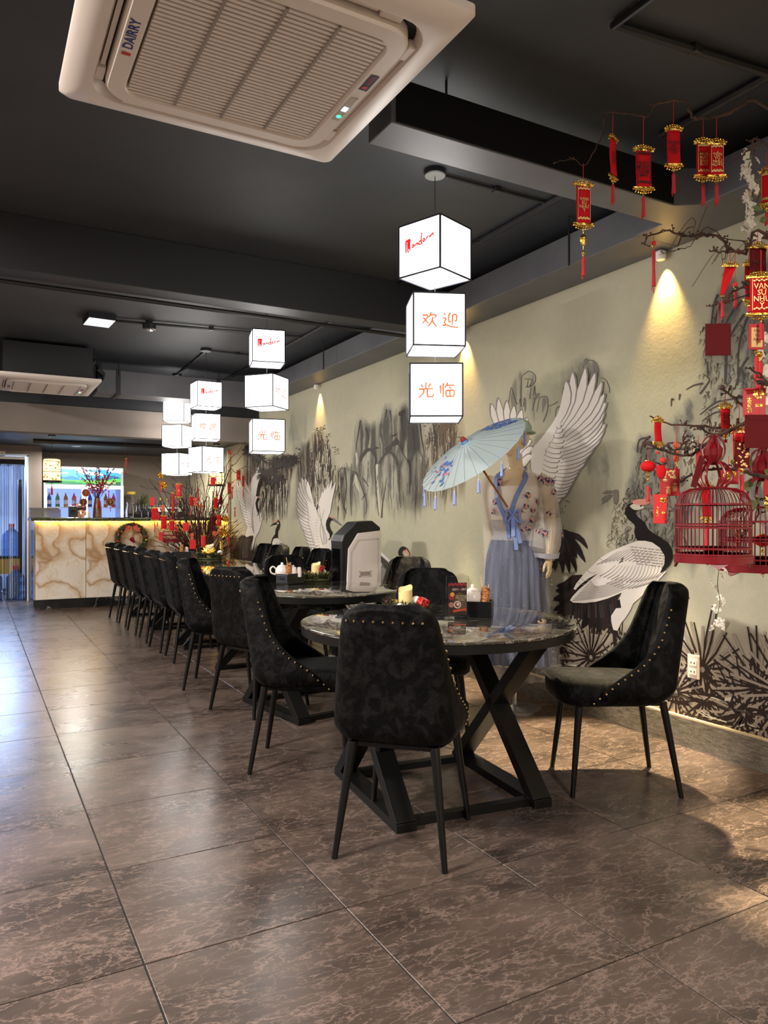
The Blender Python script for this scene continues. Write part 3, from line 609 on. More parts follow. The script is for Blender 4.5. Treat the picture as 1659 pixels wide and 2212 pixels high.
# ---- middle crane with raised wings
def raised(P, L, Lr, R, Rr, body, neck, beak, crown, wl, wr_, n2):
    fan(P, Rr, R, wr_, bend=.05, side=-1, line=1)
    fan(P, Lr, L, wl, bend=.07, side=-1, line=1)
    P.poly(body, 0, True)
    m = len(L)
    for i in range(n2):
        a = along(Lr, .15 + .85 * i / n2); b = along(L, .3 + .7 * i / n2); q = lerp(a, b, .42)
        P.feather(lerp(a, b, -.12), q, wl * .7, 0, .05, -1, 1, 1)
    for k in range(3): P.stroke([lerp(Lr[0], Rr[-1], .1 + .3 * k), lerp(body[len(body) // 2], Lr[len(Lr) // 2], .3 + .2 * k), lerp(body[len(body) // 2], Lr[-1], .5 + .1 * k)], 6, 14, 1)
    P.poly(neck, 2); P.poly(beak, 5); P.poly(crown, 4)
P = Paint(600, 1020, 9.217)
raised(P, [(597, 175), (555, 108), (490, 95), (435, 180), (400, 285), (383, 400), (373, 495), (378, 600), (370, 710), (385, 800), (400, 890), (430, 980), (470, 1080), (500, 1150), (520, 1230), (550, 1310), (570, 1390), (600, 1460), (640, 1500)],
       [(680, 560), (740, 760), (780, 900), (750, 1050), (770, 1200), (790, 1330), (830, 1480)],
       [(835, 680), (860, 480), (900, 370), (955, 290), (1020, 205), (1095, 140), (1165, 180)], [(835, 860), (870, 900), (950, 880), (1020, 830)],
       [(800, 850), (870, 880), (1020, 800), (1000, 900), (960, 1010), (985, 1160), (1040, 1250), (1060, 1380), (1060, 1560), (980, 1740), (870, 1760), (840, 1500), (770, 1300), (745, 1100)],
       [(1035, 885), (975, 950), (955, 1040), (970, 1140), (1028, 1235), (1036, 1300), (1000, 1358), (1040, 1345), (1062, 1270), (1092, 1200), (1045, 1130), (1024, 1040), (1050, 965), (1095, 952), (1112, 908)],
       [(1095, 918), (1120, 910), (1190, 970), (1275, 1057), (1250, 1062), (1100, 966)], [(1035, 882), (1070, 874), (1112, 905), (1092, 928), (1040, 900)], 95, 70, 14)
for i in range(9): P.stroke([(880 + 8 * i, 1080 + 38 * i), (900 + 10 * i, 1110 + 36 * i)], 8, 12, 1, 1)
P.build('painted_crane', 'white crane with raised wings painted above the black wall chairs')
P = Paint(500, 1000, 10.06)
raised(P, [(280, 390), (240, 250), (205, 210), (130, 330), (105, 400), (108, 500), (112, 600), (130, 710), (170, 850), (190, 950), (205, 1030), (225, 1100), (245, 1180), (270, 1260), (300, 1330), (330, 1390), (335, 1480)],
       [(400, 640), (420, 740), (400, 900), (400, 1050), (430, 1250), (450, 1420)],
       [(430, 600), (475, 280), (510, 230), (560, 150), (605, 70), (662, 112)], [(430, 780), (500, 800), (560, 740)],
       [(420, 720), (480, 740), (565, 720), (525, 900), (560, 1090), (600, 1045), (655, 1130), (660, 1250), (600, 1480), (520, 1620), (495, 1750), (442, 1920), (420, 1850), (460, 1700), (470, 1580), (330, 1610), (300, 1570), (400, 1200)],
       [(590, 730), (540, 800), (518, 885), (545, 1000), (582, 1090), (553, 1156), (590, 1130), (615, 1050), (570, 960), (565, 860), (612, 770)],
       [(608, 770), (640, 772), (718, 872), (650, 832)], [(575, 735), (600, 720), (618, 745), (612, 768), (585, 762)], 70, 60, 12)
P.poly([(290, 1570), (330, 1620), (400, 1582), (470, 1580), (450, 1700), (415, 1830), (420, 1920), (450, 1990), (520, 2080), (480, 2140), (150, 2090), (20, 2060), (90, 1820), (180, 1600)], 3)
for i in range(40):
    x = random.uniform(60, 460); P.stroke([(x * .5 + 190, 1650), (x, 1850), (x + random.uniform(-30, 30), 2060)], 5, 9, random.choice((2, 6)))
for i in range(34):
    a = random.uniform(-.9, .5); x = random.choice((60, 200, 480)); P.stroke([(x, 2000), (x + 260 * sin(a), 2000 - 330 * cos(a) * random.uniform(.6, 1))], 12, 3, 3, 1)
P.build('painted_crane', 'white crane with raised wings painted farthest left beside the twig tree')
P = Paint(500, 1000, 10.06)
P.poly([(1000, 1225), (1040, 1260), (1056, 1340), (1042, 1420), (1003, 1500), (1006, 1650), (940, 1650), (900, 1730), (882, 1870), (855, 1740), (888, 1630), (950, 1540), (958, 1440), (1000, 1350), (960, 1335), (985, 1290)], 2)
P.poly([(955, 1288), (900, 1320), (825, 1382), (900, 1350), (970, 1332)], 3); P.poly([(985, 1310), (1020, 1280), (1030, 1320), (1000, 1340)], 7)
P.poly([(948, 1255), (975, 1225), (1005, 1235), (1000, 1270), (962, 1302)], 4)
P.poly([(885, 1720), (920, 1645), (1000, 1632), (1080, 1712), (1190, 1850), (1200, 2000), (880, 2000)], 0)
for i in range(26): 
    x = random.uniform(910, 1120); P.stroke([(x, max(1665, 1500 + x * .2) + random.uniform(0, 130)), (x + 26, max(1675, 1510 + x * .2) + random.uniform(0, 130))], 10, 4, 5, 1)
P.build('painted_crane', 'small crane with a bent black neck painted above the chairs')
P = Paint(480, 880, 3.95)
P.poly([(1305, 1205), (1380, 1250), (1450, 1320), (1512, 1400), (1500, 1500), (1400, 1520), (1300, 1400)], 0)
for i in range(13): P.stroke([(1310 + 10 * i, 1225 + 9 * i), (1350 + 9 * i, 1300 + 10 * i), (1350 + 9 * i + 20, 1360 + 10 * i)], 9, 3, 6)
P.stroke([(1590, 1250), (1565, 1208), (1535, 1202), (1515, 1240), (1535, 1290), (1520, 1340), (1505, 1420)], 22, 38, 3)
P.poly([(1570, 1205), (1600, 1250), (1590, 1275), (1560, 1230)], 4)
P.build('painted_crane', 'half-hidden crane with a striped white wing painted right of the white cabinet')

# ---- pine needles, palm bushes and brushwood
P = Paint(480, 880, 3.95)
random.seed(21)
for (x, y, r) in ((450, 470, 95), (540, 465, 100), (320, 440, 80), (250, 320, 70), (390, 640, 90), (430, 560, 90), (350, 560, 80), (480, 620, 80), (610, 440, 70), (215, 370, 60)):
    for q in range(44):
        a = random.uniform(0, 2 * PI); l = r * random.uniform(.6, 1); P.stroke([(x, y), (x + l * .6 * cos(a), y + l * .55 * sin(a)), (x + l * cos(a), y + l * sin(a) * .9 + 8)], 7, 2, 3, 2)
P.stroke([(640, 470), (560, 490), (440, 520), (330, 620), (300, 760)], 14, 26, 3)
for q in range(90):
    x = random.uniform(320, 560); y = random.uniform(620, 860); P.stroke([(x, y), (x + random.uniform(-10, 10), y + 50), (x + random.uniform(-6, 6), y + random.uniform(80, 150))], 6, 2, random.choice((3, 6, 7)))
P.build('painted_pine')
P = Paint(); P.x = 3.2763
random.seed(5)
def palm(y, z, r, n=26, a0=0, a1=2 * PI, mi=3, wd=.013):
    for i in range(n):
        a = a0 + (a1 - a0) * (i + random.uniform(-.3, .3)) / n; l = r * random.uniform(.8, 1.15)
        P.x -= .000001; q = a + PI / n
        V, F = stroke2([(y + .05 * r * cos(q), z + .05 * r * sin(q)), (y + l * .5 * cos(q), z + l * .5 * sin(q)), (y + l * .93 * cos(q), z + l * .93 * sin(q))], .010, .016 * r / .3); P.b.add([(P.x + .00002, u, v) for u, v in V], F, 8)
        d = random.uniform(-.14, .14)
        V, F = stroke2([(y + .015 * cos(a), z + .015 * sin(a)), (y + l * .5 * cos(a + d * .3), z + l * .5 * sin(a + d * .3)), (y + l * cos(a + d), z + l * sin(a + d))], wd, wd * .6)
        P.b.add([(P.x, u, v) for u, v in V], F, mi)
for px, py, r in ((1518, 1446, .30), (1525, 1511, .24), (1459, 1495, .20), (1609, 1541, .27), (1640, 1486, .26), (1212, 1387, .27), (1170, 1407, .24), (1277, 1420, .28), (1161, 1456, .24), (1340, 1455, .22), (1700, 1500, .28), (1110, 1420, .22)):
    p = atx(px, py); palm(p.y, p.z, r, int(13 + r * 30))
for k in range(110):
    y = random.uniform(1.3, 4.6); z = random.uniform(.165, .34); l = random.uniform(.05, .22); a = random.uniform(-.5, .5)
    P.x -= .000001; V, F = stroke2(curve2([(y, z), (y + l * .5, z + .02 * random.uniform(-1, 1)), (y + l * cos(a), max(.162, z + l * .4 * sin(a)))], 3), random.uniform(.006, .022), .004)
    P.b.add([(P.x, u, v) for u, v in V], F, random.choice((3, 3, 6, 7)))
for k in range(60):
    y = random.uniform(1.3, 4.6); z = random.uniform(.17, .3); l = random.uniform(.06, .16); a = random.uniform(.3, 2.8)
    P.x -= .000001; V, F = stroke2([(y, z), (y + l * cos(a) * .6, z + l * sin(a) * .6), (y + l * cos(a), z + l * sin(a))], .016, .005); P.b.add([(P.x, u, v) for u, v in V], F, 3)
for y0, z0 in ((2.1, .56), (1.9, .5), (3.15, .62), (3.3, .6)):
    for k in range(16):
        a = PI / 2 + random.uniform(-.5, .5); l = random.uniform(.08, .2); P.x -= .000001
        V, F = stroke2([(y0 + .06 * random.uniform(-1, 1), z0 - .1), (y0 + l * cos(a), z0 - .1 + l * sin(a))], .006, .002); P.b.add([(P.x, u, v) for u, v in V], F, 3)
P.build('painted_palm_bush')
# ================================================================== dining chairs
def chair_mesh():
    # local frame: the sitter faces +y; origin on the floor under the seat's centre
    def hw(v): return .228 - .028 * v - .040 * v * v          # half width of the shell
    def by(v): return -.215 - .075 * v - .02 * v * v           # y of the back's outer face
    def wing(v): return float(np.interp(v, [0, .08, .16, .24, .32, .42, .55, .75, 1], [.275, .27, .245, .19, .135, .09, .062, .045, .03]))
    z0, z1 = .395, .890; R = .07; NA = 6; VS = [0, .06, .12, .18, .24, .31, .38, .46, .55, .64, .73, .81, .87, .915, .95, .975, .99, 1.0]; NV = len(VS) - 1
    outer = []; inner = []
    for i in range(NV + 1):
        v = VS[i]; z = z0 + (z1 - z0) * v; W = hw(v); B = by(v)
        tuck = .03 * max(0, .12 - v) / .12; W2 = W - tuck; B2 = B + tuck * 1.2
        top = max(0, v - .90) / .10
        W2 -= .045 * (1 - math.sqrt(max(0, 1 - top ** 2)))
        L = wing(v)
        r = min(R, W2 * .9)
        path = []
        path += [(-W2, B2 + r + L * q) for q in (1, .66, .33)]
        path += [(-W2 + r - r * cos(a), B2 + r - r * sin(a)) for a in [PI / 2 * k / NA for k in range(NA + 1)]]
        path += [(-W2 + r + (2 * W2 - 2 * r) * k / 10, B2) for k in range(1, 10)]
        path += [(W2 - r + r * sin(a), B2 + r - r * cos(a)) for a in [PI / 2 * k / NA for k in range(NA + 1)]]
        path += [(W2, B2 + r + L * q) for q in (.33, .66, 1)]
        n = len(path); outer.append([(x, y, z) for x, y in path]); th = .052 - .014 * top
        row = []
        for j, (x, y) in enumerate(path):
            a = path[max(j - 1, 0)]; b = path[min(j + 1, n - 1)]; dx, dy = b[0] - a[0], b[1] - a[1]; l = math.hypot(dx, dy) or 1
            nx, ny = -dy / l, dx / l
            t = th * (.72 if j < 3 or j > n - 4 else 1)
            u = x / max(W2, .01)
            if 9 <= j <= n - 10 or True:
                ch = abs(cos(PI * 2 * (u + 1) / 2 * 1.0 * 2 / 1)) if abs(u) < .95 and y < B2 + .06 else .6
                t += .012 * (abs(sin(PI * 2 * (u * .5 + .5))) ** .6 - .6) if y < B2 + .05 else 0
            row.append((x + nx * t, y + ny * t, z + .012 * top))
        inner.append(row)
    b = MB(); n = len(outer[0]); Q = []
    ring = [o + i[::-1] for o, i in zip(outer, inner)]
    b.grid(ring, 0, True)
    m = len(ring[0]); k = len(b.v)
    crown = []
    o, i = outer[-1], inner[-1]
    # rounded top rim
    V = [((o[j][0] + i[j][0]) / 2, (o[j][1] + i[j][1]) / 2, z1 + .020) for j in range(n)]
    b.v += V; T = NV * m
    for j in range(n - 1):
        b.f.append((T + j, T + j + 1, k + j + 1, k + j)); b.m.append(0)
        b.f.append((k + j, k + j + 1, T + m - 2 - j, T + m - 1 - j)); b.m.append(0)
    b.f.append((T, k, T + m - 1)); b.m.append(0); b.f.append((T + n - 1, T + n, k + n - 1)); b.m.append(0)
    b.f.append(tuple(range(m - 1, -1, -1))); b.m.append(0)
    nails = MB(); edge = []
    def nail(p, nrm):
        p = Vector(p); nails.ball(p + Vector(nrm) * .001, .0052, 6, 4)
    for s in (0, -1):
        line = [Vector(outer[r_][s]) + Vector((0, -.016, 0)) for r_ in range(0, NV - 3)]; L_ = [0]
        for a, c in zip(line, line[1:]): L_.append(L_[-1] + (c - a).length)
        for q in range(int(L_[-1] / .034)):
            d = .012 + q * .034
            for i in range(len(line) - 1):
                if L_[i] <= d <= L_[i + 1]: nail(line[i].lerp(line[i + 1], (d - L_[i]) / (L_[i + 1] - L_[i])), (-1 if s == 0 else 1, 0, 0)); break
    rr = outer[NV - 4]
    for q in range(9):
        j = 7 + q * (n - 15) / 8; j0 = int(j); a = Vector(rr[j0]).lerp(Vector(rr[min(j0 + 1, n - 1)]), j - j0)
        nail(a + Vector((0, .001, 0)), (0, -1, 0))
    return b, nails
_b, _n = chair_mesh()
chair_shell = _b.mesh('backrest', M['velvet'], True, 60); chair_nail = _n.mesh('nail_trim', M['brass'], True)
_s = MB()
P_ = []
for i, z in enumerate((.385, .40, .43, .465, .485, .492)):
    k = (.90, .985, 1.0, 1.0, .95, .62)[i]; row = []
    for q in range(28):
        a = 2 * PI * q / 28; cx_, cy_ = abs(cos(a)) ** .42 * (1 if cos(a) > 0 else -1), abs(sin(a)) ** .42 * (1 if sin(a) > 0 else -1)
        row.append((cx_ * .198 * k * (1 + .10 * max(0, cy_)), .055 + cy_ * .232 * k, z + (.004 * cos(cx_ * 3) if i > 3 else 0)))
    P_.append(row)
_s.grid(P_, 0, True); _s.f.append(tuple(range(27, -1, -1))); _s.m.append(0); _s.f.append(tuple(5 * 28 + q for q in range(28))); _s.m.append(0)
chair_seat = _s.mesh('seat', M['velvet'], True, 70)
chair_legs = []
for sx in (-1, 1):
    for sy in (-1, 1):
        a = Vector((.150 * sx, .17 * sy + (.02 if sy > 0 else 0), .40)); e = Vector((.198 * sx, .233 * sy, 0))
        chair_legs.append(MB().tube([e, a], [.0105, .0175], 10).mesh('leg', M['chair_leg'], True))
chair_frame = MB().box(-.16, -.17, .384, .16, .19, .40).mesh('seat_frame', M['chair_leg'])
chair0 = None
def place_chair(x, y, facing, label, group=None):
    """facing: direction the sitter looks, degrees from +x"""
    global chair0
    rz = rad(facing - 90)
    if chair0 is None:
        chair0 = thing('dining_chair', label, 'chair', (x, y, 0), rz, group)
        part('backrest', chair_shell, chair0); part('seat', chair_seat, chair0); part('seat_frame', chair_frame, chair0)
        nt = part('nail_trim', chair_nail, chair0); nt['kind'] = 'stuff'; nt['label'] = 'row of small brass nailheads'
        for lm in chair_legs: part('leg', lm, chair0)
        for ch in chair0.children:
            if ch.name.startswith('backrest'):
                mm = ch.modifiers.new('sub', 'SUBSURF'); mm.levels = 1; mm.render_levels = 1
        c = chair0
    else:
        c = dup(chair0, label, (x, y, 0), rz)
        if group: c['group'] = group
    return c
place_chair(1.416, 2.40, 45, 'black velvet chair nearest the camera with its back turned', 'chairs at the front round table')
place_chair(2.546, 2.456, 150.7, 'black velvet chair on the right by the wall, pulled away from the round table', 'chairs at the front round table')
place_chair(1.43, 3.39, -32, 'black velvet chair left of the front round table, seen half from inside', 'chairs at the front round table')
place_chair(2.19, 3.45, 240, 'black velvet chair behind the front round table, facing the camera', 'chairs at the front round table')
place_chair(1.585, 4.50, 24, 'black velvet chair left of the second round table with broad nailed back', 'chairs at the second round table')
place_chair(2.70, 4.70, 215, 'greyish black velvet chair beyond the second round table beside the white cabinet', 'chairs at the second round table')
place_chair(2.13, 5.27, 268, 'black velvet chair facing the camera behind the tea set of the second table', 'chairs at the second round table')
place_chair(1.57, 5.26, -27, 'black velvet chair at the front left corner of the long table, turned toward the room', 'left row of chairs at the long table')
LR = [(6.36, 'second'), (6.91, 'third'), (7.50, 'fourth'), (8.04, 'fifth'), (8.66, 'sixth'), (9.22, 'seventh and last')]
for i, (y, s) in enumerate(LR):
    place_chair(1.68 - .012 * (i % 2), y, (-3, 2, -2, 1, 0, 3)[i], 'black velvet chair, %s from the front in the left row of the long table' % s if i < 5 else 'black velvet chair nearest the counter in the left row of the long table', 'left row of chairs at the long table')
for i, (y, s) in enumerate([(5.95, 'half hidden by the white cabinet'), (6.47, 'second from the white cabinet'), (7.0, 'third from the white cabinet'), (7.56, 'fourth from the white cabinet'), (8.05, 'farthest from the white cabinet')]):
    place_chair(2.66, y, (178, 184, 176, 186, 180)[i], 'black velvet chair along the mural wall, ' + s, 'right row of chairs at the long table')

# ================================================================== tables
def xleg(b, x, y0, y1, z1=.71, w=.075, t=.03):
    b.bar((x, y0, .03), (x, y1, z1), t, w, up=(1, 0, 0)); b.bar((x, y1, .03), (x, y0, z1), t, w, up=(1, 0, 0))
def round_table(c, r, rz, label):
    t = thing('round_table', label, 'table', (c[0], c[1], 0), rz)
    b = MB(); b.lathe([(r - .012, .735), (r - .002, .737), (r, .741), (r - .002, .746), (r - .01, .748)], 72); b.build('table_top', M['table_top'], t, True)
    b = MB(); b.lathe([(r - .03, .70), (r - .006, .702), (r - .004, .735), (r - .02, .736)], 72); b.build('edge_band', M['black_metal'], t, True)
    for s in (-1, 1):
        b = MB(); b.bar((s * .31, -.36, .0175), (s * .31, .36, .0175), .085, .035); b.build('foot_rail', M['black_metal'], t, bevel=.002)
        b = MB(); b.bar((s * .31, -.335, .02), (s * .31, .335, .69), .05, .084, up=(1, 0, 0)); b.build('leg', M['black_metal'], t, bevel=.002)
        b = MB(); b.bar((s * .309, .335, .02), (s * .309, -.335, .69), .05, .082, up=(1, 0, 0)); b.build('leg', M['black_metal'], t, bevel=.002)
    for k in (-.30, .30): MB().box(-.27, k - .02, .0, .27, k + .02, .03).build('crossbar', M['black_metal'], t)
    MB().box(-.35, -.37, .675, .35, .37, .70).build('top_frame', M['black_metal'], t)
    return t
T1 = (1.79, 2.76); T2 = (1.935, 4.385)
round_table(T1, .60, rad(-6), 'round marble-look table in front with a black crossed-leg base')
round_table(T2, .52, rad(8), 'round marble-look table behind the front one, holding a tea set')
for i, (y0, s) in enumerate(((5.63, 'nearest the camera'), (6.94, 'in the middle of the long row'), (8.25, 'nearest the counter'))):
    t = thing('rectangular_table', 'black rectangular marble-topped table, ' + s, 'table', (2.03, y0 + .65, 0), 0, 'tables joined into the long table')
    MB().box(-.41, -.652, .735, .41, .652, .75).build('table_top', M['table_top'], t, bevel=.003)
    MB().box(-.40, -.645, .69, .40, .645, .7345).build('apron', M['black_metal'], t, bevel=.003)
    for s in (-1, 1):
        for k in (-1, 1):
            b = MB(); b.bar((-.34 * k, s * .52, .02), (.34 * k, s * .52, .69), .06, .03, up=(0, 1, 0)); b.build('leg', M['black_metal'], t)
        MB().box(-.36, s * .52 - .03, 0, .36, s * .52 + .03, .03).build('foot_rail', M['black_metal'], t)
# ================================================================== pendant lamps of three lit paper cubes
STROKES = {
 '欢': [[(8, 72), (40, 73), (34, 52), (8, 22)], [(14, 60), (30, 42), (46, 24)], [(62, 93), (56, 76), (46, 60)], [(58, 75), (92, 76), (82, 57)], [(71, 64), (67, 40), (42, 6)], [(70, 42), (82, 20), (98, 6)]],
 '迎': [[(12, 88), (22, 76)], [(4, 58), (24, 58), (14, 32), (26, 24)], [(2, 14), (30, 18), (56, 8), (98, 6)], [(56, 90), (42, 80), (42, 36), (56, 46)], [(64, 80), (88, 80), (86, 42), (78, 48)], [(64, 80), (63, 20)]],
 '光': [[(50, 97), (50, 58)], [(22, 84), (34, 66)], [(80, 90), (64, 66)], [(6, 54), (50, 58), (94, 58)], [(38, 54), (34, 30), (6, 4)], [(60, 54), (60, 16), (72, 10), (92, 12), (93, 30)]],
 '临': [[(10, 80), (10, 28)], [(26, 93), (26, 4)], [(54, 95), (44, 76), (34, 62)], [(48, 78), (94, 80)], [(62, 70), (74, 58)], [(42, 46), (44, 10)], [(42, 46), (90, 48), (88, 10)], [(66, 46), (66, 12)], [(44, 12), (88, 12)]],
 'Mandarin': [[(8, 88), (40, 92), (58, 88)], [(14, 88), (15, 40), (13, 4)], [(34, 88), (32, 40), (36, -4)], [(52, 88), (50, 52), (54, 8)], [(40, 86), (43, 52), (42, 24)],
              [(92, 40), (78, 42), (74, 28), (86, 24), (92, 38), (96, 24)], [(108, 42), (106, 22)], [(107, 34), (118, 44), (124, 40), (124, 24)],
              [(156, 46), (140, 46), (136, 30), (148, 22), (160, 36)], [(164, 104), (158, 60), (166, 14)], [(192, 50), (178, 52), (174, 38), (186, 32), (192, 46), (198, 34)],
              [(208, 54), (207, 36)], [(208, 48), (218, 58), (226, 54)], [(236, 60), (235, 42)], [(237, 74), (239, 78)], [(248, 62), (247, 44)], [(248, 54), (260, 66), (266, 60), (268, 44)]]}
def glyph(b, ch, x, y, h, wd, mi=0, shear=0):
    for st in STROKES[ch]:
        pts = curve2([(p[0] / 100 * h, p[1] / 100 * h) for p in st], 3)
        w0, w1 = wd, wd * .72
        if ch == 'Mandarin' and st[0][1] > 84 and st[0][0] < 60: w0, w1 = wd * 1.35, wd * .9
        V, F = stroke2(pts, w0, w1); b.add([(x + u, 0, y + v + shear * u) for u, v in V], F, mi)
CUBE = .25; FW_ = .0075
def cube(parent, c, ang, texts):
    """ang: world direction of the face that carries texts[0]; one lit shade with a black wire frame"""
    e = bpy.data.objects.new('lantern_cube', bpy.data.meshes.new('x')); 
    h = CUBE / 2
    sh = MB().box(-h, -h, -h, h, h, h).build('paper_shade', M['shade'], parent); sh.location = c; sh.rotation_euler = (0, 0, rad(ang + 90))
    bpy.data.objects.remove(e)
    f = MB(); q = h + .0005
    for a in (-1, 1):
        for b_ in (-1, 1):
            f.bar((-q, a * q, b_ * q), (q, a * q, b_ * q), FW_, FW_); f.bar((a * q, -q, b_ * q), (a * q, q, b_ * q), FW_, FW_); f.bar((a * q, b_ * q, -q), (a * q, b_ * q, q), FW_, FW_)
    f.build('wire_frame', M['frame'], sh)
    if texts:
        for k in range(4):
            if k % 2: continue
            b = MB(); s = texts
            if s == 'Mandarin': glyph(b, s, -.092, -.015, .066, .0092, 0, .10)
            else:
                glyph(b, s[0], -.090, -.042, .080, .0095); glyph(b, s[1], .012, -.042, .080, .0095)
            o = b.build('printed_characters' if s != 'Mandarin' else 'printed_name', M['red_print'] if s == 'Mandarin' else M['orange_print'], sh)
            o.rotation_euler = (0, 0, PI / 2 * k); o.location = (Vector((0, -h - .0012, 0)) @ Matrix.Rotation(-PI / 2 * k, 3, 'Z'))
def pendant(x, y, zs, angs, label):
    t = thing('pendant_lamp', label, 'lamp', (x, y, 2.92), 0, 'pendant lamps of three lit paper cubes')
    b = MB().lathe([(.052, -.028), (.055, -.026), (.055, 0), (.0, 0)], 24); b.build('ceiling_rose', M['pipe'], t, True)
    MB().lathe([(0, -.031), (.05, -.030), (.052, -.027)], 24).build('rose_cap', mat('worn_silver_cap', (120, 120, 118), .4), t, True)
    MB().tube([(0, 0, -.03), (0, 0, zs[-1] - 2.92 + .12)], .0022, 6).build('cable', M['pipe'], t)
    for z, a, tx in zip(zs, angs, ('Mandarin', '欢迎', '光临')): cube(t, (0, 0, z - 2.92), a, tx)
pendant(2.0, 3.10, (2.507, 2.150, 1.812), (200, 247, 240), 'pendant lamp of three lit cubes nearest the camera, over the front round table')
pendant(2.05, 5.65, (2.545, 2.195, 1.845), (257, 310, 257), 'second pendant lamp of three lit cubes from the camera')
pendant(2.07, 7.50, (2.44, 2.115, 1.785), (271, 262, 287), 'third pendant lamp of three lit cubes, just right of the last one')
pendant(2.13, 8.99, (2.47, 2.17, 1.835), (329, 319, 309), 'farthest and leftmost pendant lamp of three lit cubes')

# ================================================================== ceiling cassettes
def rrect(h, r, n=6):
    P = []
    for (cx_, cy_, a0) in ((h - r, h - r, 0), (-h + r, h - r, PI / 2), (-h + r, -h + r, PI), (h - r, -h + r, 1.5 * PI)):
        P += [(cx_ + r * cos(a0 + PI / 2 * k / n), cy_ + r * sin(a0 + PI / 2 * k / n)) for k in range(n + 1)]
    return P
def loopgrid(b, loops, mi=0):
    b.grid([[(x, y, z) for (x, y) in P] for P, z in loops], mi, True)
def cassette(x, y, label, near):
    t = thing('ceiling_air_conditioner', label, 'air conditioner', (x, y, 2.525))
    MB().box(-.40, -.40, .045, .40, .40, .36).build('body', M['dark_beam'], t)
    if near is False:
        for sx in (-1, 1):
            for sy in (-1, 1): MB().tube([(sx * .43, sy * .3, .06), (sx * .43, sy * .3, .393)], .006).build('hanger_rod', M['pipe'], t)
        MB().tube(curve2([(.42, .1, .1), (.52, .1, .12), (.53, .1, .25), (.50, .1, .33), (.46, .1, .30), (.45, .1, .16)], 5), .032, 8).build('drain_hose', M['pipe'], t, True)
    b = MB()                                                 # outer fascia: a frame that drops towards its inner edge
    loopgrid(b, [(rrect(.475, .02), .05), (rrect(.475, .02), .028), (rrect(.462, .03), .012), (rrect(.41, .07), .0), (rrect(.395, .10), .0), (rrect(.382, .10), .03)])
    b.build('fascia', M['white_plastic'], t, True, angle=35)
    MB().box(-.41, -.41, .03, .41, .41, .046).build('inner_tray', M['vent_dark'], t)
    b = MB()
    loopgrid(b, [(rrect(.362, .09), .03), (rrect(.362, .09), -.004), (rrect(.355, .085), -.012), (rrect(.310, .055), -.014), (rrect(.304, .05), -.006), (rrect(.300, .045), .004)])
    b.build('intake_frame', M['white_plastic'], t, True, angle=35)
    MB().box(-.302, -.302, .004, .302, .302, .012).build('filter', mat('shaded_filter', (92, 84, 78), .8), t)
    b = MB()
    for i in range(34):
        yy = -.290 + i * .580 / 33; b.box(-.296, yy - .0054, -.009, .296, yy + .0052, .0035)
    b.build('grille', M['white_plastic'], t, kind='stuff')
    for i in range(3):
        xx = -.15 + .15 * i; MB().box(xx - .004, -.298, -.0125, xx + .004, .298, -.002).build('rib', mat('grey_rib', (150, 140, 130), .5), t)
    for k in range(4):                                       # outlet flap and corner blocks on each side
        a = PI / 2 * k; R = Matrix.Rotation(a, 3, 'Z')
        f = MB(); f.box(-.225, -.384, .012, .225, -.370, .017); o = f.build('outlet_flap', M['white_plastic'], t, bevel=.002); o.rotation_euler = (0, 0, a)
        
        for sx in (-.2625, .2625): o = MB().box(sx - .0325, -.392, .004, sx + .0325, -.366, .03).build('outlet_end', M['white_plastic'], t, bevel=.004); o.rotation_euler = (0, 0, a)
    lg = text_mesh('logo', 'DAIRRY', .04, M['logo_blue'], t, (-.333, .0, -.0135), (PI, 0, -PI / 2), bold=.0012)
    b = MB(); b.add([(-.346, .086, -.0138), (-.321, .086, -.0138), (-.321, .101, -.0138), (-.346, .101, -.0138)], [(0, 1, 2, 3)]); b.build('logo_mark', M['logo_red'], t)
    b = MB(); b.box(.320, -.02, -.0155, .346, .125, -.0125); b.build('display_strip', mat('grey_display_strip', (196, 186, 178), .3), t, bevel=.002)
    for (y0, y1, m_, n_) in ((.038, .062, 'led_blue', 'digits'), (.09, .104, 'led_green', 'indicator')):
        b = MB()
        if n_ == 'digits':
            for q in range(2):
                yy = y0 + .013 * q
                for s in (0, 1):
                    b.box(.324 + .009 * s, yy, -.0165, .331 + .009 * s, yy + .002, -.0155); b.box(.324 + .009 * s, yy + .008, -.0165, .331 + .009 * s, yy + .010, -.0155)
                b.box(.326, yy, -.0165, .328, yy + .01, -.0155); b.box(.326, yy, -.0165, .328, yy + .01, -.0155)
        else: b.lathe([(0, -.0165), (.008, -.0165), (.008, -.0155)], 12, (.333, .097, 0))
        b.build(n_, M[m_], t)
    s = MB().box(.320, -.155, -.0145, .348, -.07, -.0135); s.build('sticker', mat('dark_blue_sticker', (40, 30, 70), .35), t)
    b = MB(); b.lathe([(.005, -.0150), (.009, -.0150), (.009, -.0146), (.005, -.0146)], 16, (.334, -.086, 0)); b.box(.327, -.148, -.015, .329, -.105, -.0146); b.box(.333, -.148, -.015, .336, -.105, -.0146); b.build('sticker_print', M['logo_red'], t)
    return t
cassette(.710, 2.098, 'large white ceiling air conditioner cassette at the top of the photo', True)
cassette(.64, 8.30, 'white ceiling air conditioner with black body hanging far off at the left', False)

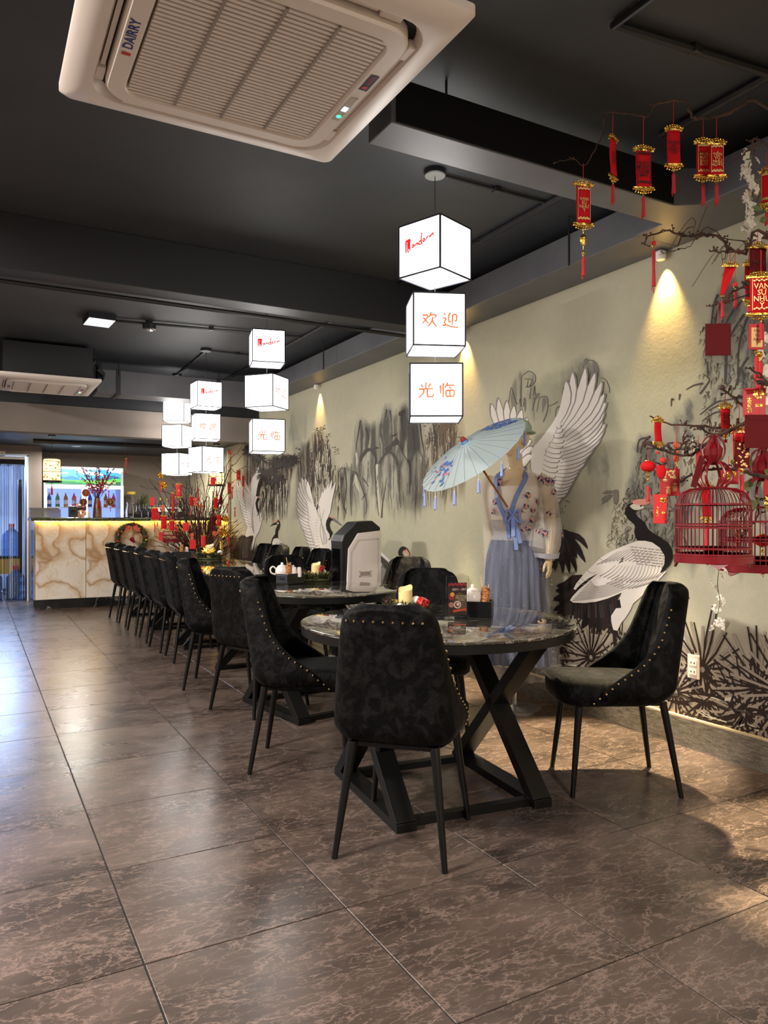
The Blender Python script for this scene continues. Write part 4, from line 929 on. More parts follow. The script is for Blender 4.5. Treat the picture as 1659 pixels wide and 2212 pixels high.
# ================================================================== ducts and conduits under the ceiling
def rod(b, x, y, z0=2.82, z1=2.92): b.tube([(x, y, z0), (x, y, z1)], .006, 6)
t = thing('air_duct', 'long grey rectangular duct along the top of the mural wall', 'duct', (3.12, 2.7, 2.64))
for i, (a, b_) in enumerate(((0, 1.8), (1.803, 3.6), (3.603, 5.2), (5.203, 6.6))):
    MB().box(-.145, a, 0, .158, b_, .178).build('duct_section', M['duct'], t, bevel=.004)
b = MB()
for i in range(4): MB().tube([(-.15, .5 + 1.7 * i, -.004), (-.15, .5 + 1.7 * i, .28)], .005).build('hanger_rod', M['pipe'], t)
t = thing('air_duct', 'grey cross duct with shaded face in front of the nearest lamp, turning along the wall at the right', 'duct', (1.33, 2.355, 2.64))
b = MB(); b.prism([(0, 0, 0), (1.50, 0, 0), (1.60, -.07, 0), (1.60, -5.2, 0), (1.945, -5.2, 0), (1.945, .345, 0), (1.63, .345, 0), (1.63, .18, 0), (0, .18, 0)], (0, 0, .17)); b.build('duct_run', M['duct'], t, bevel=.004)
MB().box(.02, -.006, .004, 1.49, -.0005, .165).build('shaded_side', mat('painted_side_shade', (14, 14, 17), .7, spec=.2), t)  # dark sheet paints shade onto the grey duct's unlit near face
for x_ in (.3, 1.2): MB().tube([(x_, .09, .17), (x_, .09, .28)], .005).build('hanger_rod', M['pipe'], t)
t = thing('air_duct', 'dark grey cross duct in front of the taupe soffit', 'duct', (1.15, 8.42, 2.54))
MB().box(0, 0, 0, 1.82, .35, .25).build('duct_run', M['duct'], t, bevel=.004)
for x_ in (.2, 1.3): MB().box(x_, -.01, -.01, x_ + .04, .36, .26).build('strap', M['pipe'], t)
for x_ in (.22, 1.32): MB().tube([(x_, -.012, .2), (x_, -.012, .38)], .005).build('hanger_rod', M['pipe'], t)
def conduit(pts, label, r=.011, clip=True):
    t = thing('conduit', label, 'conduit', pts[0], 0, 'black conduits under the ceiling'); p0 = Vector(pts[0])
    MB().tube([Vector(p) - p0 for p in pts], r, 8).build('pipe', M['pipe'], t, True)
    b = MB(); k = 0
    for a, c in zip(pts, pts[1:]):
        a, c = Vector(a), Vector(c)
        if (c - a).length > .5:
            m = (a + c) / 2 - p0; MB().box(m.x - .018, m.y - .018, m.z - .013, m.x + .018, m.y + .018, m.z + .02).build('saddle_clip', M['pipe'], t)
    return t
conduit([(2.72, 2.75, 2.9), (2.72, 4.68, 2.9)], 'black conduit along the ceiling between the front cross duct and the beam', .018)
conduit([(2.72, 4.9, 2.9), (2.72, 9.3, 2.9)], 'black conduit along the ceiling beyond the beam', .016)
conduit([(2.06, 3.10, 2.905), (2.70, 3.10, 2.905)], 'thin black conduit from the nearest ceiling rose toward the wall', .009)
conduit([(2.11, 7.5, 2.905), (2.70, 7.5, 2.905)], 'thin black conduit right of the third lamp rose', .009)
conduit([(2.08, 7.55, 2.905), (2.12, 8.93, 2.905)], 'thin black conduit joining the two far lamp roses', .012)
conduit([(1.05, 6.74, 2.9), (2.70, 6.50, 2.9)], 'black conduit from the square ceiling light past the smoke detector', .011)
conduit([(-3.1, 4.94, 2.60), (2.95, 4.94, 2.60)], 'long black pipe under the back edge of the beam', .014)
conduit([(1.95, 1.35, 2.9), (1.935, 1.86, 2.9), (2.66, 1.78, 2.9)], 'elbowed black conduit at the top right of the photo', .017)
conduit([(2.68, -.5, 2.9), (2.68, 2.3, 2.9)], 'black conduit along the ceiling over the hanging red scrolls', .018)
conduit([(1.12, 8.20, 2.75), (1.2, 8.32, 2.72), (1.2, 8.40, 2.68)], 'short bent pipe beside the far air conditioner', .02)
t = thing('ceiling_light', 'square white ceiling light panel far off at the left', 'light', (.94, 6.75, 2.92), rad(3))
MB().box(-.11, -.14, -.05, .11, .14, 0).build('housing', M['dark_beam'], t); MB().box(-.105, -.135, -.053, .105, .135, -.05).build('diffuser', glow('dim_white_diffuser', (235, 235, 240), .28), t)
t = thing('smoke_detector', 'round black smoke detector beside the square ceiling light', 'detector', (1.345, 6.69, 2.92))
MB().lathe([(.03, -.075), (.055, -.072), (.058, -.03), (.05, -.028), (.03, -.02), (.03, 0)], 20).build('body', M['pipe'], t, True)
MB().lathe([(.0, -.088), (.03, -.084), (.034, -.0755)], 20).build('sensor_cap', M['silver'], t, True)
for (px_, py_) in FILL_PANELS:  # fixtures made up for the added fill lights
    t = thing('added_fill_panel', 'added square fill light panel over the %s' % {2.2: 'aisle beside the camera', 6.2: 'far aisle', -1.9: 'floor behind the camera'}[py_], 'light', (px_, py_, 2.92))
    MB().box(-.3, -.3, -.035, .3, .3, 0).build('housing', M['white'], t); MB().box(-.27, -.27, -.038, .27, .27, -.035).build('diffuser', glow('fill_diffuser', (255, 240, 220), 2), t)
for y_, k_ in SPOTS:
    t = thing('wall_spotlight', 'small wall spotlight under the duct, %s' % ('nearest the camera' if y_ > 2 and y_ < 3 else 'over the blossom tree' if y_ < 2 else 'behind the nearest lamp' if y_ < 6 else 'above the brown crag' if y_ < 8 else 'beside the twig tree'), 'spotlight', (3.235, y_, 2.64))
    MB().lathe([(.022, -.055), (.026, -.05), (.026, -.01), (.012, 0)], 14).build('housing', M['white'], t, True)
# ================================================================== things on the tables
def on(cx_, cy_, z=.7485): return (cx_, cy_, z)
def sprigs(b, c, R, n, l, rnd, mi=0, w=.0028, flat=.55):
    for i in range(n):
        a = rnd.uniform(0, 2 * PI); e = rnd.uniform(-.1, 1.0) * PI / 2; p = Vector(c) + Vector((R[0] * rnd.uniform(-1, 1), R[1] * rnd.uniform(-1, 1), R[2] * rnd.random()))
        d = Vector((cos(a) * cos(e), sin(a) * cos(e), sin(e) * flat)); q = p + d * l * rnd.uniform(.6, 1); s = d.cross(Vector((0, 0, 1))); s = s.normalized() * w if s.length > .01 else Vector((w, 0, 0))
        m_ = p.lerp(q, .5)
        b.add([p - s * .4, p + s * .4, m_ + s, q, m_ - s], [(0, 1, 2, 3, 4)], mi)
def arrangement(x, y, rz, label, variant):
    rnd = random.Random(int(variant * 10 + 3))
    t = thing('candle_arrangement', label, 'centrepiece', on(x, y), rz, 'Christmas candle arrangements on the tables')
    b = MB(); sprigs(b, (0, 0, .012), (.10, .045, .035), 900, .055, rnd, w=.004); sprigs(b, (0, 0, .012), (.10, .045, .03), 110, .05, rnd, 1)
    b.lathe([(.06, 0), (.07, .006), (.06, .014)], 20, sx=1.6, sy=.8); b.build('pine_sprigs', [M['pine'], M['gold']], t, kind='stuff')
    c = MB(); n = 24; prof = []
    for k, z in enumerate((.012, .03, .10, .118, .112)):
        prof.append([((.033 if k < 4 else .027) * cos(2 * PI * q / n), (.033 if k < 4 else .027) * sin(2 * PI * q / n), z + (.014 * sin(2 * PI * q / n + .6) + .004 * sin(6 * PI * q / n) if k > 2 else 0)) for q in range(n)])
    c.grid(prof, 0, True); c.f.append(tuple(4 * n + q for q in range(n))); c.m.append(0); o = c.build('pillar_candle', M['candle'], t, True); o.location = (0, .01, 0)
    if variant < 2.5:
        p = MB()
        for k in range(5):
            for q in range(8):
                a = 2 * PI * (q + .5 * (k % 2)) / 8; r = .022 * sin(PI * (k + 1) / 6.2); p.add([(r * .5 * cos(a - .3), r * .5 * sin(a - .3), .009 * k), (r * .5 * cos(a + .3), r * .5 * sin(a + .3), .009 * k), (r * 1.2 * cos(a + .2), r * 1.2 * sin(a + .2), .009 * k + .010), (r * 1.2 * cos(a - .2), r * 1.2 * sin(a - .2), .009 * k + .010)], [(0, 1, 2, 3)])
        p.ball((0, 0, .022), .015); p.build('pine_cone', mat('brown_pine_cone', (66, 36, 26), .6), t, loc=(-.085, -.005, .035))
    s = MB(); s.ball((0, 0, 0), .022, 12, 8); s.build('white_bauble', mat('white_snow_ball', (240, 238, 236), .8), t, True, loc=(.052, .02, .06) if variant != 3 else (.085, 0, .055))
    s = MB(); s.ball((0, 0, 0), .018, 12, 8); s.build('gold_bauble', M['gold'], t, True, loc=(-.05, .02, .05))
    if variant == 1:
        g = MB().box(-.022, -.018, -.02, .022, .018, .02).build('gift_box', mat('red_wrapping', (190, 20, 26), .2), t, bevel=.002, loc=(.078, -.025, .055)); g.rotation_euler = (.3, .3, .5)
        r = MB().box(-.0035, -.0185, -.0205, .0035, .0185, .0205).box(-.0225, -.0185, -.003, .0225, .0185, .003).build('ribbon', mat('pink_ribbon', (220, 90, 90), .3), g)
        s = MB(); s.ball((0, 0, 0), .02, 12, 8); s.build('snow_tuft', mat('white_fluff', (240, 236, 230), .9), t, True, loc=(-.03, -.04, .035))
    elif variant == 2:
        s = MB()
        for k in range(11): s.ball((rnd.uniform(-.02, .02), rnd.uniform(-.015, .015), rnd.uniform(-.015, .018)), .0085, 8, 6)
        s.build('red_berries', mat('red_berry', (150, 16, 32), .2), t, True, loc=(.045, -.025, .085))
    else:
        s = MB()
        for k in range(8):
            a = 2 * PI * k / 8; d = Vector((cos(a), sin(a) * .5, .55 + .45 * sin(a))); s.add([(0, 0, 0), d * .035 + Vector((-.012 * sin(a), 0, .012 * cos(a))), d * .06, d * .035 + Vector((.012 * sin(a), 0, -.012 * cos(a)))], [(0, 1, 2, 3)])
        s.build('gold_flower', M['gold'], t, loc=(0, -.045, .05))
    return t
def caddy(x, y, rz, label, drawer=True):
    t = thing('condiment_box', label, 'box', on(x, y), rz, 'black condiment boxes on the tables')
    b = MB(); b.box(-.085, -.055, 0, .085, .055, .012); b.box(-.085, -.055, .012, -.079, .055, .07); b.box(.079, -.055, .012, .085, .055, .07); b.box(-.079, -.055, .012, .079, -.049, .07); b.box(-.079, .049, .012, .079, .055, .07); b.box(-.079, -.049, .04, .079, .049, .044)
    b.build('body', M['black_box'], t, bevel=.001)
    if drawer:
        d = MB().box(-.0885, -.05, .012, -.0855, .05, .062).build('drawer_front', mat('slate_drawer_front', (38, 42, 52), .35), t, bevel=.001)
        k = MB(); k.box(-.096, -.016, .034, -.0885, -.008, .042); k.box(-.096, .008, .034, -.0885, .016, .042); k.box(-.098, -.018, .036, -.094, .018, .040); k.build('handle', M['black_box'], d)
    return t
def local(x, y, rz, dx, dy, z): return (x + dx * cos(rz) - dy * sin(rz), y + dx * sin(rz) + dy * cos(rz), z)
def shaker(x, y, z, label, h=.075, r=.02):
    t = thing('shaker', label, 'shaker', (x, y, z), 0, 'white shakers in the condiment boxes')
    MB().lathe([(r * .95, 0), (r, .004), (r * .92, h * .8), (r * .8, h), (r * .3, h + .003), (0, h + .003)], 18).build('pot', M['china'], t, True)
    b = MB()
    for a in range(5): b.lathe([(0, h + .0042), (.0014, h + .004), (.0014, h + .003)], 6, (.006 * cos(a * 1.26), .006 * sin(a * 1.26), 0))
    b.build('holes', M['vent_dark'], t)
def toothpicks(x, y, z, label, tilt=0):
    t = thing('wicker_pot', label, 'pot', (x, y, z), 0, 'wicker toothpick pots'); r = .021
    b = MB().lathe([(r, 0), (r * 1.05, .003)] + [(r * (1.04 - .10 * k / 10 + .05 * (k % 2)), .006 + .0075 * k) for k in range(11)] + [(r * .98, .085), (r * .82, .085), (r * .82, .02), (0, .02)], 20)
    b.build('woven_body', M['wicker'], t, True, angle=70)
    p = MB(); rnd = random.Random(4)
    for k in range(12):
        a = rnd.uniform(0, 6.28); p.tube([(.008 * cos(a), .008 * sin(a), .03), (.014 * cos(a), .014 * sin(a), .092 + .012 * rnd.random())], .0011, 4)
    p.tube([(.0, .012, .05), (-.012, .02, .135)], .0022, 6); p.build('toothpicks', mat('pale_wood_pick', (206, 170, 120), .6), t, kind='stuff')
    if tilt: t.rotation_euler = (0, tilt, .4)
def teapot(x, y, z, rz, label):
    t = thing('teapot', label, 'teapot', (x, y, z), rz)
    MB().lathe([(.030, 0), (.036, .004), (.047, .03), (.046, .05), (.036, .066), (.030, .069)], 28).build('pot', M['china'], t, True)
    MB().lathe([(.033, .069), (.030, .076), (.012, .083), (.008, .086), (.010, .093), (.006, .099), (0, .10)], 22).build('lid', M['china'], t, True)
    MB().tube(curve2([(-.040, 0, .055), (-.062, 0, .072), (-.080, 0, .055), (-.072, 0, .028), (-.044, 0, .018)], 6), .0055, 8).build('handle', M['china'], t, True)
    MB().tube(curve2([(.040, 0, .03), (.062, 0, .045), (.070, 0, .066), (.083, 0, .074)], 5), [.013, .012, .011, .0105, .01, .0095, .009, .0085, .008, .0075, .007, .0068, .0066, .0065, .0064, .0064], 10).build('spout', M['china'], t, True)
# front round table
arrangement(1.775, 3.005, rad(-25), 'candle arrangement with pine cone and red gift on the front round table', 1)
p = atz(1030, 1333, .7485); ca = rad(-42)
caddy(p.x + .02, p.y + .05, ca, 'black condiment box on the front round table beside the card stand', False)
cb = (p.x + .02, p.y + .05)
toothpicks(*local(cb[0], cb[1], ca, .05, -.015, .793), 'wicker toothpick pot in the front box', .12)
shaker(*local(cb[0], cb[1], ca, -.060, .030, .793), 'white shaker behind the card stand of the front table')
teapot(*local(cb[0], cb[1], ca, -.006, .004, .793), ca + 3.6, 'white teapot in the box of the front round table')
q = atz(988, 1336, .7485)
t = thing('menu_stand', 'clear upright card stand with dark coffee menu card on the front round table', 'stand', (q.x, q.y, .7485), rad(-17))
MB().box(-.052, -.003, .008, .052, -.0015, .19).box(-.052, .0015, .008, .052, .003, .19).build('acrylic_holder', M['acrylic'], t)
MB().box(-.054, -.022, 0, .054, .022, .005).box(-.053, -.004, .005, .053, .004, .01).build('base', M['acrylic'], t, bevel=.001)
cd = MB().box(-.044, -.0012, .016, .044, .0012, .160).build('card', mat('dark_brown_card', (58, 26, 26), .4), t)
b = MB()
def disc(b, x, z, r, mi, y=-.0016, n=18, sz=1): b.add([(x + r * cos(2 * PI * k / n), y, z + r * sz * sin(2 * PI * k / n)) for k in range(n)], [tuple(range(n))], mi)
for k in range(9): disc(b, -.038 + .0095 * k, .150 + .005 * (k % 2), .0055, 0)
disc(b, -.028, .098, .013, 0, sz=1.3); disc(b, -.024, .108, .010, 1, -.0018)
b.add([(x, -.0016, z) for x, z in [(-.008, .108), (.01, .117), (.043, .10), (.043, .03), (-.03, .055), (-.02, .075)]], [tuple(range(6))], 2)
disc(b, .0, .062, .017, 3, -.0018); disc(b, .0, .062, .012, 4, -.0020); disc(b, .002, .064, .007, 3, -.0022); disc(b, -.029, .062, .013, 5, -.0018, 6)
b.add([(x, -.0022, z) for x, z in [(-.022, .028), (.042, .036), (.04, .046), (.030, .044), (-.02, .038)]], [tuple(range(5))], 6)
b.add([(x, -.0019, z) for x, z in [(.026, .036), (.034, .074), (.038, .04)]], [(0, 1, 2)], 4)
b.build('printed_picture', [mat('berry_print', (170, 40, 52), .4), mat('orange_fruit_print', (238, 170, 70), .4), mat('olive_panel_print', (92, 78, 60), .4), mat('cup_print', (236, 214, 200), .4), mat('coffee_print', (120, 66, 34), .4), mat('rose_frame_print', (190, 120, 110), .4), mat('orange_tray_print', (214, 84, 36), .4)], cd)
text_mesh('printed_date', '22/11 - 30/11', .0135, mat('white_print', (245, 235, 225), .5), cd, (.012, -.0023, .130), bold=.0003)
text_mesh('printed_lines', 'Café Tân Nhiệt\nGiảm trên đơn\nAi mang', .0088, mat('cream_print', (226, 200, 160), .5), cd, (.018, -.0023, .092), bold=.0001, shear=.2)
# second round table
p = atz(627, 1260, .7485)
caddy(p.x, p.y, rad(28), 'black condiment box with drawer holding the tea set on the second round table')
for (dx, dy, kind) in ((-.055, .012, 't'), (-.012, -.026, 'w'), (.022, -.022, 's'), (.060, -.018, 's2')):
    c_ = local(p.x, p.y, rad(-15), dx, dy, .793)
    if kind == 't': teapot(*c_, rad(-12), 'white teapot in the box of the second round table')
    if kind == 'w': toothpicks(*c_, 'wicker toothpick pot beside the white teapot')
    if kind == 's': shaker(*c_, 'wide white shaker right of the wicker pot on the second table', .068, .021)
    if kind == 's2': shaker(*c_, 'slim white shaker nearest the candle on the second table', .065, .016)
p = atz(682, 1254, .7485); arrangement(p.x, p.y, rad(-30), 'candle arrangement with red berries on the second round table', 2)
# long table
p = atz(452, 1208, .7505); a_ = arrangement(p.x, p.y, rad(-25), 'candle arrangement with golden flower on the long table', 3); a_.location.z = .7505; a_.scale = (1.35, 1.35, 1.25)
p = atz(412, 1208, .7505); p.x -= .07; p.y += .04; c_ = caddy(p.x, p.y, rad(-30), 'black condiment box on the long table beside the golden flower', False); c_.location.z = .7505; c_.scale = (1.2,) * 3
toothpicks(p.x - .02, p.y - .01, .804, 'wicker toothpick pot on the long table'); shaker(p.x + .045, p.y + .03, .804, 'white shaker on the long table before the ivory candle')

# ================================================================== service cabinet machine
t = thing('service_robot', 'tall white and black machine with sloped black top by the mural wall', 'machine', (2.70, 5.30, 0))
side = [(-.175, .10), (-.18, .62), (-.15, .98), (-.02, 1.165), (.17, 1.165), (.19, 1.15), (.19, .10)]
b = MB(); b.prism([(x * 1.0 - .0, .02, z) for x, z in [(-.15, .08), (-.15, 1.01), (-.13, 1.06), (-.01, 1.165), (.13, 1.175), (.205, 1.12), (.205, .08)]], (0, .19, 0)); b.build('body', mat('black_machine_shell', (24, 23, 25), .35), t, bevel=.01)
for y_, n_ in ((0.0, -1), (.23, 1)):
    b = MB(); pr = [(-.125, .06), (-.115, .55), (-.095, .95), (-.01, 1.075), (.20, 1.095), (.20, .06)]
    b.prism([(x, y_ - .001 if n_ < 0 else y_ - .02, z) for x, z in pr], (0, .021, 0)); s_ = b.build('side_panel', mat('off_white_shell', (226, 216, 210), .45), t, bevel=.006)
    b = MB(); yy = y_ - .0025 if n_ < 0 else y_ + .0025
    for a, c_ in zip([(-.09, .30), (-.075, .92), (-.01, 1.02), (.17, 1.03)], [(-.075, .92), (-.01, 1.02), (.17, 1.03), (.17, .30)]): b.bar((a[0], yy, a[1]), (c_[0], yy, c_[1]), .004, .014)
    b.build('raised_line', mat('pale_grey_moulding', (205, 196, 190), .5), s_)
    b = MB(); b.box(.0, yy - .003, .865 - .10, .105, yy + .003, .872 - .10); b.box(0, yy - .003, .825 - .10, .105, yy + .003, .832 - .10); b.box(0, yy - .003, .725, .007, yy + .003, .772); b.box(.098, yy - .003, .725, .105, yy + .003, .772)
    b.build('grip_rim', mat('pale_grey_moulding_rim', (214, 205, 198), .5), s_); MB().box(.007, yy - .001, .732, .098, yy + .001, .765).build('grip_recess', mat('grip_shadow', (150, 140, 134), .6), s_)
MB().box(-.157, .05, .45, -.151, .18, .95).build('screen', mat('black_glass', (8, 8, 10), .05), t)
MB().box(-.19, 0.0, .03, .22, .23, .08).build('base', mat('grey_machine_base', (170, 165, 160), .5), t, bevel=.01)
for sx in (-.19, .16):
    for sy in (.05, .21): MB().tube([(sx, sy - .012, .028), (sx, sy + .012, .028)], .028, 14).build('castor', M['black_metal'], t, True)
t = thing('floor_fan', 'black floor fan with chrome guard on the floor behind the second round table', 'fan', (2.38, 5.02, 0), rad(20))
MB().lathe([(.13, 0), (.13, .02), (.03, .035), (.02, .06), (.018, .30), (0, .30)], 24).build('stand', M['black_metal'], t, True)
g = MB()
for r in (.05, .09, .13, .165): g.tube([(r * cos(2 * PI * k / 28), -.05 - .02 * (r < .1), .43 + r * sin(2 * PI * k / 28)) for k in range(29)], .0025, 5)
for k in range(24):
    a = 2 * PI * k / 24; g.tube([(.02 * cos(a), -.07, .43 + .02 * sin(a)), (.165 * cos(a), -.05, .43 + .165 * sin(a)), (.15 * cos(a), .04, .43 + .15 * sin(a))], .0018, 4)
g.build('guard', M['chair_leg'], t)
b = MB()
for k in range(4):
    a = PI / 2 * k; b.add([(.02 * cos(a), -.01, .43 + .02 * sin(a)), (.13 * cos(a - .4), -.03, .43 + .13 * sin(a - .4)), (.14 * cos(a + .3), .01, .43 + .14 * sin(a + .3)), (.03 * cos(a + .9), 0, .43 + .03 * sin(a + .9))], [(0, 1, 2, 3)])
b.build('blades', M['black_metal'], t); MB().tube([(0, -.03, .43), (0, .08, .43)], .05, 16).build('motor', M['black_metal'], t, True); MB().tube([(0, .04, .3), (0, .04, .40)], .015, 8).build('neck', M['black_metal'], t)

# ================================================================== wall socket
p = atx(1500, 1440, 3.279); t = thing('wall_socket', 'white double wall socket on the mural right of the chair', 'socket', (3.279, p.y, p.z), 0)
MB().box(-.010, -.036, -.062, 0, .036, .062).build('plate', mat('cream_socket_plate', (226, 208, 190), .4), t, bevel=.003)
for z in (-.024, .022):
    o = MB().box(-.0135, -.023, z - .017, -.010, .023, z + .015).build('outlet', mat('white_outlet', (240, 226, 212), .35), t, bevel=.001)
    b = MB()
    for y in (-.010, .010): b.box(-.0142, y - .003, z - .004, -.0134, y + .003, z + .003); 
    b.build('slots', M['vent_dark'], o)
# ================================================================== dressed display figure with parasol
FIG = (2.97, 3.68); FRZ = rad(212 - 90)
M['skin'] = mat('glossy_cream_figure', (226, 200, 160), .2)
def alpha_mat(name, c, a, rough=.6):
    m = mat(name, c, rough); m.node_tree.nodes['Principled BSDF'].inputs['Alpha'].default_value = a; return m
M['sheer'] = alpha_mat('sheer_beige_gauze', (240, 234, 226), .36); M['sheer_blue'] = alpha_mat('sheer_pale_gauze', (210, 212, 220), .13)
M['blue_band'] = mat('periwinkle_satin', (118, 140, 196), .45)
M['skirt_blue'] = nz(mat('grey_blue_tulle', (96, 106, 138), .7), 3, .35, .65, (48, 56, 86), (92, 100, 130), sc3=(12, 12, .6))[0]
M['bodice'] = mat('cream_bodice', (236, 222, 208), .6); M['grey_lace'] = nz(mat('grey_lace', (120, 118, 124), .7), 40, .4, .6, (98, 96, 104), (168, 158, 150))[0]
M['embro_pink'] = mat('pink_embroidery', (224, 156, 142), .7); M['embro_blue'] = mat('blue_embroidery', (52, 64, 110), .7); M['glint'] = mat('sequin', (225, 235, 245), .15, .6)
fig = thing('display_figure', 'life-size display figure in a sheer embroidered robe and grey-blue skirt by the mural', 'mannequin', (*FIG, 0), FRZ)
SEC = [(.16, .19, .15, 0), (.60, .175, .145, 0), (.90, .17, .125, 0), (1.0, .155, .112, 0), (1.09, .118, .090, 0), (1.18, .135, .098, .008), (1.27, .150, .118, .02), (1.33, .155, .120, .022), (1.39, .158, .100, .008), (1.44, .160, .075, -.004), (1.475, .115, .062, -.01), (1.50, .058, .052, -.008), (1.54, .046, .048, .0), (1.60, .045, .05, .006)]
def sec(z):
    for a, b in zip(SEC, SEC[1:]):
        if z <= b[0]:
            t = max(0, (z - a[0]) / (b[0] - a[0])); return [a[i] + (b[i] - a[i]) * t for i in (1, 2, 3)]
    return SEC[-1][1:]
def spt(a, z, off=0):
    w_, d_, o_ = sec(z); return Vector(((w_ + off) * cos(a), (d_ + off) * sin(a) + o_, z))
b = MB()
zz = [.86, .95, 1.0, 1.05, 1.09, 1.14, 1.2, 1.27, 1.33, 1.39, 1.43, 1.455, 1.475, 1.49, 1.51, 1.54, 1.6]
b.grid([[spt(2 * PI * k / 28, z) for k in range(28)] for z in zz], 0, True); b.f.append(tuple(range(27, -1, -1))); b.m.append(0); b.f.append(tuple((len(zz) - 1) * 28 + k for k in range(28))); b.m.append(0)
# left arm hanging at the side, with an open relaxed hand
arm = [(-.150, -.005, 1.435), (-.185, -.005, 1.41), (-.205, -.008, 1.33), (-.215, -.015, 1.20), (-.222, -.012, 1.14), (-.225, .01, 1.05), (-.228, .035, .965)]
b.tube(curve2(arm, 4), [.042, .046, .047, .046, .045, .043, .042, .041, .040, .039, .038, .037, .036, .036, .036, .036, .035, .034, .032, .030, .028, .026, .024, .023, .022], 14)
b.ball((-.231, .045, .925), .03, 12, 8, 0, (.62, 1.1, 1.35))
for i, (dy, l, bend) in enumerate(((-.022, .062, .018), (-.007, .074, .022), (.008, .071, .020), (.022, .058, .014))):
    p0 = Vector((-.232, .045 + dy, .905)); b.tube([p0, p0 + Vector((-.004, dy * .12, -l * .42)), p0 + Vector((.004, dy * .22, -l * .75)), p0 + Vector((bend * .9, dy * .25, -l))], [.0088, .0082, .0074, .0058], 8)
b.tube([(-.226, .066, .938), (-.217, .088, .915), (-.212, .094, .890), (-.209, .092, .872)], [.011, .0095, .0085, .0065], 8)
b.tube(curve2([(.150, -.005, 1.435), (.178, -.015, 1.41), (.186, -.035, 1.33), (.180, -.06, 1.20), (.175, -.08, 1.08), (.175, -.09, .965)], 4), [.042, .046, .047, .046, .045, .043, .042, .041, .040, .039, .038, .037, .036, .036, .035, .034, .032, .030, .028, .026, .024], 12)
b.ball((.178, -.09, .925), .03, 10, 8, 0, (.62, 1.1, 1.35))
for i in range(4): b.tube([(.179, -.112 + .015 * i, .905), (.178, -.113 + .016 * i, .87), (.170, -.114 + .017 * i, .845), (.162, -.114 + .017 * i, .832)], [.009, .0085, .008, .0065], 7)
b.tube([(.174, -.068, .938), (.167, -.045, .915), (.159, -.04, .88)], [.011, .009, .007], 7)
# head turned further to its right
Hd = MB()
Hd.ball((0, -.012, .135), .088, 20, 14, 0, (.86, 1.06, 1.05)); Hd.ball((0, .018, .085), .062, 18, 12, 0, (.92, .98, 1.25)); Hd.ball((0, .040, .030), .027, 12, 8, 0, (1.15, 1, .9))
Hd.tube([(0, .083, .120), (0, .098, .090), (0, .096, .078)], [.008, .012, .010], 8); Hd.ball((-.011, .088, .077), .008, 8, 6); Hd.ball((.011, .088, .077), .008, 8, 6)
Hd.ball((0, .077, .055), .013, 10, 6, 0, (1.5, .7, .42)); Hd.ball((0, .075, .046), .012, 10, 6, 0, (1.3, .7, .5))
for s in (-1, 1):
    Hd.ball((s * .030, .068, .112), .014, 10, 6, 0, (1.2, .6, .6)); Hd.ball((s * .079, -.006, .10), .026, 10, 8, 0, (.3, .7, 1.1)); Hd.tube([(s * .014, .078, .130), (s * .034, .074, .137), (s * .052, .058, .130)], .005, 6)
RH = Matrix.Rotation(rad(-26), 3, 'Z'); off = Vector((0, .008, 1.575))
b.add([RH @ Vector(v) + off for v in Hd.v], Hd.f)
body = b.build('body', M['skin'], fig, True)
m = body.modifiers.new('remesh', 'REMESH'); m.mode = 'VOXEL'; m.voxel_size = .0045; m.use_smooth_shade = True
m = body.modifiers.new('smooth', 'SMOOTH'); m.factor = .5; m.iterations = 3
def onhead(name, build, mt):
    q = MB(); build(q); q.v = [tuple(RH @ Vector(v) + off) for v in q.v]; return q.build(name, mt, fig, True)
onhead('eyes', lambda q: [q.ball((s * .030, .0745, .112), .0075, 8, 6, 0, (1.3, .5, .55)) for s in (-1, 1)], mat('painted_eye', (40, 34, 34), .3))
onhead('eyebrows', lambda q: [q.tube([(s * .016, .081, .136), (s * .034, .079, .141), (s * .050, .066, .134)], .0022, 5) for s in (-1, 1)], mat('painted_brow', (90, 66, 50), .6))
onhead('lips', lambda q: [q.ball((0, .0795, .0555), .011, 10, 6, 0, (1.5, .7, .4)), q.ball((0, .077, .047), .010, 10, 6, 0, (1.3, .7, .5))], mat('painted_lips', (200, 100, 90), .3))
def hat(q):
    q.lathe([(.094, .165), (.097, .19), (.080, .225), (.04, .245), (0, .25)], 24, (0, -.014, 0)); q.lathe([(.094, .16), (.12, .15), (.122, .155), (.094, .17)], 24, (0, -.014, 0))
onhead('head_scarf', hat, mat('sage_green_scarf', (150, 170, 150), .7))
b = MB(); b.lathe([(.16, .0), (.16, .012), (.03, .02), (.016, .03), (.016, .9), (0, .9)], 28); b.build('stand', M['silver'], fig, True)
def shell(name, z0, z1, offs, mt, n=8, a0=0, a1=2 * PI, thick=None, **k):
    q = MB(); C_ = 40; closed = a1 - a0 > 6.2
    q.grid([[spt(a0 + (a1 - a0) * j / (C_ if closed else C_ - 1), z0 + (z1 - z0) * i / n, offs) for j in range(C_)] for i in range(n + 1)], 0, closed)
    return q.build(name, mt, fig, True, **k)
shell('bodice', 1.10, 1.395, .008, M['bodice'], 12); shell('waist_band', 1.08, 1.185, .0125, M['grey_lace'], 4)
def shellv(name, off, mt):
    q = MB(); rows = []
    for i in range(14):
        z = 1.06 + .42 * i / 13; gap = .02 + max(0, (z - 1.15)) * 1.9; rows.append([spt(PI / 2 + gap + (2 * PI - 2 * gap) * j / 40, z, off + .006 * (1 - i / 13)) for j in range(41)])
    q.grid(rows); return q.build(name, mt, fig, True)
shellv('robe', .017, M['sheer'])
q = MB()
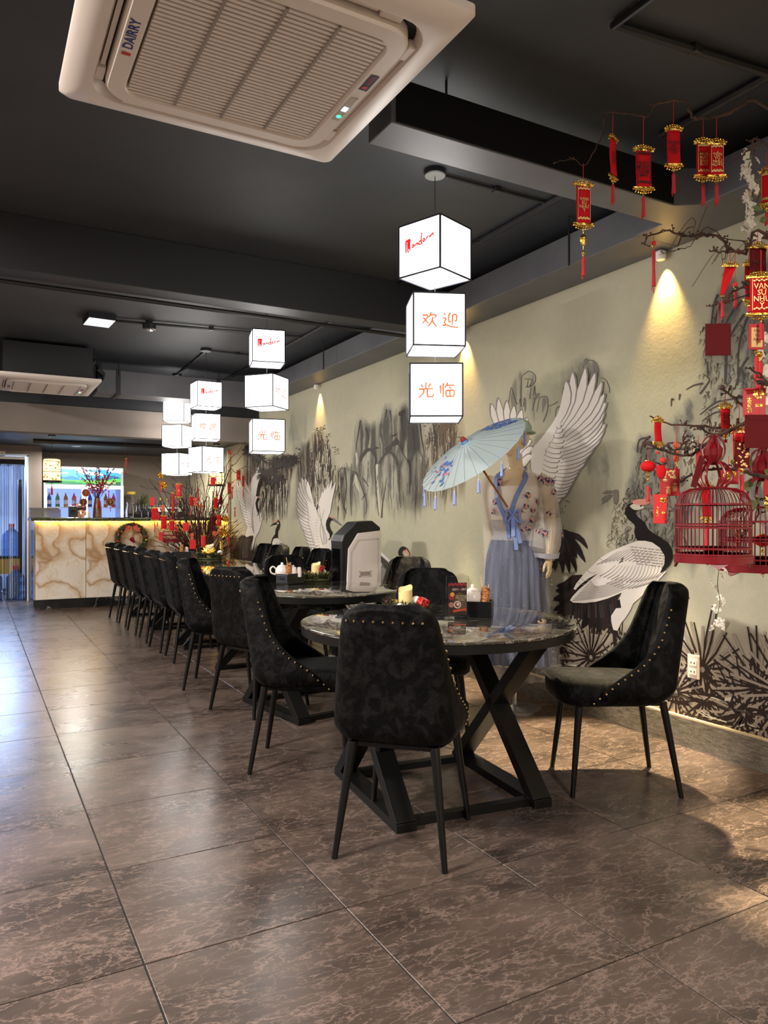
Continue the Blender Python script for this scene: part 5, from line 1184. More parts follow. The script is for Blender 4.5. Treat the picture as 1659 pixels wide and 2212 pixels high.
for s in (-1, 1):
    pts = [spt(PI / 2 + s * (.02 + max(0, z - 1.15) * 1.9), z, .022) for z in [1.07 + .40 * i / 16 for i in range(17)]] + [Vector((-s * .062, -.035, 1.505)), Vector((-s * .02, -.062, 1.515)), Vector((0, -.064, 1.515))]
    for i in range(len(pts) - 1): q.bar(pts[i], pts[i + 1] + (pts[i + 1] - pts[i]) * .12, .026, .007, up=(-s * .3, 1, 0))
q.build('collar_band', M['blue_band'], fig, True)
q = MB()
for k, (dx, l) in enumerate(((-.012, .17), (.012, .21), (.03, .13))):
    p = spt(PI / 2 + .22, 1.215, .03); q.bar(p, p + Vector((-.04 + dx, .012 + .006 * k, -l)), .024, .004, up=(0, 1, 0))
for s in (-1, 1): q.tube(curve2([spt(PI / 2 + .22, 1.215, .03), spt(PI / 2 + .22, 1.225, .04) + Vector((s * .035, 0, .02)), spt(PI / 2 + .22, 1.20, .04) + Vector((s * .045, 0, -.03)), spt(PI / 2 + .22, 1.215, .03)], 4), .008, 6)
q.build('ribbon_bow', M['blue_band'], fig, True)
def skirt(name, z0, z1, r0, r1, n, amp, mt, y1=0):
    q = MB(); rows = []
    for i in range(15):
        t = i / 14; z = z1 + (z0 - z1) * t; rows.append([])
        for j in range(180):
            a = 2 * PI * j / 180; w_, d_, o_ = sec(max(z, .9)); w_, d_ = (w_ + r0, d_ + r0) if t == 0 else (max(w_ + r0, .13 + r0 + (r1 - .13) * t ** .8), max(d_ + r0, .10 + r0 + (r1 - .13) * t ** .8))
            pl = amp * (.15 + t) * (sin(n * a + .6 * sin(3 * a)) + .35 * sin(n * 1.7 * a + 2 * t)); rows[-1].append(((w_ + pl) * cos(a), (d_ + pl) * sin(a), z))
    q.grid(rows[::-1], 0, True); return q.build(name, mt, fig, True, angle=80)
skirt('skirt', .30, 1.10, .014, .205, 26, .016, M['skirt_blue']); skirt('sheer_overskirt', .22, 1.09, .026, .25, 15, .013, M['sheer_blue'])
def sleeve(name, pts, rr, mt):
    q = MB(); C_ = 28; rows = []
    for i, p in enumerate(pts):
        rows.append([(p[0] + rr[i][0] * cos(2 * PI * k / C_) * (1 + .06 * sin(5 * 2 * PI * k / C_)), p[1] + rr[i][1] * sin(2 * PI * k / C_), p[2] + .012 * sin(2 * 2 * PI * k / C_) * i / 6) for k in range(C_)])
    q.grid(rows[::-1], 0, True); return q.build(name, mt, fig, True)
sl = [(-.150, -.005, 1.462), (-.182, -.005, 1.44), (-.200, -.006, 1.36), (-.205, -.01, 1.24), (-.20, -.005, 1.12), (-.195, .01, 1.02), (-.205, .02, .965), (-.218, .028, .95)]
sleeve('sleeve', sl, [(.03, .05), (.05, .06), (.060, .064), (.075, .085), (.095, .125), (.095, .135), (.065, .085), (.045, .05)], M['sheer'])
sleeve('sleeve', [(.15, -.005, 1.462), (.175, -.012, 1.44), (.184, -.03, 1.36), (.178, -.05, 1.24), (.172, -.06, 1.12), (.172, -.06, 1.0), (.172, -.06, .80), (.172, -.06, .64)], [(.03, .05), (.05, .06), (.058, .064), (.058, .08), (.055, .09), (.05, .09), (.045, .085), (.04, .08)], M['sheer'])
sleeve('cuff', [(-.205, .02, .968), (-.21, .022, .985), (-.214, .025, .955)], [(.068, .088), (.080, .105), (.070, .092)], mat('blue_grey_cuff', (176, 176, 190), .7))
# embroidered flowers on robe and sleeve
rnd = random.Random(8); fp = MB(); fb = MB()
def flower(p, nrm, r):
    nrm = nrm.normalized(); u = nrm.cross(Vector((0, 0, 1))).normalized(); v = nrm.cross(u); a0 = rnd.random() * 6
    for k in range(5):
        a = a0 + 2 * PI * k / 5; c_ = p + (u * cos(a) + v * sin(a)) * r * .62
        ring = [c_ + (u * cos(2 * PI * q_ / 7) + v * sin(2 * PI * q_ / 7)) * r * .42 for q_ in range(7)]; (fp if k % 3 else fb).add(ring, [tuple(range(7))])
    ring = [p + nrm * .001 + (u * cos(2 * PI * q_ / 7) + v * sin(2 * PI * q_ / 7)) * r * .4 for q_ in range(7)]; fp.add(ring, [tuple(range(7))])
    ring = [p + nrm * -.0006 + (u * cos(2 * PI * q_ / 10) + v * sin(2 * PI * q_ / 10)) * r * 1.12 for q_ in range(10)]
    for i in range(10): fb.add([ring[i], ring[(i + 1) % 10], p.lerp(ring[(i + 1) % 10], .82), p.lerp(ring[i], .82)], [(0, 1, 2, 3)])
    for k in range(3):
        a = rnd.uniform(0, 6.28); e = p + (u * cos(a) + v * sin(a)) * r * 2.3; fb.tube([p, p.lerp(e, .5) + u * r * .3, e], .0008, 4)
for (a, z) in ((2.3, 1.27), (2.05, 1.24), (2.6, 1.25), (2.85, 1.30), (2.35, 1.335), (1.1, 1.3), (.9, 1.24), (2.9, 1.40), (3.1, 1.43), (2.6, 1.19), (1.95, 1.17), (2.2, 1.13), (2.45, 1.14), (3.3, 1.25), (1.2, 1.42)):
    p = spt(a, z, .021); flower(p, Vector((cos(a), sin(a), .1)), rnd.uniform(.015, .022))
for k in range(20):
    i = rnd.choice((1, 2, 3, 4, 4, 5)); a = rnd.uniform(1.2, 4.9); t_ = rnd.random(); A, B_ = sl[i], sl[i + 1]; ra = [(.05, .06), (.060, .064), (.075, .085), (.095, .125), (.095, .135), (.065, .085)][max(0, i - 1)]
    p = Vector([A[j] + (B_[j] - A[j]) * t_ * .4 for j in range(3)]) + Vector((ra[0] * cos(a) * 1.08, ra[1] * sin(a) * 1.05, 0)); flower(p, Vector((cos(a), sin(a), 0)), rnd.uniform(.013, .020))
e_ = MB(); e_.add(fp.v, fp.f, 0); e_.add(fb.v, fb.f, 1); e_.build('embroidery', [M['embro_pink'], M['embro_blue']], fig, kind='stuff')
g = MB()
for k in range(260):
    a = rnd.uniform(0, 6.28); z = rnd.uniform(.35, 1.0); t_ = (1.09 - z) / .87; r_ = .15 + .115 * t_ ** .8 + .03; p = Vector((r_ * cos(a), (r_ - .02) * sin(a), z)); g.ball(p, rnd.uniform(.0015, .0032), 5, 4)
g.build('sequins', M['glint'], fig, kind='stuff')
# parasol
RT, FW, UP = Vector((CC, -SS, 0)), Vector((SS, CC, 0)), Vector((0, 0, 1))
ax = (RT * -.54 + UP * .74 - FW * .30).normalized(); pc = atd(1021, 981, 4.28)
par = thing('parasol', 'pale blue oil-paper parasol with blue flowers and tassels held before the figure\'s face', 'umbrella', pc, 0)
par.rotation_euler = ax.to_track_quat('Z', 'Y').to_euler(); R0 = .345; H0 = .085; NR = 28
q = MB(); q.grid([[(R0 * t * cos(2 * PI * k / 56) * (1 - .012 * t * (k % 2)), R0 * t * sin(2 * PI * k / 56) * (1 - .012 * t * (k % 2)), H0 * (1 - t ** 1.25)) for k in range(56)] for t in (1, .8, .6, .4, .2, .06)], 0, True)
q.build('canopy', mat('pale_blue_oil_paper', (156, 168, 168), .5, Transmission_Weight=.0), par, True)
q = MB()
for k in range(NR): a = 2 * PI * k / NR; q.tube([(R0 * t * cos(a), R0 * t * sin(a), H0 * (1 - t ** 1.25) - .003) for t in (.08, .4, .7, .995)], .0022, 4)
q.build('ribs', mat('bamboo_rib', (176, 150, 104), .6), par, kind='stuff')
q = MB(); q.tube([(0, 0, H0 - .48), (0, 0, H0)], .0065, 8); q.build('handle', mat('brown_wood_handle', (150, 96, 48), .5), par, True)
q = MB(); q.lathe([(.026, H0 - .008), (.022, H0 + .006), (.018, H0 + .012)], 16); q.lathe([(.017, H0 + .012), (.018, H0 + .018), (.012, H0 + .034), (0, H0 + .036)], 16, mi=1); q.build('finial', [mat('blue_finial_ring', (60, 120, 170), .4), mat('dark_red_finial', (130, 40, 32), .5)], par, True)
fl = MB(); tu = par.rotation_euler.to_matrix().inverted()
def cano(r, a, d=.0025): t = r / R0; return (r * cos(a), r * sin(a), H0 * (1 - t ** 1.25) + d)
ra_ = tu @ RT; aR = math.atan2(ra_.y, ra_.x)
for k in range(190):
    far = k < 130; a = aR + (rnd.uniform(.12, .95) if far else PI + rnd.choice((rnd.uniform(.25, .75), rnd.uniform(.2, .5), rnd.uniform(-.3, .9)))); r = rnd.uniform(.16, .325) if far else rnd.uniform(.15, .31)
    l = rnd.uniform(.009, .024); d = rnd.uniform(0, 6.28); w_ = l * .42; c_ = (r, a)
    P4 = [cano(r + l * cos(d), a + l * sin(d) / r), cano(r + w_ * cos(d + 1.57), a + w_ * sin(d + 1.57) / r), cano(r - l * cos(d), a - l * sin(d) / r), cano(r - w_ * cos(d + 1.57), a - w_ * sin(d + 1.57) / r)]
    fl.add(P4, [(0, 1, 2, 3)], 1 if (not far and rnd.random() < .18) else 0)
fo = MB()
for k in range(NR): a = 2 * PI * k / NR; fo.tube([cano(R0 * t, a, .0012) for t in (.1, .4, .7, .99)], .0011, 4)
fo.build('fold_lines', mat('grey_fold_line', (122, 136, 138), .6), par, kind='stuff')
fl.build('painted_flowers', [mat('blue_flower_paint', (62, 96, 158), .6), mat('pink_flower_paint', (214, 110, 120), .6)], par, kind='stuff')
TM = [mat('lilac_blue_tassel', (150, 166, 220), .7), mat('pale_tassel_cord', (214, 214, 200), .6)]
for k in range(14):
    a = aR + 2 * PI * k / 14 + .2; p = Vector(cano(R0 * .985, a, -.004)); q = MB(); dn = tu @ Vector((0, 0, -1))
    q.tube([p, p + dn * .025], .0012, 4, 1); q.ball(p + dn * .03, .005, 6, 5, 1)
    s1 = dn.orthogonal().normalized(); s2 = dn.cross(s1)
    q.tube([p + dn * .03, p + dn * .045, p + dn * .075, p + dn * .098], [.004, .007, .0085, .0095], 8)
    for j in range(8): q.tube([p + dn * .04, p + dn * (.10 + .008 * (j % 2)) + (s1 * cos(j) + s2 * sin(j)) * .009], .0014, 3)
    q.build('tassel', TM, par)
# ================================================================== reception counter
M['onyx'], s_, r_ = nz(mat('cream_onyx_panel', (220, 205, 185), .14), 1.6, .35, .7, (226, 216, 202), (216, 202, 184), detail=4, dist=.6)
veins(M['onyx'], s_, 1.7, .055, (192, 156, 112), .8, (1, 1, 1), 1.3, warp=.35, wscale=2.2, det=1.2)
veins(M['onyx'], s_, 1.7, .016, (146, 102, 58), .6, (1, 1, 1), 1.3, warp=.36, wscale=2.2, det=1.6)
veins(M['onyx'], s_, 2.4, .02, (206, 176, 136), .5, (1, 1, 1), 6.3, warp=.5, det=4)
M['black_marble'], s_, _ = nz(mat('black_marble_base', (26, 26, 27), .12), 3, .3, .7, (18, 18, 19), (40, 40, 40)); veins(M['black_marble'], s_, 2.4, .02, (150, 146, 140), .7, (1, 1, 1), 2)
ct = thing('reception_counter', 'reception counter with glossy cream onyx front and black marble base', 'counter', (.69, 10.70, 0))
pm = None
for i in range(4):
    x0 = .62 * i + .012; o = MB().box(0, 0, 0, .615 if i < 3 else .70, .02, 1.03).build('front_panel', M['onyx'], ct, bevel=.002); o.location = (x0, -.02, .122)
    if pm is None: pm = o.data
    elif i < 3: o.data = pm
MB().box(.0, 0, .0, 2.58, .55, 1.15).build('carcass', M['dark_beam'], ct)
MB().box(-.012, -.022, 0, 2.58, .56, .12).build('plinth', M['black_marble'], ct, bevel=.002)
MB().box(-.008, -.018, .12, .008, .55, 1.15).build('end_panel', mat('mirror_end_panel', (200, 205, 215), .08, .8), ct)
MB().box(-.04, -.09, 1.165, 2.58, .62, 1.2).build('worktop', M['black_marble'], ct, bevel=.003)
MB().box(.0, -.045, 1.150, 2.58, -.03, 1.160).build('light_strip', glow('warm_led_strip', (255, 196, 70), 13), ct)
g = MB(); rnd = random.Random(2)
for i in range(26): sprigs(g, (.0 + .1 * i, -.10, 1.165 + .012 * sin(i * 1.3)), (.06, .025, .03), 60, .06, rnd, w=.005, flat=-.2)
g.tube([(0, -.10, 1.178), (1.3, -.10, 1.172), (2.55, -.10, 1.178)], .022, 8)
for k in range(16): g.ball((rnd.uniform(0, 2.5), -.13, 1.16 + rnd.uniform(-.02, .03)), .008, 6, 4, 1)
for v in (0,):
    g2 = g.build('pine_garland', [M['pine'], M['gold']], None, kind='stuff'); g2.location = (.66, 10.70, 0); tag(g2, 'green pine garland draped along the counter\'s front edge', 'garland')
w_ = thing('christmas_wreath', 'pine wreath with red bow and bauble on the counter front', 'wreath', (1.894, 10.60, .90))
g = MB()
for k in range(44):
    a = 2 * PI * k / 44; sprigs(g, (.185 * cos(a), 0, .185 * sin(a)), (.035, .03, .035), 60, .08, rnd, w=.006, flat=.3)
g.tube([(.185 * cos(2 * PI * k / 32), 0, .185 * sin(2 * PI * k / 32)) for k in range(33)], .036, 8)
g.build('pine_ring', M['pine'], w_, kind='stuff')
g = MB()
for s in (-1, 1):
    for k in range(3): g.add([(0, -.06, .17), (s * (.05 + .02 * k), -.075, .20 - .02 * k), (s * (.085 + .01 * k), -.07, .165 - .03 * k), (s * .04, -.065, .15 - .015 * k)], [(0, 1, 2, 3)])
g.build('bow', mat('salmon_red_bow', (220, 96, 80), .6), w_)
g = MB(); g.tube([(0, -.04, .16), (0, -.04, .03)], .002, 4); g.build('string', M['gold'], w_); g = MB(); g.ball((0, -.04, 0), .03, 14, 10); g.ball((.02, -.05, -.025), .022, 12, 8); g.build('hanging_bauble', mat('red_glossy_bauble', (150, 20, 40), .1, .4), w_, True)
g = MB(); h_ = MB()
for k in range(26):
    a = rnd.uniform(0, 6.28); r = .185 + rnd.uniform(-.05, .05); (g if k % 2 else h_).ball((r * cos(a), -.06, r * sin(a)), .013, 8, 6)
g.build('red_baubles', mat('red_small_bauble', (190, 40, 44), .2), w_, True, kind='stuff'); h_.build('gold_baubles', M['gold'], w_, True, kind='stuff')
# things on the counter
t = thing('menu_stack', 'stack of grey menu folders on the left end of the counter', 'menu', (.84, 10.92, 1.2))
for i in range(7): o = MB().box(-.19 + .004 * (i % 3), -.13, .019 * i, .18 - .02 * (i == 6), .13, .019 * i + .016).build('folder', mat('grey_folder', (126, 122, 118), .6) if i == 0 else bpy.data.materials['grey_folder'], t, bevel=.002)
t = thing('speaker_box', 'upright black box beside the menu folders on the counter', 'speaker', (1.18, 10.9, 1.2))
MB().box(-.055, -.05, 0, .055, .05, .155).build('cabinet', M['black_box'], t, bevel=.004); b = MB(); b.lathe([(.03, 0), (.034, .004), (.02, .002)], 16); o = b.build('cone', M['black_metal'], t, True); o.rotation_euler = (PI / 2, 0, 0); o.location = (0, -.05, .07)
# bottle vase with red berry branches
vx, vy = 1.50, 10.95
t = thing('berry_vase', 'ribbed bronze vase with red berry branches on the counter', 'vase', (vx, vy, 1.2))
MB().lathe([(.056, 0), (.060, .01)] + [(.058 - .022 * (k / 11) ** 2 + .003 * (k % 2), .02 + .02 * k) for k in range(12)] + [(.036, .27), (.03, .27), (.03, .2), (0, .2)], 22).build('vase', nz(mat('bronze_glaze', (110, 80, 62), .3, .3), 12, .3, .7, (84, 58, 44), (140, 106, 84))[0], t, True)
b = MB(); be = MB()
for k in range(30):
    a = rnd.uniform(0, 6.28); sp = rnd.uniform(.05, .30); h = rnd.uniform(.25, .46); p = [(0, 0, .22), (sp * .4 * cos(a), sp * .4 * sin(a) * .6, .22 + h * .5), (sp * cos(a), sp * sin(a) * .6, .24 + h)]
    c = curve2(p, 6); b.tube(c, .0022, 4)
    for q in range(5, len(c)):
        for r in range(2): be.ball(Vector(c[q]) + Vector((rnd.uniform(-.016, .016), rnd.uniform(-.016, .016), rnd.uniform(-.014, .014))), rnd.uniform(.006, .010), 6, 4, 0 if q < len(c) - 2 or rnd.random() < .4 else 1)
b.build('stems', M['twig'], t, kind='stuff'); be.build('berries', [mat('deep_red_berry', (176, 24, 44), .35), mat('blackish_berry', (70, 20, 30), .4)], t, True, kind='stuff')
b = MB(); b.bar((.035, -.05, .23), (.045, -.062, .09), .03, .004); b.bar((.02, -.05, .23), (.0, -.062, .13), .02, .004); b.build('ribbon', M['red_felt'], t)
# glass jug, upside-down glasses and glass rack
t = thing('glass_jug', 'clear glass jug on the counter right of the berry vase', 'jug', (1.93, 10.95, 1.2))
MB().lathe([(.05, 0), (.056, .004), (.058, .09), (.045, .15), (.038, .18), (.046, .215), (.043, .215), (.034, .18), (.041, .15), (.053, .09), (.05, .008), (0, .008)], 22).build('jug', M['glass'], t, True)
MB().tube(curve2([(.045, 0, .18), (.09, 0, .17), (.095, 0, .10), (.056, 0, .06)], 5), .006, 8).build('handle', M['glass'], t, True)
gp = None
for i in range(8):
    lb = 'stemmed glass on the counter, %s from the glass jug' % ('first', 'second', 'third', 'fourth', 'fifth', 'sixth', 'seventh', 'eighth')[i]
    if gp is None:
        gp = thing('wine_glass', lb, 'glass', (2.09, 10.93, 1.2), 0, 'stemmed glasses on the counter')
        MB().lathe([(.036, 0), (.034, .003), (.005, .007), (.0035, .08), (.012, .088), (.034, .115), (.038, .145), (.031, .185), (.029, .185), (.036, .145), (.032, .117), (.008, .092), (0, .092)], 18).build('glass', M['glass'], gp, True)
    else: dup(gp, lb, (2.09 + .098 * i, 10.93 + .03 * (i % 2), 1.2))
# person behind the counter
pr = thing('person', 'person with dark tied hair and red clips, forehead and eyes showing above the counter', 'person', (aty(173, 1100, 11.72).x, 11.72, 0), rad(180))
b = MB(); zz = [(.02, .10, .09), (.45, .13, .10), (.55, .16, .12), (.75, .13, .10), (.98, .17, .11), (1.02, .15, .09), (1.06, .06, .055), (1.12, .05, .05)]
b.grid([[(w1 * cos(2 * PI * k / 20), d1 * sin(2 * PI * k / 20), z) for k in range(20)] for z, w1, d1 in zz], 0, True); b.f.append(tuple(range(19, -1, -1))); b.m.append(0)
for s in (-1, 1):
    b.tube(curve2([(s * .16, 0, 1.0), (s * .21, .02, .85), (s * .19, .16, .80), (s * .10, .24, .90)], 4), [.045 - .0016 * i for i in range(13)], 10); b.ball((s * .09, .26, .91), .032, 10, 8, 0, (1, 1.2, .7))
    for k in range(5): b.tube([(s * (.075 + .012 * k), .27, .91), (s * (.072 + .013 * k), .31, .905), (s * (.07 + .013 * k), .33, .89)], [.009, .0085, .007], 6)
hz = 1.20
b.ball((0, -.005, hz), .088, 18, 12, 0, (.86, 1.02, 1.12)); b.ball((0, .03, hz - .045), .06, 14, 10, 0, (.95, .95, 1.2)); b.tube([(0, .088, hz - .005), (0, .105, hz - .035), (0, .098, hz - .045)], [.008, .012, .011], 8)
for s in (-1, 1): b.ball((s * .079, 0, hz - .02), .024, 8, 6, 0, (.35, .7, 1.1))
bo = b.build('body', mat('skin', (206, 156, 128), .5), pr, True); mm = bo.modifiers.new('remesh', 'REMESH'); mm.mode = 'VOXEL'; mm.voxel_size = .007; mm.use_smooth_shade = True
b = MB(); b.ball((0, -.012, hz + .058), .094, 18, 12, 0, (.95, 1.02, .82)); b.ball((0, -.05, hz + .0), .085, 16, 10, 0, (1.0, .8, 1.0)); b.ball((0, -.12, hz + .02), .04, 12, 8); b.build('hair', mat('dark_brown_hair', (40, 30, 30), .45), pr, True)
b = MB(); [b.ball((s * .030, .083, hz + .002), .010, 8, 6, 0, (1.4, .5, .6)) for s in (-1, 1)]; b.build('eyes', mat('dark_eye', (30, 24, 24), .2), pr, True)
b = MB(); [b.tube([(s * .014, .091, hz + .024), (s * .032, .088, hz + .03), (s * .05, .074, hz + .024)], .003, 5) for s in (-1, 1)]; b.build('eyebrows', mat('brow', (50, 36, 32), .7), pr)
b = MB(); b.ball((0, .088, hz - .072), .012, 8, 6, 0, (1.6, .6, .5)); b.build('lips', mat('lip', (186, 100, 96), .4), pr, True)
b = MB(); b.bar((-.042, .058, hz + .112), (-.034, .085, hz + .062), .016, .01); b.bar((.052, .05, hz + .106), (.046, .078, hz + .06), .016, .01); b.build('hair_clips', mat('red_hair_clip', (220, 50, 60), .4), pr); pr.scale = (1, 1, 1.065)
b = MB(); b.grid([[((w1 + .012) * cos(2 * PI * k / 20), (d1 + .012) * sin(2 * PI * k / 20), z) for k in range(20)] for z, w1, d1 in zz[:6]], 0, True); b.build('blouse', mat('white_blouse', (220, 214, 214), .8), pr, True)
# drinks fridge
fr = thing('drinks_fridge', 'lit glass-door drinks fridge with landscape light box behind the counter', 'fridge', (.92, 12.25, 0))
b = MB(); b.box(0, 0, 0, 1.15, .04, .10); b.box(0, .04, 0, .04, .62, 1.98); b.box(1.11, .04, 0, 1.15, .62, 1.98); b.box(.04, .58, 0, 1.11, .62, 1.98); b.box(.04, .04, 1.66, 1.11, .58, 1.70); b.box(.04, .04, 1.94, 1.11, .58, 1.98); b.box(.04, .04, .06, 1.11, .58, .12); b.build('cabinet', mat('white_enamel', (226, 232, 240), .35), fr, bevel=.004)
MB().box(.04, .55, .12, 1.11, .575, 1.66).build('lit_back', glow('blue_white_fridge_light', (150, 176, 255), .34), fr)
for i in range(2):
    x0 = .0 + .575 * i; b = MB(); b.box(x0, 0, .10, x0 + .045, .035, 1.70); b.box(x0 + .53, 0, .10, x0 + .575, .035, 1.70); b.box(x0 + .045, 0, 1.64, x0 + .53, .035, 1.70); b.box(x0 + .045, 0, .10, x0 + .53, .035, .16)
    d = b.build('door', bpy.data.materials['white_enamel'], fr, bevel=.004); MB().box(x0 + .045, .014, .16, x0 + .53, .02, 1.64).build('pane', M['acrylic'], d)
    MB().box((x0 + .50) if i == 0 else (x0 + .05), -.02, .9, (x0 + .53) if i == 0 else (x0 + .08), 0, 1.3).build('handle', M['silver'], d)
for z in (.55, .95, 1.35): MB().box(.045, .06, z, 1.105, .54, z + .012).build('shelf', M['silver'], fr)
# landscape light box: sky, hills and meadow bands
b = MB(); SK = lambda x, z: (.045 + 1.06 * x, -.004, 1.71 + .225 * z)
random.seed(9)
for r in range(14):
    for c in range(40):
        x0, x1, z0, z1 = c / 40, (c + 1) / 40, r / 14, (r + 1) / 14; h = .44 + .10 * sin(x0 * 9) + .06 * sin(x0 * 23); hh = .30 + .07 * sin(x0 * 6 + 2)
        k = 0 if z0 > h + .2 and sin(x0 * 13 + z0 * 9) + sin(x0 * 31) * .5 > .1 else 1 if z0 > h else 2 if z0 > hh else 3 if z0 > .12 + .08 * sin(x0 * 8) else 4
        b.add([SK(x0, z0), SK(x1, z0), SK(x1, z1), SK(x0, z1)], [(0, 1, 2, 3)], k)
b.build('light_box_picture', [glow('lit_cloud', (225, 240, 250), .24), glow('lit_sky', (60, 150, 214), .2), glow('lit_hill', (30, 96, 144), .17), glow('lit_meadow', (70, 176, 66), .2), glow('lit_dark_grass', (20, 96, 62), .17)], fr)
MB().box(.78, -.0065, 1.725, 1.03, -.0045, 1.76).build('light_box_caption', mat('pale_caption', (150, 160, 120), .5), fr)
# goods in the fridge
pal = [('pink', (226, 90, 130)), ('green', (80, 150, 80)), ('white', (235, 235, 235)), ('amber', (200, 130, 60)), ('blue', (80, 110, 190))]
protos = {}
n_ = 0
for z in (.562, .962, 1.362):
    for i in range(9):
        cn, cc = pal[(i * 2 + int(z * 7)) % 5]; x = .10 + .118 * i; lb = '%s drink bottle in the lit fridge, %s shelf, number order %s from the left' % (cn, {.562: 'lowest', .962: 'middle', 1.362: 'top'}[z], ('first', 'second', 'third', 'fourth', 'fifth', 'sixth', 'seventh', 'eighth', 'ninth')[i])
        lb = lb.replace('number order ', '')
        loc = (.92 + x, 12.25 + .30, z)
        if cn not in protos:
            t = thing('drink_bottle', lb, 'bottle', loc, 0, 'drinks in the fridge')
            MB().lathe([(.028, 0), (.031, .004), (.031, .13), (.026, .16), (.012, .19), (.012, .205), (0, .205)], 14).build('bottle', mat(cn + '_drink', cc, .25), t, True)
            MB().lathe([(.0135, .20), (.0135, .225), (0, .225)], 12).build('cap', M['white'], t, True); MB().lathe([(.0315, .05), (.0315, .11)], 14).build('label', M['white'] if cn != 'white' else mat('green_label', (90, 150, 80), .5), t, True); protos[cn] = t
        else: dup(protos[cn], lb, loc)
# flask of greenery and yellow-lidded jar on a back shelf
bs = thing('back_shelf', 'dark shelf unit behind the counter right of the fridge', 'shelf', (2.12, 12.55, 0)); MB().box(0, 0, 1.22, 1.14, .34, 1.25).build('shelf_board', M['black_box'], bs); MB().box(0, .02, 0, 1.14, .34, 1.22).build('carcass', M['dark_beam'], bs, bevel=.003)
t = thing('storage_jar', 'glass jar with yellow lid on the back shelf', 'jar', (2.26, 12.7, 1.25)); MB().lathe([(.07, 0), (.075, .01), (.075, .3), (.06, .33), (.056, .33), (.07, .3), (.07, .012), (0, .012)], 18).build('jar', M['glass'], t, True); MB().lathe([(.072, .33), (.072, .375), (0, .375)], 18).build('lid', mat('yellow_lid', (226, 190, 60), .4), t, True)
t = thing('green_plant', 'dusty green potted plant beside the yellow-lidded jar', 'plant', (2.47, 12.68, 1.25)); MB().lathe([(.04, 0), (.055, .10), (.05, .10), (0, .09)], 14).build('pot', M['dark_beam'], t, True); b = MB(); sprigs(b, (0, 0, .10), (.04, .04, .2), 200, .09, random.Random(6), w=.008, flat=.8); b.build('foliage', M['leaf'], t, kind='stuff')
for i in range(5):
    t = thing('spirit_bottle', 'dark bottle on the back shelf, %s from the green plant' % ('first', 'second', 'third', 'fourth', 'fifth')[i], 'bottle', (2.62 + .11 * i, 12.68, 1.25), 0, 'bottles on the back shelf'); MB().lathe([(.034, 0), (.037, .005), (.037, .15), (.014, .20), (.014, .27), (0, .27)], 14).build('bottle', mat('dark_bottle_glass', ((70, 50, 30), (30, 50, 34), (120, 110, 100))[i % 3], .1), t, True); MB().lathe([(.0375, .05), (.0375, .12)], 14).build('label', M['white'], t, True); MB().lathe([(.0152, .24), (.0152, .28), (0, .28)], 10).build('cap', M['gold'], t, True)
# caged lanterns
def cage_lantern(c, label, s=1.0, cord=None):
    t = thing('cage_lantern', label, 'lantern', c, 0, 'lit cage lanterns over the counter'); t.scale = (s, s, s)
    b = MB(); n = 20
    for k in range(n):
        a = 2 * PI * k / n; b.tube([(.112 * cos(a), .112 * sin(a), 0), (.112 * cos(a), .112 * sin(a), .25), (.095 * cos(a), .095 * sin(a), .285), (.04 * cos(a), .04 * sin(a), .30)], .0015, 4)
    for z in (.003, .12, .25): b.lathe([(.110, z - .003), (.114, z), (.110, z + .003), (.108, z)], 24)
    b.build('wire_cage', mat('black_wire', (30, 24, 22), .5) if 'black_wire' not in bpy.data.materials else bpy.data.materials['black_wire'], t)
    MB().lathe([(.118, -.012), (.118, .012), (.10, .012), (.10, -.012), (.118, -.012)], 24).build('base_ring', M['black_metal'], t, True)
    m_ = bpy.data.materials.get('warm_lit_paper') or glow('warm_lit_paper', (255, 216, 140), .95)
    sh = MB().lathe([(.098, .0), (.10, .01), (.10, .262), (.09, .278), (0, .282)], 28).build('paper_shade', m_, t, True)
    b = MB(); rn = random.Random(3)
    for k in range(46):
        a = rn.uniform(0, 6.28); z = rn.choice((rn.uniform(.02, .08), rn.uniform(.15, .24))); r = rn.uniform(.006, .014); A = rn.uniform(0, 6.28); P5 = [(.1012 * cos(a + r * cos(q) * 1.4 / .1), .1012 * sin(a + r * cos(q) * 1.4 / .1), z + r * sin(q)) for q in (A, A + 1.2, A + 2.6, A + 3.8, A + 5)]
        b.add(P5, [(0, 1, 2, 3, 4)], k % 2)
    b.build('printed_flowers', [bpy.data.materials.get('lit_orange_print') or glow('lit_orange_print', (214, 110, 40), .25), bpy.data.materials.get('lit_green_print') or glow('lit_green_print', (150, 150, 40), .25)], sh)
    MB().tube(curve2([(-.03, 0, .30), (-.03, 0, .335), (0, 0, .35), (.03, 0, .335), (.03, 0, .30)], 5), .003, 6).tube(curve2([(0, 0, .35), (.012, 0, .38), (-.03, 0, .395), (0, 0, .41), (0, 0, cord)], 4), .002, 5).build('hook', M['black_metal'], t)
    b = MB(); b.tube([(0, 0, 0), (0, 0, -.06)], .004, 6); b.tube([(0, 0, -.06), (0, 0, -.10), (0, 0, -.17)], [.006, .012, .014], 8); b.build('tassel', M['cord_red'], t)
    if cord: MB().lathe([(.045, cord - .02), (.045, cord), (0, cord)], 16).build('ceiling_rose', M['pipe'], t, True)
p = aty(112, 1040, 10.2); cage_lantern((p.x, p.y, p.z), 'lit paper cage lantern hanging at the left end of the counter', 1.0, 2.24 - p.z)
p = aty(468, 1048, 10.3); cage_lantern((p.x, p.y, p.z), 'lit paper cage lantern behind the third lamp, above the twig tree', 1.0, 2.24 - p.z)
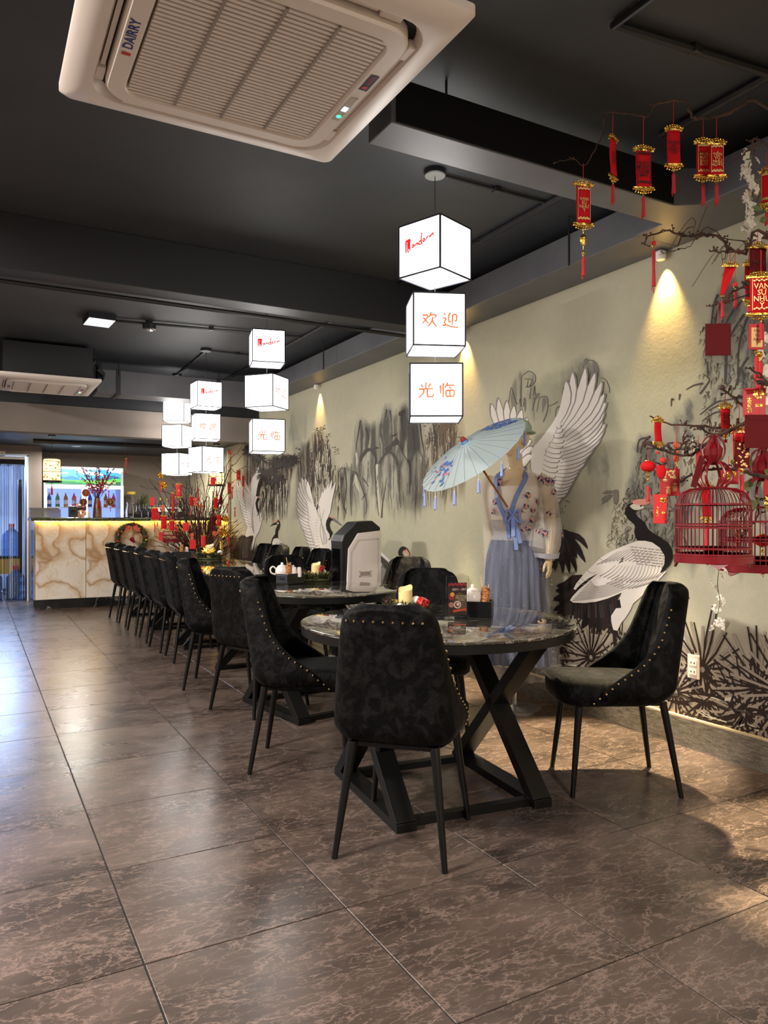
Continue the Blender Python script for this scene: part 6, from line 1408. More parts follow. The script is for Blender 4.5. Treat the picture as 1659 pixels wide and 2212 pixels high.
t = thing('downlight', 'small round downlight in the dark ceiling over the counter', 'light', (1.3, 11.6, 2.24)); MB().lathe([(.05, -.012), (.07, -.008), (.07, 0), (.05, 0)], 20).build('ring', M['silver'], t, True); MB().lathe([(0, -.010), (.05, -.010)], 20).build('lens', glow('downlight_lens', (255, 250, 235), 9), t)
conduit([(.69, 10.9, 2.22), (3.2, 10.8, 2.22)], 'black cable tray under the low ceiling over the counter', .03)
# ------------------------------------------------------------------ doorway with string curtain
cu = thing('string_curtain', 'blue and black bead string curtain in the doorway at the far left', 'curtain', (0, 11.84, 0))
MB().box(-.42, -.02, 2.03, .64, .015, 2.07).build('rail', M['silver'], cu); b = MB(); rn = random.Random(11); b.box(-.42, -.022, 1.96, .64, .012, 2.03)
for k in range(120): x = -.42 + 1.06 * k / 120; b.box(x, -.026, 1.93 + rn.uniform(-.01, .02), x + .006, -.02, 2.03)
b.build('fringe', M['black_metal'], cu, kind='stuff')
b = MB()
for k in range(84):
    x = -.41 + 1.06 * (k + rn.uniform(-.48, .48)) / 84; b.bar((x, rn.uniform(-.008, .008), .02 + .04 * rn.random()), (x + rn.uniform(-.004, .004), rn.uniform(-.008, .008), 2.0), .0045, .0035, rn.choice((0, 0, 0, 1, 2, 2)))
b.build('strings', [mat('black_string', (18, 20, 30), .4), mat('blue_grey_string', (120, 140, 190), .35, .3), mat('silver_string', (196, 206, 226), .3, .5)], cu, kind='stuff')
bm_ = mat('blue_water_bottle', (130, 176, 236), .08, Transmission_Weight=.75)
for i, (px, yy, z0, s, lb) in enumerate(((25, 12.72, .62, 1.0, 'upper blue water bottle with red cap behind the string curtain'), (34, 12.33, 0, 1.0, 'lower blue water bottle with red cap standing on the floor behind the string curtain'), (-16, 12.30, 0, 1, 'blue water bottle at the very left edge behind the string curtain'))):
    p = aty(px, 1200, yy); t = thing('water_bottle', lb, 'bottle', (p.x, yy, z0), 0, 'water bottles in the back room'); MB().lathe([(.12, 0), (.135, .02), (.135, .10), (.128, .115), (.135, .13), (.135, .24), (.128, .255), (.135, .27), (.13, .32), (.05, .40), (.035, .42), (.035, .45), (0, .45)], 24).build('bottle', bm_, t, True); MB().lathe([(.038, .43), (.038, .485), (0, .485)], 16).build('cap', mat('red_bottle_cap', (200, 40, 36), .5) if i == 0 else bpy.data.materials['red_bottle_cap'], t, True)
t = thing('storage_table', 'low table with yellow sides behind the string curtain', 'table', (.28, 12.72, 0)); MB().box(-.5, -.2, .58, .33, .2, .62).build('table_top', M['black_metal'], t); MB().box(-.5, -.19, .35, .33, -.17, .58).build('yellow_side', mat('yellow_board', (210, 170, 60), .6), t)
for sx in (-.46, .29):
    for sy in (-.16, .16): MB().box(sx - .02, sy - .02, 0, sx + .02, sy + .02, .58).build('leg', M['black_metal'], t)
t = thing('wall_panel', 'tall narrow black panel leaning in the back room behind the curtain', 'panel', (.62, 12.6, 0)); MB().box(-.03, -.02, .6, .03, .02, 1.78).box(-.025, -.02, 0, .025, .02, .6).build('panel', M['black_metal'], t, bevel=.003)
p = aty(3, 985, 11.895); t = thing('toilet_sign', 'small white sign with black figure on the wall above the curtain', 'sign', (p.x, 11.895, p.z)); MB().box(-.05, -.006, -.07, .05, .004, .07).build('plate', mat('cream_sign', (226, 206, 184), .5), t, bevel=.002); b = MB(); b.ball((.012, -.007, .03), .012, 10, 6, 0, (1, .1, 1)); b.prism([(-.006, -.0065, -.03), (.03, -.0065, -.03), (.024, -.0065, .014), (.0, -.0065, .014)], (0, -.001, 0)); b.build('figure_mark', M['black_metal'], t)
t = thing('wall_plate', 'tall dark panel on the wall between curtain and counter', 'panel', (.79, 11.895, .16)); MB().box(-.02, -.012, 0, .03, .0, .62).build('panel', M['black_box'], t, bevel=.002)
# ================================================================== hanging ornaments (local frame: top of the string at z=0, hangs down -z, front faces -y)
def gold_bar(b, w, z, up, s=1):
    n = max(6, int(w / (.0085 * s))); rn = random.Random(int(w * 1e4))
    b.box(-w / 2, -.004 * s, z - .004 * s, w / 2, .004 * s, z + .004 * s)
    for k in range(n):
        u = k / (n - 1) - .5; b.ball((u * w, -.003 * s, z + up * (.006 + .006 * (1 - abs(u) * 2)) * s), .0048 * s, 6, 4)
        if abs(u) < .38: b.ball((u * w, 0, z + up * (.014 + .008 * (1 - abs(u) * 2.4)) * s), .0038 * s, 5, 4)
def tassel_parts(t, z, l, s=1, gold=True, loop=False):
    b = MB()
    if gold:
        b.ball((0, 0, z - .006 * s), .007 * s, 8, 6, 1); b.tube([(0, 0, z), (0, 0, z - .022 * s)], .003 * s, 6, 1)
    z -= .02 * s
    b.tube([(0, 0, z), (0, 0, z - .012 * s), (0, 0, z - l * .5), (0, 0, z - l)], [.003 * s, .0075 * s, .006 * s, .0085 * s], 8)
    for k in range(7): b.tube([(.004 * s * cos(k), .004 * s * sin(k), z - .01), (.0075 * s * cos(k * 2), .0075 * s * sin(k * 2), z - l * (1 + .1 * (k % 3)))], .0012 * s, 3)
    return b.build('tassel', [M['cord_red'], M['gold']], t)
def string(t, l): return MB().tube([(0, 0, 0), (0, .001, -l)], .0012, 5).build('string', M['cord_red'], t)
def scroll(name, label, loc, rz, L, w, h, text=None, tl=.06, cloth='red_felt', ink='dark_text', knot=False, group=None, s=1.0, border=False, tsize=None):
    t = thing(name, label, 'ornament', loc, rz, group)
    string(t, L); z0 = -L
    b = MB(); gold_bar(b, w * 1.35, z0 - .012 * s, 1, s); b.build('top_bar', M['gold'], t)
    b = MB(); n = 8
    b.grid([[(-w / 2 + w * k / 3, -.002 + .004 * s * sin(3 * q / n + .6), z0 - .014 * s - h * q / n) for k in range(4)] for q in range(n + 1)])
    bn = b.build('banner', M[cloth], t, True); m = bn.modifiers.new('solid', 'SOLIDIFY'); m.thickness = .0016
    if text:
        text_mesh('lettering', text, tsize or w * .30, M[ink], bn, (0, -.0085 * max(s, .7), z0 - .014 * s - h * .53), bold=.0004 * s, space=.85)
    if border:
        b = MB(); zt, zb = z0 - .014 * s - h * .05, z0 - .014 * s - h * .95; y = -.0085 * max(s, .7)
        for x in (-w * .43, w * .43): b.box(x - .0008, y - .0004, zb, x + .0008, y, zt)
        for z, sg in ((zt - h * .05, -1), (zb + h * .05, 1)):
            for k in range(7): b.lathe([(0, 0), (.0045 * s * (1.3 - .1 * (k % 3)), .0003)], 7, (-w * .33 + w * .11 * k, y, z + .004 * s * (k % 2))) if 0 else b.ball((-w * .33 + w * .11 * k, y, z + .004 * s * (k % 2)), .0042 * s, 6, 4, 0, (1.2, .1, .9))
        b.build('border_print', M[ink], bn)
    b = MB(); gold_bar(b, w * 1.35, z0 - .018 * s - h, -1, s); b.build('bottom_bar', M['gold'], t)
    zt = z0 - .03 * s - h
    if knot:
        b = MB(); b.tube([(0, 0, zt), (0, 0, zt - .09)], .0012, 5); b.ball((0, 0, zt - .045), .016, 10, 8, 0, (.8, .4, 1.3)); b.build('coin_knot', M['gold'], t); zt -= .085
    tassel_parts(t, zt, tl, s); return t
def envelope(name, label, loc, rz, L, w, h, mt='red_card', deco=None, flap=False, group=None, tassel=0, ink='gold'):
    t = thing(name, label, 'ornament', loc, rz, group)
    string(t, L); z0 = -L
    cd = MB().box(-w / 2, -.002, z0 - h, w / 2, .002, z0).build('card', M[mt], t, bevel=.001)
    if flap:
        b = MB(); b.prism([(-w / 2, -.0025, z0), (w / 2, -.0025, z0), (w * .36, -.0025, z0 - h * .16), (-w * .36, -.0025, z0 - h * .16)], (0, -.0008, 0)); b.build('flap', M[mt], cd)
    if deco == 'flower':
        b = MB(); rn = random.Random(int(w * 1e4))
        for k in range(26): a = rn.uniform(0, 6.28); r = w * .22 * rn.random() ** .5; b.ball((w * .18 + r * cos(a), -.003, z0 - h * .2 + r * sin(a)), w * .06, 6, 4, 0, (1, .12, 1))
        b.build('gold_peony', M['gold'], cd)
        text_mesh('lettering', '大\n吉\n大\n利', w * .22, M['gold'], cd, (-w * .22, -.0026, z0 - h * .60), bold=.0004, space=.8); text_mesh('lettering', '鴻運', w * .17, M['gold'], cd, (w * .2, -.0026, z0 - h * .62), bold=.0004)
    if deco == 'luck':
        b = MB(); rn = random.Random(5)
        for k in range(30): b.ball((rn.uniform(-.42, .25) * w, -.003, z0 - h * rn.uniform(.06, .32)), w * .05, 6, 4, 0, (1, .12, 1))
        for k in range(2): b.ball((w * (-.25 + .45 * k), -.003, z0 - h * (.42 - .1 * k)), w * .1, 8, 6, 0, (1.2, .1, .8))
        b.build('blossom_print', M['gold_text'], cd); text_mesh('lettering', '大\n吉', w * .27, M['gold_text'], cd, (w * .24, -.0026, z0 - h * .68), bold=.0004, space=.8); text_mesh('lettering', '大\n利', w * .25, M['gold_text'], cd, (-w * .1, -.0026, z0 - h * .80), bold=.0004, space=.8)
    if deco == 'coin':
        b = MB(); b.ball((-w * .1, -.003, z0 - h * .5), w * .2, 14, 8, 0, (1, .1, 1)); b.ball((w * .22, -.003, z0 - h * .4), w * .16, 12, 8, 0, (1, .1, 1)); b.build('gold_coins', M['gold'], cd); text_mesh('lettering', '福', w * .25, M['dark_text'], cd, (-w * .1, -.012 * w / .06, z0 - h * .5))
    if deco == 'speckle':
        b = MB(); rn = random.Random(3)
        for k in range(34): b.ball((rn.uniform(-.4, .4) * w, -.003, z0 - h * rn.uniform(.05, .95)), w * .07, 6, 4, 0, (1, .15, 1))
        b.build('gold_flecks', M['gold_text'], cd)
    if tassel: tassel_parts(t, z0 - h, tassel)
    return t
def tassel_only(label, loc, L, l, s=1, group=None, bead=True, name='red_tassel'):
    t = thing(name, label, 'ornament', loc, 0, group); string(t, L)
    if bead: MB().ball((0, 0, -L - .008 * s), .011 * s, 10, 8).build('knot', M['red_bright'], t, True)
    tassel_parts(t, -L - .012 * s, l, s); return t
def ball_lantern(label, loc, L, r, tl, group=None):
    t = thing('ball_lantern', label, 'ornament', loc, 0, group); string(t, L); z = -L - r * .75
    b = MB(); n = 22; prof = [(r * .38, -.72), (r * .75, -.55), (r * .97, -.22), (r, 0), (r * .97, .22), (r * .75, .55), (r * .38, .72)]; b.lathe([(a, q * r) for a, q in prof], n, (0, 0, z)); b.build('globe', M['red_felt'], t, True)
    b = MB(); b.lathe([(r * .42, r * .68), (r * .46, r * .74), (r * .42, r * .86)], 14, (0, 0, z)); b.lathe([(r * .38, -r * .86), (r * .44, -r * .74), (r * .4, -r * .68)], 14, (0, 0, z)); b.build('gold_caps', M['gold'], t)
    b = MB(); b.tube([(0, 0, z - r * .8), (0, 0, z - r * 2.2)], .0012, 5); b.ball((0, 0, z - r * 1.35), r * .3, 10, 8, 0, (1, .4, .8)); b.ball((0, 0, z - r * 1.9), r * .13, 8, 6); b.build('gold_knot', M['gold'], t); tassel_parts(t, z - r * 2.0, tl, .8, False); return t
def charm(label, loc, L, rs, mt='red_bright', group=None, tl=.04, name='round_charm'):
    t = thing(name, label, 'ornament', loc, 0, group); string(t, L); z = -L
    b = MB(); b2 = MB()
    for r in rs:
        z -= r; b.lathe([(0, -.003), (r * .92, -.003), (r, 0), (r * .92, .003), (0, .003)], 18, (0, 0, 0)); k = len(b.v); 
        for i in range(k - 18 * 5, k): x, y, zz_ = b.v[i]; b.v[i] = (x, zz_, y + z)
        b2.tube([(r * .78 * cos(2 * PI * q / 16), -.0035, z + r * .78 * sin(2 * PI * q / 16)) for q in range(17)], r * .07, 4); b2.tube([(-r * .4, -.0035, z + r * .3), (r * .4, -.0035, z + r * .3)], r * .09, 4); b2.tube([(0, -.0035, z + r * .5), (0, -.0035, z - r * .5)], r * .09, 4); b2.tube([(-r * .4, -.0035, z - r * .15), (r * .4, -.0035, z - r * .15)], r * .09, 4)
        z -= r * .9
    b.build('disc', M[mt], t, True); b2.build('relief', M['gold_text'], t)
    if tl: tassel_parts(t, z, tl, .8)
    return t
def gold_flower(label, loc, L, r, group=None, n=8):
    t = thing('gold_flower', label, 'ornament', loc, 0, group); string(t, L); z = -L - r
    b = MB()
    for k in range(n):
        a = 2 * PI * k / n; c = Vector((cos(a), 0, sin(a))); tn = Vector((-sin(a), 0, cos(a))); O = Vector((0, 0, z)); b.add([O, O + c * r * .5 + tn * r * .32 + Vector((0, -.018, 0)), O + c * r + Vector((0, -.006, 0)), O + c * r * .5 - tn * r * .32 + Vector((0, -.018, 0))], [(0, 1, 2, 3)])
    for k in range(n):
        a = 2 * PI * (k + .5) / n; c = Vector((cos(a), 0, sin(a))); b.tube([Vector((0, -.01, z)) + c * r * .15, Vector((0, -.02, z)) + c * r * .6, Vector((0, -.01, z)) + c * r * .9], .003, 5)
    b.ball((0, -.015, z), r * .2, 10, 8); o = b.build('petals', M['gold'], t); m = o.modifiers.new('solid', 'SOLIDIFY'); m.thickness = .002; return t
def birdcage(label, loc, L, R, H, rz=0, name='birdcage', group=None, strap=True, nb=52):
    t = thing(name, label, 'birdcage', loc, rz, group); zb = -L - H
    b = MB()
    zs_ = [(R * .30, H), (R * .62, H * .985), (R * .84, H * .93), (R * .96, H * .84), (R, H * .72), (R, .10 * H)]
    for k in range(nb):
        a = 2 * PI * k / nb; b.tube([(r * cos(a), r * sin(a), zb + z) for r, z in zs_], .0015 * R / .12, 4)
    b.build('bars', M['cage_red'], t, kind='stuff')
    for z in (.13, .21, .48, .52, .78): MB().lathe([(R * .985, z * H - .003), (R * 1.015, z * H - .003), (R * 1.015, z * H + .003), (R * .985, z * H + .003), (R * .985, z * H - .003)], 40, (0, 0, zb)).build('hoop', M['cage_red'], t)
    MB().lathe([(R * .97, .02 * H), (R * 1.04, .02 * H), (R * 1.05, .115 * H), (R * .98, .115 * H), (R * .97, .02 * H)], 40, (0, 0, zb)).build('base_band', M['cage_red'], t, True)
    for k in range(4):
        b = MB(); a = PI / 2 * k + .5; A, B_, C_ = [(R * 1.04 * cos(a + d), R * 1.04 * sin(a + d), zb + z) for d, z in ((-.30, .035 * H), (.30, .035 * H), (0, -.045 * H))]; v = Vector((cos(a), sin(a), 0)) * -.008; b.prism([A, C_, B_], v); b.build('pointed_foot', M['cage_red'], t)
    MB().lathe([(R * .96, .10 * H), (0, .10 * H)], 40, (0, 0, zb)).build('floor_grid', M['cage_red'], t) if R < .1 else None
    MB().lathe([(R * .20, H * .985), (R * .36, H * .985), (R * .38, H * 1.01), (R * .20, H * 1.015), (R * .20, H * .985)], 28, (0, 0, zb)).build('crown_ring', M['cage_red'], t)
    b = MB(); top = zb + H
    for k in range(3):
        a = PI * k / 3; e = Vector((cos(a), sin(a), 0)); b.tube(curve2([Vector((0, 0, top)) + e * R * .30, Vector((0, 0, top + R * .32)) + e * R * .52, Vector((0, 0, top + R * .68)) + e * R * .30, Vector((0, 0, top + R * .72)), Vector((0, 0, top + R * .68)) - e * R * .30, Vector((0, 0, top + R * .32)) - e * R * .52, Vector((0, 0, top)) - e * R * .30], 4), R * .04, 6)
    b.build('handle_hoops', M['cage_red'], t, True)
    b = MB()
    for k in range(4): a = PI * k / 4; e = Vector((cos(a), sin(a), 0)); b.tube([Vector((0, 0, top + R * (1.08 - .42 * cos(q)))) + e * R * .34 * sin(q) for q in [2 * PI * j / 20 for j in range(21)]], R * .018, 5)
    b.build('top_hoops', M['cage_red'], t, True)
    b = MB(); b.lathe([(0, R * .68), (R * .14, R * .72), (R * .26, R * .92), (R * .28, R * 1.1), (R * .14, R * 1.3), (R * .08, R * 1.5), (0, R * 1.52)], 8, (0, 0, top)); b.build('finial', M['cage_red'], t)
    MB().tube(curve2([(0, 0, top + R * 1.6), (-R * .3, 0, top + R * 2.0), (0, 0, 0 if L < R * 2.4 else top + R * 2.6), (R * .25, 0, top + R * 1.9), (0, 0, top + R * 1.6)], 5), .0016, 5).build('hanging_hook', M['twig'], t)
    MB().tube([(-R * .6, 0, zb + .17 * H), (R * .75, 0, zb + .17 * H)], .005 * R / .12, 8).build('perch', mat('wood_perch', (120, 66, 40), .6), t, True)
    return t
def branch(name_parent, pts, r0, r1, mt='twig', knots=6, seed=0, wig=.006):
    rn = random.Random(seed); P_ = curve2([tuple(p) for p in pts], 5); n = len(P_)
    P_ = [Vector(p) + Vector((rn.uniform(-wig, wig), rn.uniform(-wig, wig), rn.uniform(-wig, wig))) if 0 < i < n - 1 else Vector(p) for i, p in enumerate(P_)]
    b = MB(); b.tube(P_, [(r0 + (r1 - r0) * i / (n - 1)) * rn.uniform(.85, 1.2) for i in range(n)], 6)
    for k in range(knots):
        p = rn.choice(P_); d = Vector((rn.uniform(-1, 1), rn.uniform(-1, 1), rn.uniform(-.3, 1))).normalized(); l = rn.uniform(.008, .03); rr = max(r1, .0018); b.tube([p, p + d * l], [rr, rr * .5], 5); b.ball(p + d * l, rr * 1.6, 6, 4)
        if rn.random() < .6: b.ball(p + d * l * .5 + Vector((.004, 0, .004)), rr * 1.7, 6, 4)
    o = b.build('branch', M[mt], name_parent, True); return o

# ================================================================== blossom tree at the right edge, its foot outside the picture
TR = (2.80, 1.42)
tree = thing('blossom_branch_tree', 'bare dark-branched New Year tree hung with red ornaments at the right edge', 'tree', (*TR, 0))
O_ = Vector((*TR, 0))
def W(*pts, d=2.7): return [atd(p[0], p[1], p[2] if len(p) > 2 else d) - O_ for p in pts]
MB().lathe([(.14, 0), (.19, .03), (.21, .30), (.22, .34), (.19, .34), (.18, .28), (0, .27)], 28).build('pot', mat('glazed_dark_pot', (60, 34, 30), .3), tree, True)
branch(tree, [(0, 0, .27), (.02, -.02, .8), (-.03, .02, 1.3), (.02, 0, 1.9), (-.04, .05, 2.3)], .035, .012, knots=10, seed=1)
BR = [([(0, 0, 2.25)], [(1659, 235), (1600, 232), (1560, 250), (1505, 257), (1490, 240), (1475, 218), (1420, 225), (1395, 250), (1345, 244), (1296, 245)], .006, .003, 2.62),
      ([], [(1303, 248), (1302, 285), (1280, 330), (1263, 355), (1235, 343), (1198, 352)], .003, .0012, 2.62),
      ([(-.02, .02, 2.1)], [(1659, 318), (1625, 320), (1605, 335), (1590, 347)], .005, .002, 2.55),
      ([(0, 0, 1.95)], [(1659, 515), (1610, 548), (1575, 535), (1550, 512), (1515, 510), (1510, 505), (1480, 512), (1440, 497), (1400, 512), (1392, 528)], .007, .0025, 2.75),
      ([(0, 0, 1.9)], [(1659, 530), (1610, 522), (1560, 512), (1530, 490), (1508, 508), (1490, 532), (1460, 541), (1425, 551)], .0035, .0010, 2.85),
      ([(0, 0, 1.9)], [(1659, 505), (1620, 532), (1590, 544), (1560, 545), (1532, 540)], .006, .0025, 2.55),
      ([(0, 0, 1.8)], [(1659, 600), (1620, 612), (1590, 627), (1562, 650)], .007, .003, 2.5),
      ([(0, 0, 1.78)], [(1659, 622), (1617, 635), (1570, 652), (1528, 661)], .004, .002, 2.6),
      ([(0, 0, 1.6)], [(1659, 830), (1655, 825), (1640, 808), (1619, 793)], .008, .003, 2.4),
      ([(0, 0, 1.45)], [(1659, 900), (1605, 874), (1580, 855), (1558, 838)], .008, .004, 2.6),
      ([(0, 0, 1.42)], [(1600, 932), (1560, 925), (1500, 920), (1440, 915), (1403, 899)], .006, .0025, 2.7),
      ([(0, 0, 1.45)], [(1659, 906), (1600, 918), (1540, 946), (1510, 970), (1485, 985), (1440, 974), (1388, 957)], .009, .0035, 2.5),
      ([], [(1560, 942), (1530, 935), (1503, 922)], .005, .003, 2.6), ([], [(1487, 982), (1480, 965), (1475, 945)], .004, .003, 2.5), ([], [(1500, 955), (1470, 972), (1420, 972)], .003, .0015, 2.55),
      ([(0, 0, 1.25)], [(1659, 1032), (1600, 1016), (1545, 1014), (1505, 1020), (1460, 1046), (1419, 1068)], .009, .0025, 2.65),
      ([(0, 0, 1.15)], [(1659, 1075), (1640, 1110), (1610, 1150), (1580, 1170)], .005, .002, 2.75)]
for i, (st, px, r0, r1, d) in enumerate(BR):
    w_ = W(*px, d=d)
    pts = [Vector(p) for p in st] + w_
    branch(tree, pts, r0 * .9, r1 * .9, seed=i + 3, knots=int(4 + 3.2 * len(px)) if i not in (0, 1, 4) else 3, wig=.004)
b = MB(); rn = random.Random(17)
for k in range(14):
    p = rn.choice(W((1640, 180), (1620, 540), (1655, 430), (1570, 505), (1560, 560), (1500, 490), d=rn.uniform(2.6, 3.0))); a = rn.uniform(0, 6.28); q = curve2([p + Vector((t_ * .03 * cos(a + .5 * t_), .01 * t_, t_ * .028 * sin(a + .9 * t_))) for t_ in range(5)], 5); b.tube(q, .0011, 4)
b.build('fine_twigs', M['twig'], tree, kind='stuff')
# thin green stems with leaves
b = MB()
for k, (px, py) in enumerate(((1645, 455), (1640, 478), (1655, 545), (1625, 1060), (1640, 1085), (1600, 1030), (1650, 1015), (1605, 1045), (1655, 1095), (1615, 1080), (1545, 975), (1560, 985), (1640, 1040), (1625, 1005))):
    p = atd(px, py, rn.uniform(2.45, 2.8)) - O_; a = rn.uniform(0, 6.28); l = rn.uniform(.03, .05); d = Vector((cos(a) * .8, sin(a) * .4, rn.uniform(-.6, .6))).normalized(); s_ = d.cross(Vector((.3, 1, .2))).normalized() * l * .32
    b.add([p, p + d * l * .3 + s_ * .8, p + d * l * .65 + s_, p + d * l * 1.1, p + d * l * .65 - s_, p + d * l * .3 - s_ * .8, p + d * l * .5 + Vector((0, .006, 0))], [(0, 1, 6), (1, 2, 6), (2, 3, 6), (3, 4, 6), (4, 5, 6), (5, 0, 6)])
b.build('leaves', M['leaf'], tree)
FACE = -YAW                                   # ornaments hang facing the room
def at(px, py, d): return atd(px, py, d)
def H_(d, px): return px * d / FPX
G = 'red scrolls and cards on the blossom tree'
def sc(px, ytop, ybar, ybot, wpx, d, label, text=None, rot=0, ytas=None, **k):
    return scroll('couplet_scroll', label, at(px, ytop, d), FACE + rot, H_(d, ybar - ytop), H_(d, wpx), H_(d, ybot - ybar), text, tl=H_(d, (ytas or ybot + 40) - ybot - 14), group=G, s=d / 2.9, **k)
sc(1260, 353, 394, 474, 32, 2.62, 'red hanging scroll with gold knot, alone and lowest at the left of the ceiling branch', 'VẠN\nSỰ\nNHƯ\nÝ', ink='gold_text', rot=.15, ytas=530, knot=True, cloth='red_felt', border=True)
sc(1324, 249, 295, 370, 25, 2.62, 'narrow red scroll second from the left on the ceiling branch, turned half away', 'TẤN\nTÀI\nTẤN\nLỘC', rot=.75, ytas=424)
sc(1390, 250, 318, 396, 34, 2.62, 'red scroll with dark writing below the gap of the ceiling branch', 'CHÚC\nMỪNG\nNĂM\nMỚI', rot=.1, ytas=454, border=True)
sc(1455, 220, 274, 346, 28, 2.62, 'bright red scroll at the highest bend of the ceiling branch', 'CUNG\nHỶ\nPHÁT\nTÀI', ytas=403)
sc(1519, 254, 302, 370, 29, 2.66, 'red scroll reading MUA MAY BÁN ĐẮT', 'MUA\nMAY\nBÁN\nĐẮT', ink='gold_text', ytas=426, border=True)
sc(1548, 254, 304, 370, 29, 2.60, 'red scroll reading TIỀN VÔ NHƯ NƯỚC', 'TIỀN\nVÔ\nNHƯ\nNƯỚC', ink='gold_text', rot=-.06, ytas=426, border=True)
sc(1656, 330, 364, 430, 22, 2.75, 'red patterned scroll high at the right edge among the orchid flowers', None, rot=-.5, ytas=470, cloth='red_felt', border=True, ink='gold_text')
tassel_only('single pinkish red tassel hanging before the warm wall spot', at(1412, 510, 2.75), .02, H_(2.75, 80), .9, G)
sc(1637, 500, 528, 590, 36, 2.62, 'plain dark red scroll just above the big VẠN SỰ NHƯ Ý scroll', 'PHÁT', rot=.05, ytas=600, cloth='dark_red')
sc(1644, 540, 592, 668, 46, 2.40, 'big red scroll reading VẠN SỰ NHƯ Ý with gold trim', 'VẠN\nSỰ\nNHƯ\nÝ', ink='gold_text', rot=-.08, ytas=720, border=True, tsize=.024)
sc(1618, 540, 567, 640, 22, 2.72, 'small red scroll half hidden left of the big gold-trimmed scroll', None, rot=.3, ytas=650, border=True)
envelope('red_card', 'plain dark red square card on a string in front of the rock painting', at(1551, 655, 2.5), FACE - .05, H_(2.5, 44), H_(2.5, 54), H_(2.5, 69), 'dark_red', group=G)
t = thing('red_pennant', 'curled red pennant narrowing to a tassel above the plain dark red card', 'ornament', at(1577, 545, 2.55), FACE, G); string(t, H_(2.55, 28))
b = MB(); gold_bar(b, .055, -H_(2.55, 30), 1, .7); b.build('top_bar', M['gold'], t)
b = MB(); hh = H_(2.55, 62); b.grid([[(-.018 - .012 * q / 8 + (k / 4) * .040 * (1 - .8 * (q / 8) ** .8), .01 * sin(k * .8 + q * .3), -H_(2.55, 31) - hh * q / 8) for k in range(5)] for q in range(9)]); o = b.build('banner', M['red_felt'], t, True); m = o.modifiers.new('solid', 'SOLIDIFY'); m.thickness = .0015
tt = tassel_parts(t, -H_(2.55, 92), H_(2.55, 38), .8); tt.location.x = -.026
tassel_only('thin red tassel with golden bead right of the curled pennant', at(1588, 541, 2.6), H_(2.6, 70), H_(2.6, 36), .8, G)
envelope('red_plaque', 'red plaque with handwritten gold panel under the big scroll', at(1634, 680, 2.42), FACE, H_(2.42, 20), H_(2.42, 33), H_(2.42, 55), 'red_card', group=G, tassel=H_(2.42, 48)); 
pl = [o for o in bpy.data.objects if o.name.startswith('red_plaque')][0]; zq = -H_(2.42, 20); MB().box(-.018, -.004, zq - .076, .018, -.002, zq - .012).build('gold_panel', M['gold_text'], pl); text_mesh('lettering', 'Vạn\nSự\nNhư\nÝ', .014, M['dark_text'], pl, (0, -.0045, zq - .044), shear=.2)
tassel_only('long red silk tassel below the handwritten plaque', at(1641, 745, 2.45), .005, H_(2.45, 60), 1.5, G, False)
envelope('lucky_envelope', 'red envelope with gold peony and 大吉大利 at the right edge', at(1629, 795, 2.45), FACE - .12, H_(2.45, 43), H_(2.45, 46), H_(2.45, 62), 'red_card', 'flower', group=G)
envelope('lucky_envelope', 'large plain red envelope with closed flap at the right edge', at(1640, 850, 2.40), FACE, H_(2.40, 46), H_(2.40, 62), H_(2.40, 72), 'dark_red', None, True, group=G)
sc(1567, 841, 874, 922, 20, 2.62, 'small bright red scroll with dark lettering hanging from the knobbly twig', 'NĂM\nTÂN\nNHƯ\nTẤO', rot=.05, ytas=936, tsize=.012)
sc(1597, 872, 920, 985, 26, 2.55, 'red scroll with gold top left of the plain envelope, partly covered by an openwork plaque', 'VẠN\nSỰ', ink='gold_text', rot=-.1, ytas=1000, border=True)
envelope('openwork_plaque', 'dark red openwork plaque with long tassel above the cage', at(1603, 920, 2.42), FACE, H_(2.42, 35), H_(2.42, 32), H_(2.42, 56), 'dark_red', 'speckle', group=G, tassel=H_(2.42, 50))
sc(1421, 898, 904, 946, 18, 2.68, 'short folded red scroll at the tip of the longest twig', None, rot=.35, ytas=966)
charm('string of three round red charms under the long twig', at(1461, 918, 2.68), H_(2.68, 35), [H_(2.68, 8), H_(2.68, 7), H_(2.68, 8.5)], 'red_bright', G)
ball_lantern('small red ball lantern with gold knot and tassel left of the cards', at(1400, 962, 2.55), H_(2.55, 34), H_(2.55, 15.5), H_(2.55, 34), G)
t = envelope('lucky_card', 'red card with gold blossom and 大吉大利 above the small envelope', at(1447, 975, 2.6), FACE, H_(2.6, 38), H_(2.6, 42), H_(2.6, 58), 'red_card', 'luck', group=G)
b = MB(); b.ball((0, 0, 0), H_(2.52, 14), 12, 8, 0, (.8, .25, 1.15)); t = thing('gourd_charm', 'red gourd-shaped charm with black leaf before the blossom card', 'ornament', at(1432, 970, 2.52), FACE, G); string(t, H_(2.52, 20)); o = b.build('gourd', M['red_felt'], t, True); o.location = (-.006, 0, -H_(2.52, 48)); b = MB(); b.ball((0, 0, -H_(2.52, 24)), H_(2.52, 7), 10, 8, 0, (1, .4, .9)); b.build('knot', M['red_bright'], t, True); b = MB(); [b.add([(0, -.004, 0), (s * .014, -.006, .004), (s * .022, -.004, .010), (s * .008, -.004, .008)], [(0, 1, 2, 3)]) for s in (-1, 1)]; o = b.build('leaf', M['black_box'], t); o.location = (-.006, 0, -H_(2.52, 35)); m = o.modifiers.new('solid', 'SOLIDIFY'); m.thickness = .002
envelope('lucky_envelope', 'small bright red envelope with gold peony left of the large cage', at(1426, 1062, 2.5), FACE, H_(2.5, 6), H_(2.5, 29), H_(2.5, 63), 'red_bright', 'flower', group=G, tassel=0)
